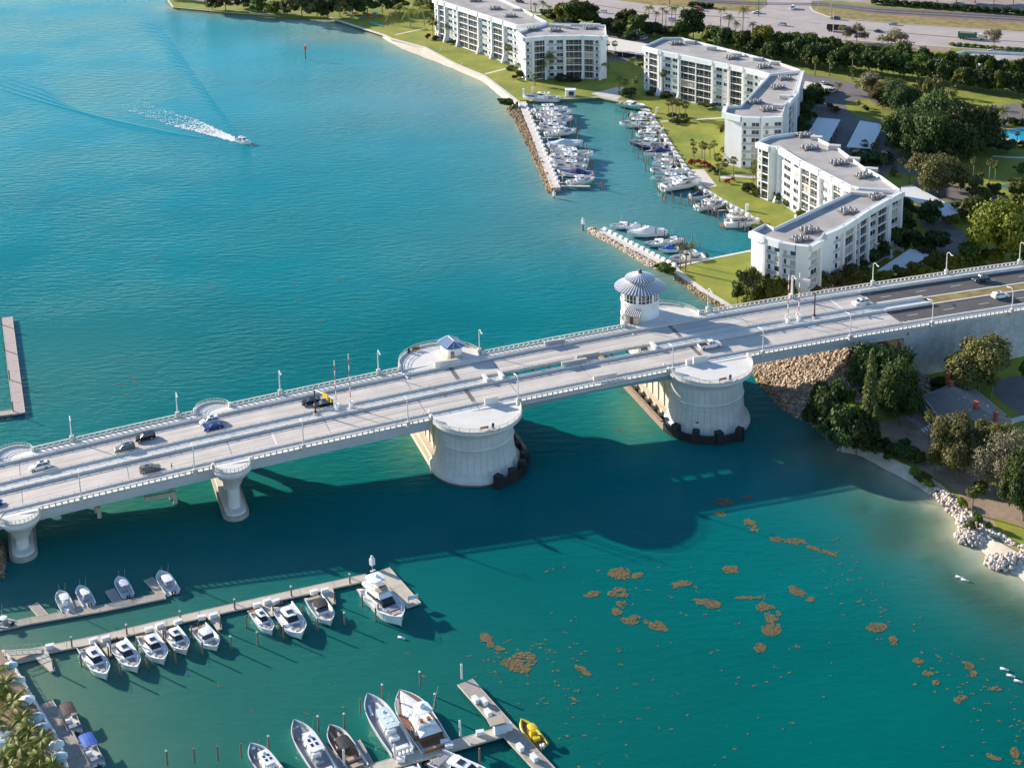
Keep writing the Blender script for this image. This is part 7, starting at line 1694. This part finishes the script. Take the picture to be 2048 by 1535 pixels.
row([palm('s', x, y, t, w) for x, y, t, w in ((1388, 332, 294, 15), (1386, 312, 277, 17), (1404, 318, 282, 18), (1409, 333, 285, 16), (1420, 316, 287, 14), (1428, 311, 280, 17), (1447, 303, 294, 16))], 'palm', 'behind the red flowering hedge', 'palms behind the red hedge')
row([palm('s', x, y, t, w) for x, y, t, w in ((1439, 363, 325, 20), (1436, 345, 304, 22), (1450, 340, 318, 18), (1467, 353, 313, 18), (1468, 315, 279, 20))], 'palm', 'at the foot of the plain white end wall', 'palms below the plain white end wall')
row([palm('s', x, y, t, w) for x, y, t, w in ((1513, 378, 318, 22), (1506, 366, 330, 20), (1531, 396, 341, 20), (1546, 394, 359, 18))], 'palm', 'at the left corner of the sunlit block', 'palms at the sunlit block')
row([palm('d', x, y, t, w) for x, y, t, w in ((1360, 540, 483, 20), (1373, 542, 486, 24), (1382, 530, 481, 18))], 'palm', 'on the lawn at the root of the rock-edged jetty', 'palms by the jetty')
row([palm('c', x, y, t, w) for x, y, t, w in ((785, 50, 15, 28), (820, 56, 8, 32), (848, 53, 4, 30), (836, 34, -6, 28), (800, 38, 0, 24))], 'coconut palm', 'by the curved beach', 'coconut palms by the curved beach')
palm('s', 1982, 806, 745, 31, 'cabbage palm standing behind the old house'); palm('s', 1857, 888, 820, 27, 'cabbage palm in front of the house stairs'); palm('s', 1944, 1026, 968, 32, 'leaning cabbage palm on the rocky shore at the right')
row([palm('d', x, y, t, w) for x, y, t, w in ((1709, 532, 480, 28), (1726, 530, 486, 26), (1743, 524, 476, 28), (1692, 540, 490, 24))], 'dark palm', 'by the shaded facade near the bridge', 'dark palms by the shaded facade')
row([palm('c', x, y, t, w) for x, y, t, w in ((-4, 1372, 1318, 60), (14, 1400, 1346, 62), (30, 1440, 1384, 60), (47, 1472, 1418, 56), (62, 1500, 1446, 56), (88, 1520, 1462, 52), (14, 1548, 1490, 64), (44, 1538, 1478, 60), (84, 1556, 1498, 58), (24, 1570, 1512, 62), (110, 1570, 1512, 56), (58, 1576, 1518, 60), (-6, 1480, 1420, 56), (-6, 1424, 1366, 60), (34, 1510, 1456, 50))],
    'coconut palm', 'on the bottom left quay', 'coconut palms of the quay')
# tree belt between the car parks and the highway
belt = []
rb_ = random.Random(21)
for i in range(46):
    f = i/45; x = 1560+(2070-1560)*f; yb = np.interp(x, [1560, 1620, 1700, 1760, 1850, 1950, 2070], [118, 134, 143, 150, 164, 180, 198]); belt.append(tree(rb_.choice(['dark', 'dark', 'green', 'dark', 'green']), x+rb_.uniform(-4, 4), yb+rb_.uniform(-3, 2), rb_.uniform(34, 48), rb_.uniform(38, 52)))
for i in range(34):
    f = i/33; x = 1575+(2070-1575)*f; yb = np.interp(x, [1560, 1620, 1700, 1760, 1850, 1950, 2070], [98, 112, 122, 128, 138, 150, 165]); belt.append(tree(rb_.choice(['dark', 'green', 'bright', 'green', 'dark']), x+rb_.uniform(-4, 4), yb, rb_.uniform(30, 46), rb_.uniform(34, 46)))
for x, y, w, h, k in ((1386, 78, 58, 62, 'dark'), (1362, 80, 44, 40, 'green'), (1340, 78, 40, 26, 'dark'), (1318, 74, 44, 24, 'dark'), (1428, 90, 46, 40, 'green'), (1446, 98, 50, 45, 'dark'), (1483, 106, 50, 46, 'green'), (1462, 92, 44, 34, 'dark'), (1526, 108, 60, 56, 'bright'), (1508, 112, 40, 40, 'dark'), (1558, 104, 44, 40, 'green'), (1545, 122, 50, 40, 'dark'), (1500, 92, 36, 28, 'green'),
                        (1300, 70, 46, 26, 'dark'), (1276, 70, 54, 42, 'green'), (1250, 60, 50, 42, 'dark'), (1235, 72, 44, 32, 'dark'), (1216, 66, 40, 30, 'dark'), (1262, 84, 40, 22, 'dark'), (1200, 58, 30, 24, 'green'), (1153, 56, 80, 56, 'green'), (1180, 52, 46, 46, 'dark'), (1128, 50, 50, 44, 'bright'), (1140, 62, 50, 28, 'dark'), (1108, 44, 40, 26, 'dark'), (1092, 36, 30, 18, 'green'), (1120, 60, 40, 20, 'dark'), (1345, 92, 44, 18, 'dark')):
    belt.append(tree(k, x, y, w, h))
G_ = 'trees of the belt along the highway'; label_row(belt[:46], 'belt tree', 'in the lawn-side row of the belt', G_); label_row(belt[46:80], 'belt tree', 'in the highway-side row of the belt', G_); label_row(belt[80:], 'belt tree', 'behind the top white blocks', G_)
def trees(lst, where, group, look=None):
    os_ = [tree(k, x, y, w, h) for k, x, y, w, h in lst]
    label_row(os_, look or 'green tree', where, group); return os_
trees([('grey', 1692, 84, 26, 34), ('grey', 1714, 84, 42, 40), ('grey', 1790, 106, 64, 52), ('grey', 1988, 93, 40, 36)], 'beside the highway kerb', 'grey trees by the highway', 'grey-leaved tree')
tree('grey', 1738, 192, 56, 50, 'bare-looking brownish tree left of the oak group'); tree('sparse', 1859, 200, 46, 40, 'thin umbrella-shaped tree alone on the lawn')
trees([('olive', 1745, 198, 40, 42), ('bigolive', 1765, 218, 62, 46), ('big', 1800, 226, 74, 56), ('bigolive', 1778, 208, 56, 52), ('olive', 1822, 214, 44, 44)], 'on the lawn island', 'oaks on the lawn island', 'dull green oak')
trees([('big', 1812, 305, 96, 84), ('big', 1858, 320, 100, 92), ('big', 1880, 290, 120, 92), ('big', 1930, 300, 110, 90), ('big', 1915, 325, 100, 76), ('big', 1965, 300, 76, 66), ('big', 1848, 282, 90, 62)], 'forming the giant dark canopy', 'giant dark canopy trees', 'huge dark tree')
tree('bigolive', 1876, 392, 112, 82, 'wide olive-green tree with visible trunk beside the long carport')
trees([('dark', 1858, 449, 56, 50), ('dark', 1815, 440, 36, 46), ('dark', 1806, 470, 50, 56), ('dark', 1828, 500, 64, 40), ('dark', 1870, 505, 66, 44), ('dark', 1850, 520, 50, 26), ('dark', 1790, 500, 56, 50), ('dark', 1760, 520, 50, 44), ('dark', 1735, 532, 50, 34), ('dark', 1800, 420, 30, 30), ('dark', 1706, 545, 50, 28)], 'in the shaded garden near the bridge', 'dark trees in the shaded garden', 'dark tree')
trees([('bigbright', 2000, 530, 150, 132), ('green', 1935, 440, 60, 44), ('green', 1962, 420, 50, 40), ('bright', 1905, 455, 30, 26), ('green', 2035, 400, 60, 44), ('bright', 2040, 440, 50, 50), ('olive', 1990, 400, 34, 34), ('green', 1920, 380, 50, 40), ('olive', 1945, 395, 44, 40), ('dark', 1985, 300, 30, 26), ('dark', 2015, 306, 40, 24), ('green', 2042, 350, 30, 24), ('bright', 1925, 372, 24, 18)], 'around the right driveway', 'trees round the right driveway')
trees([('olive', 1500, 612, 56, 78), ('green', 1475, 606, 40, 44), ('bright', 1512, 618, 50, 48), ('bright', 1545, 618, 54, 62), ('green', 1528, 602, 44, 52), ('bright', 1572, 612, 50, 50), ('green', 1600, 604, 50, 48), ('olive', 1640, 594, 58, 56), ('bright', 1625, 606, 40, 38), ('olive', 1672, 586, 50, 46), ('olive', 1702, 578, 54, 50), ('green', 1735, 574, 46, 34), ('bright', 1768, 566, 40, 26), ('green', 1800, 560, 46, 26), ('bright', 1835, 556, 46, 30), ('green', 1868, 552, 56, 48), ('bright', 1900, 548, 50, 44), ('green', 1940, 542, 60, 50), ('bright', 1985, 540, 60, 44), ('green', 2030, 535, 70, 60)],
      'along the far side of the bridge approach', 'trees behind the bridge approach', 'sunlit tree')
tree('red', 1792, 562, 14, 18, 'small rust-red shrub in the row behind the bridge approach')
# right foreground grove
tree('big', 1762, 800, 138, 100, 'dark oak reaching over the rock slope under the bridge'); tree('big', 1798, 850, 84, 116, 'dark oak left of the old house'); tree('pine', 1737, 880, 72, 160, 'tall feathery pale green pine beside the rock slope'); tree('pine', 1748, 892, 50, 72, 'small feathery pale green pine on the shore')
mg_ = [('dark', 1640, 840, 50, 80), ('dark', 1652, 880, 70, 100), ('dark', 1680, 905, 90, 100), ('dark', 1712, 910, 80, 80), ('dark', 1625, 850, 40, 50), ('bright', 1702, 880, 64, 74), ('green', 1690, 850, 60, 70), ('dark', 1735, 905, 60, 60), ('dark', 1668, 850, 60, 90)]
trees(mg_, 'overhanging the water right of the right main pier', 'mangroves by the pier', 'dark mangrove')
tree('bigolive', 1955, 788, 136, 108, 'wide olive oak in front of the panelled wall'); tree('bigolive', 1914, 962, 108, 126, 'big olive oak in front of the old house'); tree('bigolive', 1980, 925, 80, 78, 'olive oak covering the right end of the house'); tree('olive', 1870, 945, 52, 56, 'small olive tree above the sandy cove')
tree('biggrey', 1992, 990, 120, 130, 'grey-brown airy tree at the right shore'); tree('big', 2045, 1040, 90, 130, 'dark tree at the right edge above the grass'); tree('green', 2046, 760, 20, 40, 'slim green tree at the right edge by the driveway'); tree('dark', 2020, 960, 80, 90, 'dark tree behind the grey-brown one')
SH = lambda lst, where, group, look='green shrub': label_row([tree(k, x, y, w, h, name='shrub', clear=0) for k, x, y, w, h in lst], look, where, group)
SH([('dark', 1790, 912, 50, 26), ('dark', 1815, 918, 60, 28), ('green', 1838, 926, 40, 22), ('dark', 1770, 898, 40, 22)], 'behind the sandy cove', 'shrubs behind the cove', 'dense green shrub')
SH([('bright', 1828, 948, 30, 12), ('green', 1845, 958, 34, 12), ('bright', 1858, 972, 26, 10), ('bright', 1924, 1012, 28, 14), ('green', 1955, 1050, 24, 26), ('bright', 1978, 1056, 14, 14), ('olive', 1944, 1060, 24, 20)], 'growing among the shore rocks', 'shrubs among the shore rocks', 'low bright shrub')
SH([('green', 1330, 548, 42, 20), ('green', 1318, 540, 26, 14)], 'on the rocks below the lawn', 'shrubs on the lower rocks', 'round green mangrove shrub')
SH([('green', 1008, 210, 30, 14), ('green', 1022, 212, 20, 12)], 'at the root of the breakwater rocks', 'shrubs at the breakwater root', 'green shrub')
SH([('red', 1384, 330, 16, 12), ('red', 1396, 330, 18, 12), ('red', 1408, 333, 16, 12), ('red', 1418, 340, 16, 14), ('dark', 1426, 346, 20, 14)], 'in the red hedge on the marina lawn', 'red hedge shrubs', 'red flowering shrub')
SH([('red', 1455, 367, 14, 9), ('red', 1466, 362, 12, 8)], 'beside the lawn path', 'red shrubs by the path', 'small red shrub')
SH([('dark', 1345, 233, 22, 8), ('dark', 1368, 235, 20, 8), ('dark', 1352, 246, 30, 9), ('dark', 1372, 244, 18, 7)], 'in the round bed on the marina lawn', 'shrubs of the round bed', 'low dark shrub')
SH([('red', 857, 79, 14, 12), ('dark', 872, 80, 16, 10), ('dark', 905, 88, 22, 9), ('dark', 1025, 140, 24, 10), ('green', 1040, 156, 30, 16), ('red', 1028, 160, 12, 10), ('dark', 1120, 162, 30, 10), ('dark', 1150, 163, 34, 7)], 'at the foot of the top white blocks', 'shrubs by the top blocks', 'shrub')
SH([('dark', 1335, 195, 40, 10), ('dark', 1300, 190, 20, 10), ('dark', 1420, 215, 40, 10), ('dark', 1255, 192, 40, 16), ('green', 1444, 267, 10, 18)], 'at the foot of the long bent block', 'shrubs by the bent block', 'shrub')
SH([('dark', 1495, 385, 30, 20), ('green', 1520, 390, 30, 22), ('dark', 1558, 402, 30, 20), ('green', 1580, 412, 30, 18), ('bright', 1628, 424, 32, 30), ('bright', 1602, 440, 24, 20), ('green', 1650, 425, 24, 20)], 'at the foot of the sunlit block', 'shrubs by the sunlit block', 'rounded shrub')
SH([('green', 1660, 218, 16, 12), ('olive', 1672, 226, 18, 14), ('red', 1664, 224, 8, 7), ('grey', 1717, 214, 10, 14), ('dark', 1732, 222, 16, 10)], 'in the car park island', 'shrubs of the car park island', 'small shrub')
SH([('dark', 1625, 196, 40, 30), ('dark', 1618, 218, 40, 44), ('dark', 1610, 245, 44, 40), ('dark', 1600, 268, 40, 36), ('dark', 1636, 214, 36, 40)], 'behind the plain-ended wing', 'shrubs in the shade of the wing', 'dark bush')
SH([('dark', 1742, 330, 60, 26), ('dark', 1770, 325, 40, 20), ('dark', 1720, 322, 40, 20)], 'behind the sunlit block', 'shrubs behind the sunlit block', 'dark bush')
SH([('dark', 1745, 790, 40, 20), ('dark', 1885, 775, 60, 20), ('dark', 1990, 870, 60, 30), ('green', 1905, 935, 50, 30), ('dark', 1875, 735, 30, 14), ('green', 1960, 985, 30, 26)], 'around the old house', 'shrubs around the house', 'dark bush')
SH([('dark', x, y, 24, 10) for x, y in ((1385, 14), (1402, 15), (1418, 16))]+[('dark', x, 8+(x-1750)*.075, 26, 12) for x in range(1750, 2060, 20)], 'in the clipped hedges beside the rails', 'hedge shrubs by the rails', 'clipped hedge shrub')
SH([('bright', x, 91+(x-1900)*.085, 16, 7) for x in range(1905, 2050, 14)], 'along the right kerb', 'low hedge at the kerb', 'low yellow-green hedge shrub')
SH([('dark', x, y, 26, 14) for x, y in ((1992, 258), (2005, 252), (2025, 249), (2045, 250), (2000, 292), (2025, 292), (2045, 294))], 'around the pool', 'shrubs around the pool', 'clipped dark shrub')
trees([('green', 345, -2, 30, 26), ('dark', 425, 20, 36, 36), ('olive', 452, 22, 46, 34), ('dark', 490, 16, 40, 30), ('green', 515, 26, 50, 32), ('bright', 552, 30, 46, 30), ('dark', 575, 34, 40, 36), ('olive', 605, 38, 60, 52), ('olive', 635, 36, 50, 44), ('dark', 655, 36, 50, 42), ('olive', 680, 34, 50, 40), ('dark', 705, 28, 50, 40), ('dark', 735, 30, 46, 40), ('dark', 765, 26, 46, 36), ('dark', 800, 24, 40, 34), ('green', 862, 30, 40, 34), ('dark', 845, 22, 36, 30), ('dark', 885, 12, 40, 26)], 'on the far bank at the top', 'trees of the far bank', 'bank tree')
trees([('olive', x, 2+(x-1700)*.02, 44, 34) for x in range(1760, 2060, 38)], 'in the parking area beyond the rails', 'trees beyond the rails', 'tree')
# colourful kayaks and loungers on the far bank
kc = [mat('kayak_orange', (.55, .16, .03), .5), mat('kayak_blue', (.03, .20, .40), .5), mat('kayak_green', (.05, .30, .18), .5), mat('kayak_red', (.45, .03, .03), .5)]
ks = []
for i in range(12):
    p = at(690+i*6.5, 27+(i % 3)*4, GZ); mb = MB(); mb.tube([(-1.6, 0, .2), (-.8, 0, .25), (.8, 0, .25), (1.6, 0, .25)], [.03, .3, .3, .03], 6); o = mb.obj('kayak', kc[i % 4]); o.location = p; o.rotation_euler = (0, 0, .5); tag(o, 'x', 'kayak'); ks.append(o)
label_row(ks, 'colourful kayak', 'stored under the trees of the far bank', 'kayaks on the far bank')
ks = []
for i in range(8):
    p = at(742+i*3.0, 46+i*.95, GZ); mb = MB(); mb.box((0, 0, .35), (1.7, .6, .08)); mb.box((-.8, 0, .6), (.1, .6, .5)); mb.box((0, 0, .15), (1.4, .5, .3)); o = mb.obj('sun_lounger', mat('aqua_lounger', (.10, .50, .50), .5)); o.location = p; tag(o, 'x', 'lounger'); ks.append(o)
label_row(ks, 'aqua lounger', 'beside the seawall of the far bank', 'loungers on the far bank')
# ------------------------------------------------------------------ rocks
def ico():
    t = (1+5**.5)/2; v = np.array([(-1, t, 0), (1, t, 0), (-1, -t, 0), (1, -t, 0), (0, -1, t), (0, 1, t), (0, -1, -t), (0, 1, -t), (t, 0, -1), (t, 0, 1), (-t, 0, -1), (-t, 0, 1)], float)/1.9
    f = np.array([(0, 11, 5), (0, 5, 1), (0, 1, 7), (0, 7, 10), (0, 10, 11), (1, 5, 9), (5, 11, 4), (11, 10, 2), (10, 7, 6), (7, 1, 8), (3, 9, 4), (3, 4, 2), (3, 2, 6), (3, 6, 8), (3, 8, 9), (4, 9, 5), (2, 4, 11), (6, 2, 10), (8, 6, 7), (9, 8, 1)])
    return v, f
def rocks(name, pts, size, m, seed=1, kind='stuff', parent=None):
    rg = np.random.RandomState(seed); v, f = ico(); n = len(pts); P_ = np.array(pts)
    S = rg.uniform(.6, 1.35, (n, 1, 1))*size/2*rg.uniform(.7, 1.25, (n, 1, 3)); J = rg.uniform(.78, 1.2, (n, 12, 1))
    a = rg.uniform(0, 6.28, n); ca, sa = np.cos(a), np.sin(a); W = v[None]*S*J; X = W[..., 0]*ca[:, None]-W[..., 1]*sa[:, None]; Y = W[..., 0]*sa[:, None]+W[..., 1]*ca[:, None]
    W = np.stack([X, Y, W[..., 2]], -1)+P_[:, None]; Fq = (f[None]+np.arange(n)[:, None, None]*12).reshape(-1, 3)
    o = bpy.data.objects.new(name, np_mesh(name, W.reshape(-1, 3), Fq, m)); COL.objects.link(o)
    if kind: o['kind'] = kind
    if parent is not None: o.parent = parent
    return o
def lerp_line(pts, f):
    pts = [Vector(p) for p in pts]; d = [(b-a).length for a, b in zip(pts[:-1], pts[1:])]; s = f*sum(d)
    for a, b, q in zip(pts[:-1], pts[1:], d):
        if s <= q: return a.lerp(b, s/max(q, 1e-6))
        s -= q
    return pts[-1]
def fill(A, Bq, n, seed, jit=.15):
    rg = random.Random(seed); out = []
    for i in range(n):
        f, g = rg.random(), rg.random(); p = lerp_line(A, f).lerp(lerp_line(Bq, f), g); out.append((p.x+rg.uniform(-jit, jit), p.y+rg.uniform(-jit, jit), p.z+rg.uniform(-jit, jit)))
    return out
# slope under the right end of the bridge
Wl = [B(136, 14, z=-.3), B(138, 4, z=-.3)]+P2([(1500, 738), (1512, 762), (1540, 796), (1570, 826), (1622, 850), (1668, 890)], -.3)
Tp = [B(168, 18, z=3.5), B(170, 8, z=8), B(170, -2, z=8.2), B(170, -9, z=8.2), B(169, -13, z=7.6), B(172, -16, z=5.0), B(178, -17, z=1.6), B(184, -20, z=1.3)]
strip('rock_slope', Tp, Wl, 0, 0, DIRT, steps=8)
rocks('riprap', fill(Tp, Wl, 8500, 4, .12), .80, ROCKM, 3)
rocks('riprap', fill([p.lerp(q, .93) for p, q in zip([lerp_line(Tp, i/9) for i in range(10)], [lerp_line(Wl, i/9) for i in range(10)])], Wl, 700, 5), .95, ROCKD, 5)
# breakwater rocks
def berm(name, inner, outer, z0, z1, n, size, m, seed):
    A = P2(inner, z0); Bq = P2(outer, z1); strip('rock_bank', A, Bq, 0, 0, DIRT, steps=3); rocks(name, fill(A, Bq, n, seed, .2), size, m, seed)
berm('riprap', [(1034, 208), (1056, 258), (1082, 318), (1100, 362), (1106, 378), (1116, 380)], [(1012, 218), (1036, 256), (1062, 308), (1080, 350), (1096, 386), (1112, 392)], 1.1, -.2, 2300, .85, ROCKD, 7)
berm('riprap', [(1190, 456), (1192, 463), (1254, 497), (1308, 524), (1342, 544)], [(1176, 458), (1178, 466), (1240, 499), (1290, 530), (1318, 542)], 1.2, -.2, 1900, .85, ROCKM, 8)
berm('riprap', [(1352, 552), (1372, 563), (1402, 585), (1449, 612), (1478, 630)], [(1346, 559), (1368, 572), (1398, 594), (1446, 620), (1470, 638)], 1.2, -.2, 1100, .75, ROCKD, 9)
berm('riprap', [(-20, 1085), (-2, 1095), (-6, 1150)], [(2, 1078), (12, 1110), (8, 1155)], 1.5, -.2, 300, .8, ROCKD, 10)
# rocky shore at the right, its largest stones one by one
rv = thing('rock_revetment', 'pale rock revetment along the right-hand shore', 'rocks', at(1935, 1060, GZ))
def ell(px, py, rx, ry, n, seed, z0=.4, zt=1.3):
    rg = random.Random(seed); out = []; c = at(px, py, 0); e1 = at(px+rx, py, 0)-c; e2 = at(px, py+ry, 0)-c
    for i in range(n):
        a = rg.uniform(0, 6.28); r = rg.random()**.5; p = c+e1*(r*math.cos(a))+e2*(r*math.sin(a)); out.append((p.x, p.y, z0+(zt-z0)*(1-r*r)+rg.uniform(-.15, .15)))
    return out
band = [([(1858, 968), (1895, 985), (1925, 1012), (1950, 1030), (1975, 1052), (2020, 1078), (2060, 1098)], [(1848, 974), (1872, 996), (1905, 1032), (1920, 1050), (1940, 1078), (1990, 1092), (2055, 1128)])]
pts = fill(P2(band[0][0], 1.5), P2(band[0][1], .3), 420, 31, .15)+ell(1946, 1075, 34, 20, 200, 32)+ell(1932, 1052, 20, 20, 90, 35)+ell(2012, 1126, 44, 17, 230, 33)+ell(2060, 1118, 40, 14, 110, 34)
for a in (0,):
    fv, ff = ico(); rk = []
    for s in range(5):
        rg = np.random.RandomState(s); rk.append(np_mesh('rock', fv*rg.uniform(.75, 1.2, (12, 1))*np.array([1, .85, .75]), ff, ROCKP))
rt.shuffle(pts)
for i, p in enumerate(pts[:290]):
    s = rt.uniform(.45, .75); put('rock', rk[i % 5], rv, Vector(p)-rv.location, (rt.uniform(-.4, .4), rt.uniform(-.4, .4), rt.uniform(0, 6.28)), (s, s, s))
o = rocks('small_rocks', pts[290:], .85, mat('pale_rock_small', (.52, .45, .39), .9, island=.35, bump=.4, bscale=4), 12, parent=rv); o.location = -Vector(rv.location)
# ------------------------------------------------------------------ floating seaweed
WEED = mat('sargassum', (.165, .115, .045), .9, island=.22, var=.25, vscale=2.0)
def weed(blobs, seed, dens=30):
    rg = np.random.RandomState(seed); V = []; F = []
    for px, py, rx, ry, ang in blobs:
        c = at(px, py, 0); e1 = at(px+rx, py+rx*math.tan(ang), 0)-c; e2 = at(px, py+ry, 0)-c; area = math.pi*e1.length*e2.length
        for i in range(int(area*dens)+4):
            a = rg.uniform(0, 6.28); r = rg.rand()**.5; p = c+e1*(r*math.cos(a))+e2*(r*math.sin(a))
            if vnoise(np.array([p.x+900]), np.array([p.y*1.3+900]), 1.5, seed % 7)[0]+.35*vnoise(np.array([p.x+900]), np.array([p.y+900]), .5, 3)[0] < .30+.42*r*r: continue
            s = rg.uniform(.10, .24); b0 = rg.uniform(0, 6.28); k = len(V); zz = .02+.05*rg.rand()
            for q in range(4): t = b0+q*math.pi/2; V.append((p.x+s*math.cos(t)*rg.uniform(.6, 1.3), p.y+s*math.sin(t)*rg.uniform(.5, 1.1), zz+rg.uniform(-.008, .008)))
            F.append((k, k+1, k+2, k+3))
    return np_mesh('seaweed', np.array(V), np.array(F), WEED)
def weed_thing(label, blobs, seed):
    if seed in (12, 13, 16, 17, 18, 19, 20, 21, 11, 15, 9):
        for i, b in enumerate(blobs):
            o = bpy.data.objects.new('floating_seaweed', weed([b], seed+i*31)); COL.objects.link(o); tag(o, label+('' if len(blobs) == 1 else ', piece '+['one', 'two', 'three', 'four', 'five'][i]+' from the left'), 'seaweed', 'large mats of floating seaweed')
        return
    me = weed(blobs, seed); o = bpy.data.objects.new('floating_seaweed', me); COL.objects.link(o); tag(o, label, 'seaweed', 'large mats of floating seaweed')
weed_thing('brown seaweed mat shaped like a boot left of the centre of the lower water', [(1180, 1188, 26, 6, -.1), (1236, 1188, 20, 14, 0), (1246, 1208, 20, 10, 0), (1234, 1222, 12, 8, 0)], 1)
weed_thing('brown seaweed mat just above the boot-shaped one', [(1240, 1146, 24, 12, 0), (1268, 1152, 22, 6, -.2), (1222, 1150, 8, 5, 0)], 2)
weed_thing('round brown seaweed patch below the boot-shaped one', [(1262, 1238, 20, 10, 0)], 3); weed_thing('ragged brown seaweed patch right of the round one', [(1312, 1250, 24, 10, .3)], 4)
weed_thing('brown seaweed mat pointed at its left end near the middle', [(1412, 1206, 32, 9, .12)], 5); weed_thing('tall curved brown seaweed mat in the middle of the lower water', [(1530, 1214, 18, 9, 0), (1546, 1230, 16, 16, 0), (1543, 1256, 20, 16, 0)], 6)
weed_thing('small brown seaweed tail under the tall curved mat', [(1519, 1296, 13, 11, 0)], 7); weed_thing('winding brown seaweed string above the tall curved mat', [(1500, 1196, 30, 5, 0)], 8)
weed_thing('brown seaweed patch between the string and the shore', [(1596, 1184, 20, 9, .4), (1620, 1198, 14, 5, 0)], 9); weed_thing('compact brown seaweed patch above the centre', [(1460, 1137, 16, 9, 0)], 10)
weed_thing('long brown seaweed line running towards the right shore', [(1504, 1051, 16, 12, .5), (1550, 1076, 14, 7, .3), (1590, 1082, 26, 6, .1), (1630, 1096, 24, 5, .35), (1660, 1106, 14, 4, .4)], 11)
weed_thing('brown seaweed patches at the edge of the bridge shadow', [(1448, 1004, 20, 8, .1), (1438, 1026, 14, 5, .3), (1492, 994, 12, 3, 0)], 12); weed_thing('small brown seaweed patch below the bridge shadow', [(1364, 1166, 20, 6, 0), (1352, 1172, 6, 5, 0)], 13)
weed_thing('largest brown seaweed mat right of the long dock', [(1024, 1322, 36, 12, 0), (1048, 1318, 26, 16, 0), (1040, 1338, 22, 8, 0)], 14); weed_thing('brown seaweed patch up left of the largest mat', [(974, 1280, 14, 14, .4), (996, 1296, 16, 5, .3)], 15)
weed_thing('brown seaweed patches in a group right of the jetty', [(1144, 1396, 16, 7, .4), (1166, 1340, 16, 7, .5)], 16)
weed_thing('brown seaweed patch in the right part of the lower water', [(1754, 1254, 22, 9, 0), (1785, 1280, 10, 9, 0)], 17); weed_thing('brown seaweed patches low in the right part', [(1838, 1320, 12, 7, 0), (1856, 1346, 14, 7, 0), (1870, 1364, 8, 6, 0)], 18)
weed_thing('brown seaweed patch near the right edge above the buoys', [(1936, 1330, 12, 8, .3), (1946, 1346, 8, 6, 0)], 19); weed_thing('brown seaweed patch below the small floats', [(1988, 1376, 16, 6, 0), (1922, 1398, 14, 9, 0)], 20); weed_thing('brown seaweed in the bottom right corner', [(1988, 1514, 16, 6, .4), (2028, 1502, 12, 12, .5), (2036, 1526, 10, 8, 0)], 21)
rg = random.Random(77); small = []
for i in range(300):
    k = rg.random()
    if k < .45: x, y = rg.uniform(1080, 1700), rg.uniform(1130, 1535)
    elif k < .75: x, y = 1650+rg.uniform(0, 400), 0; y = 1130+(x-1650)*.85+rg.gauss(0, 45)
    elif k < .9: x, y = rg.uniform(930, 1160), rg.uniform(1260, 1420)
    else: x, y = rg.uniform(420, 900), rg.uniform(1290, 1450)
    if y > 1570 or (x > 1780 and y < 1200): continue
    small.append((x, y, rg.uniform(1.5, 6.5), rg.uniform(.8, 1.8), rg.uniform(-.4, .5)))
for x, y in ((262, 755), (270, 765), (245, 768), (600, 600), (425, 575), (680, 560), (310, 520), (700, 690), (640, 640), (1245, 785), (1240, 860), (590, 570), (255, 790)): small.append((x, y, 8, 3, .2))
o = bpy.data.objects.new('seaweed_scraps', weed(small, 99, 5)); COL.objects.link(o); tag(o, kind='stuff')
# small floats
fl_ = []
for x, y in ((1919, 1155), (1930, 1161), (2009, 1339), (2022, 1352), (2037, 1363), (803, 1276)):
    p = at(x, y, 0); mb = MB(); mb.tube([(-.8, 0, .1), (-.7, 0, .18), (.7, 0, .18), (.8, 0, .1)], [.05, .24, .24, .05], 7); o = mb.obj('float_buoy', WHITE); o.location = p; o.rotation_euler = (0, 0, -.5); tag(o, 'x', 'float'); fl_.append(o)
label_row(fl_, 'small white float', 'drifting on the lower water', 'small white floats')
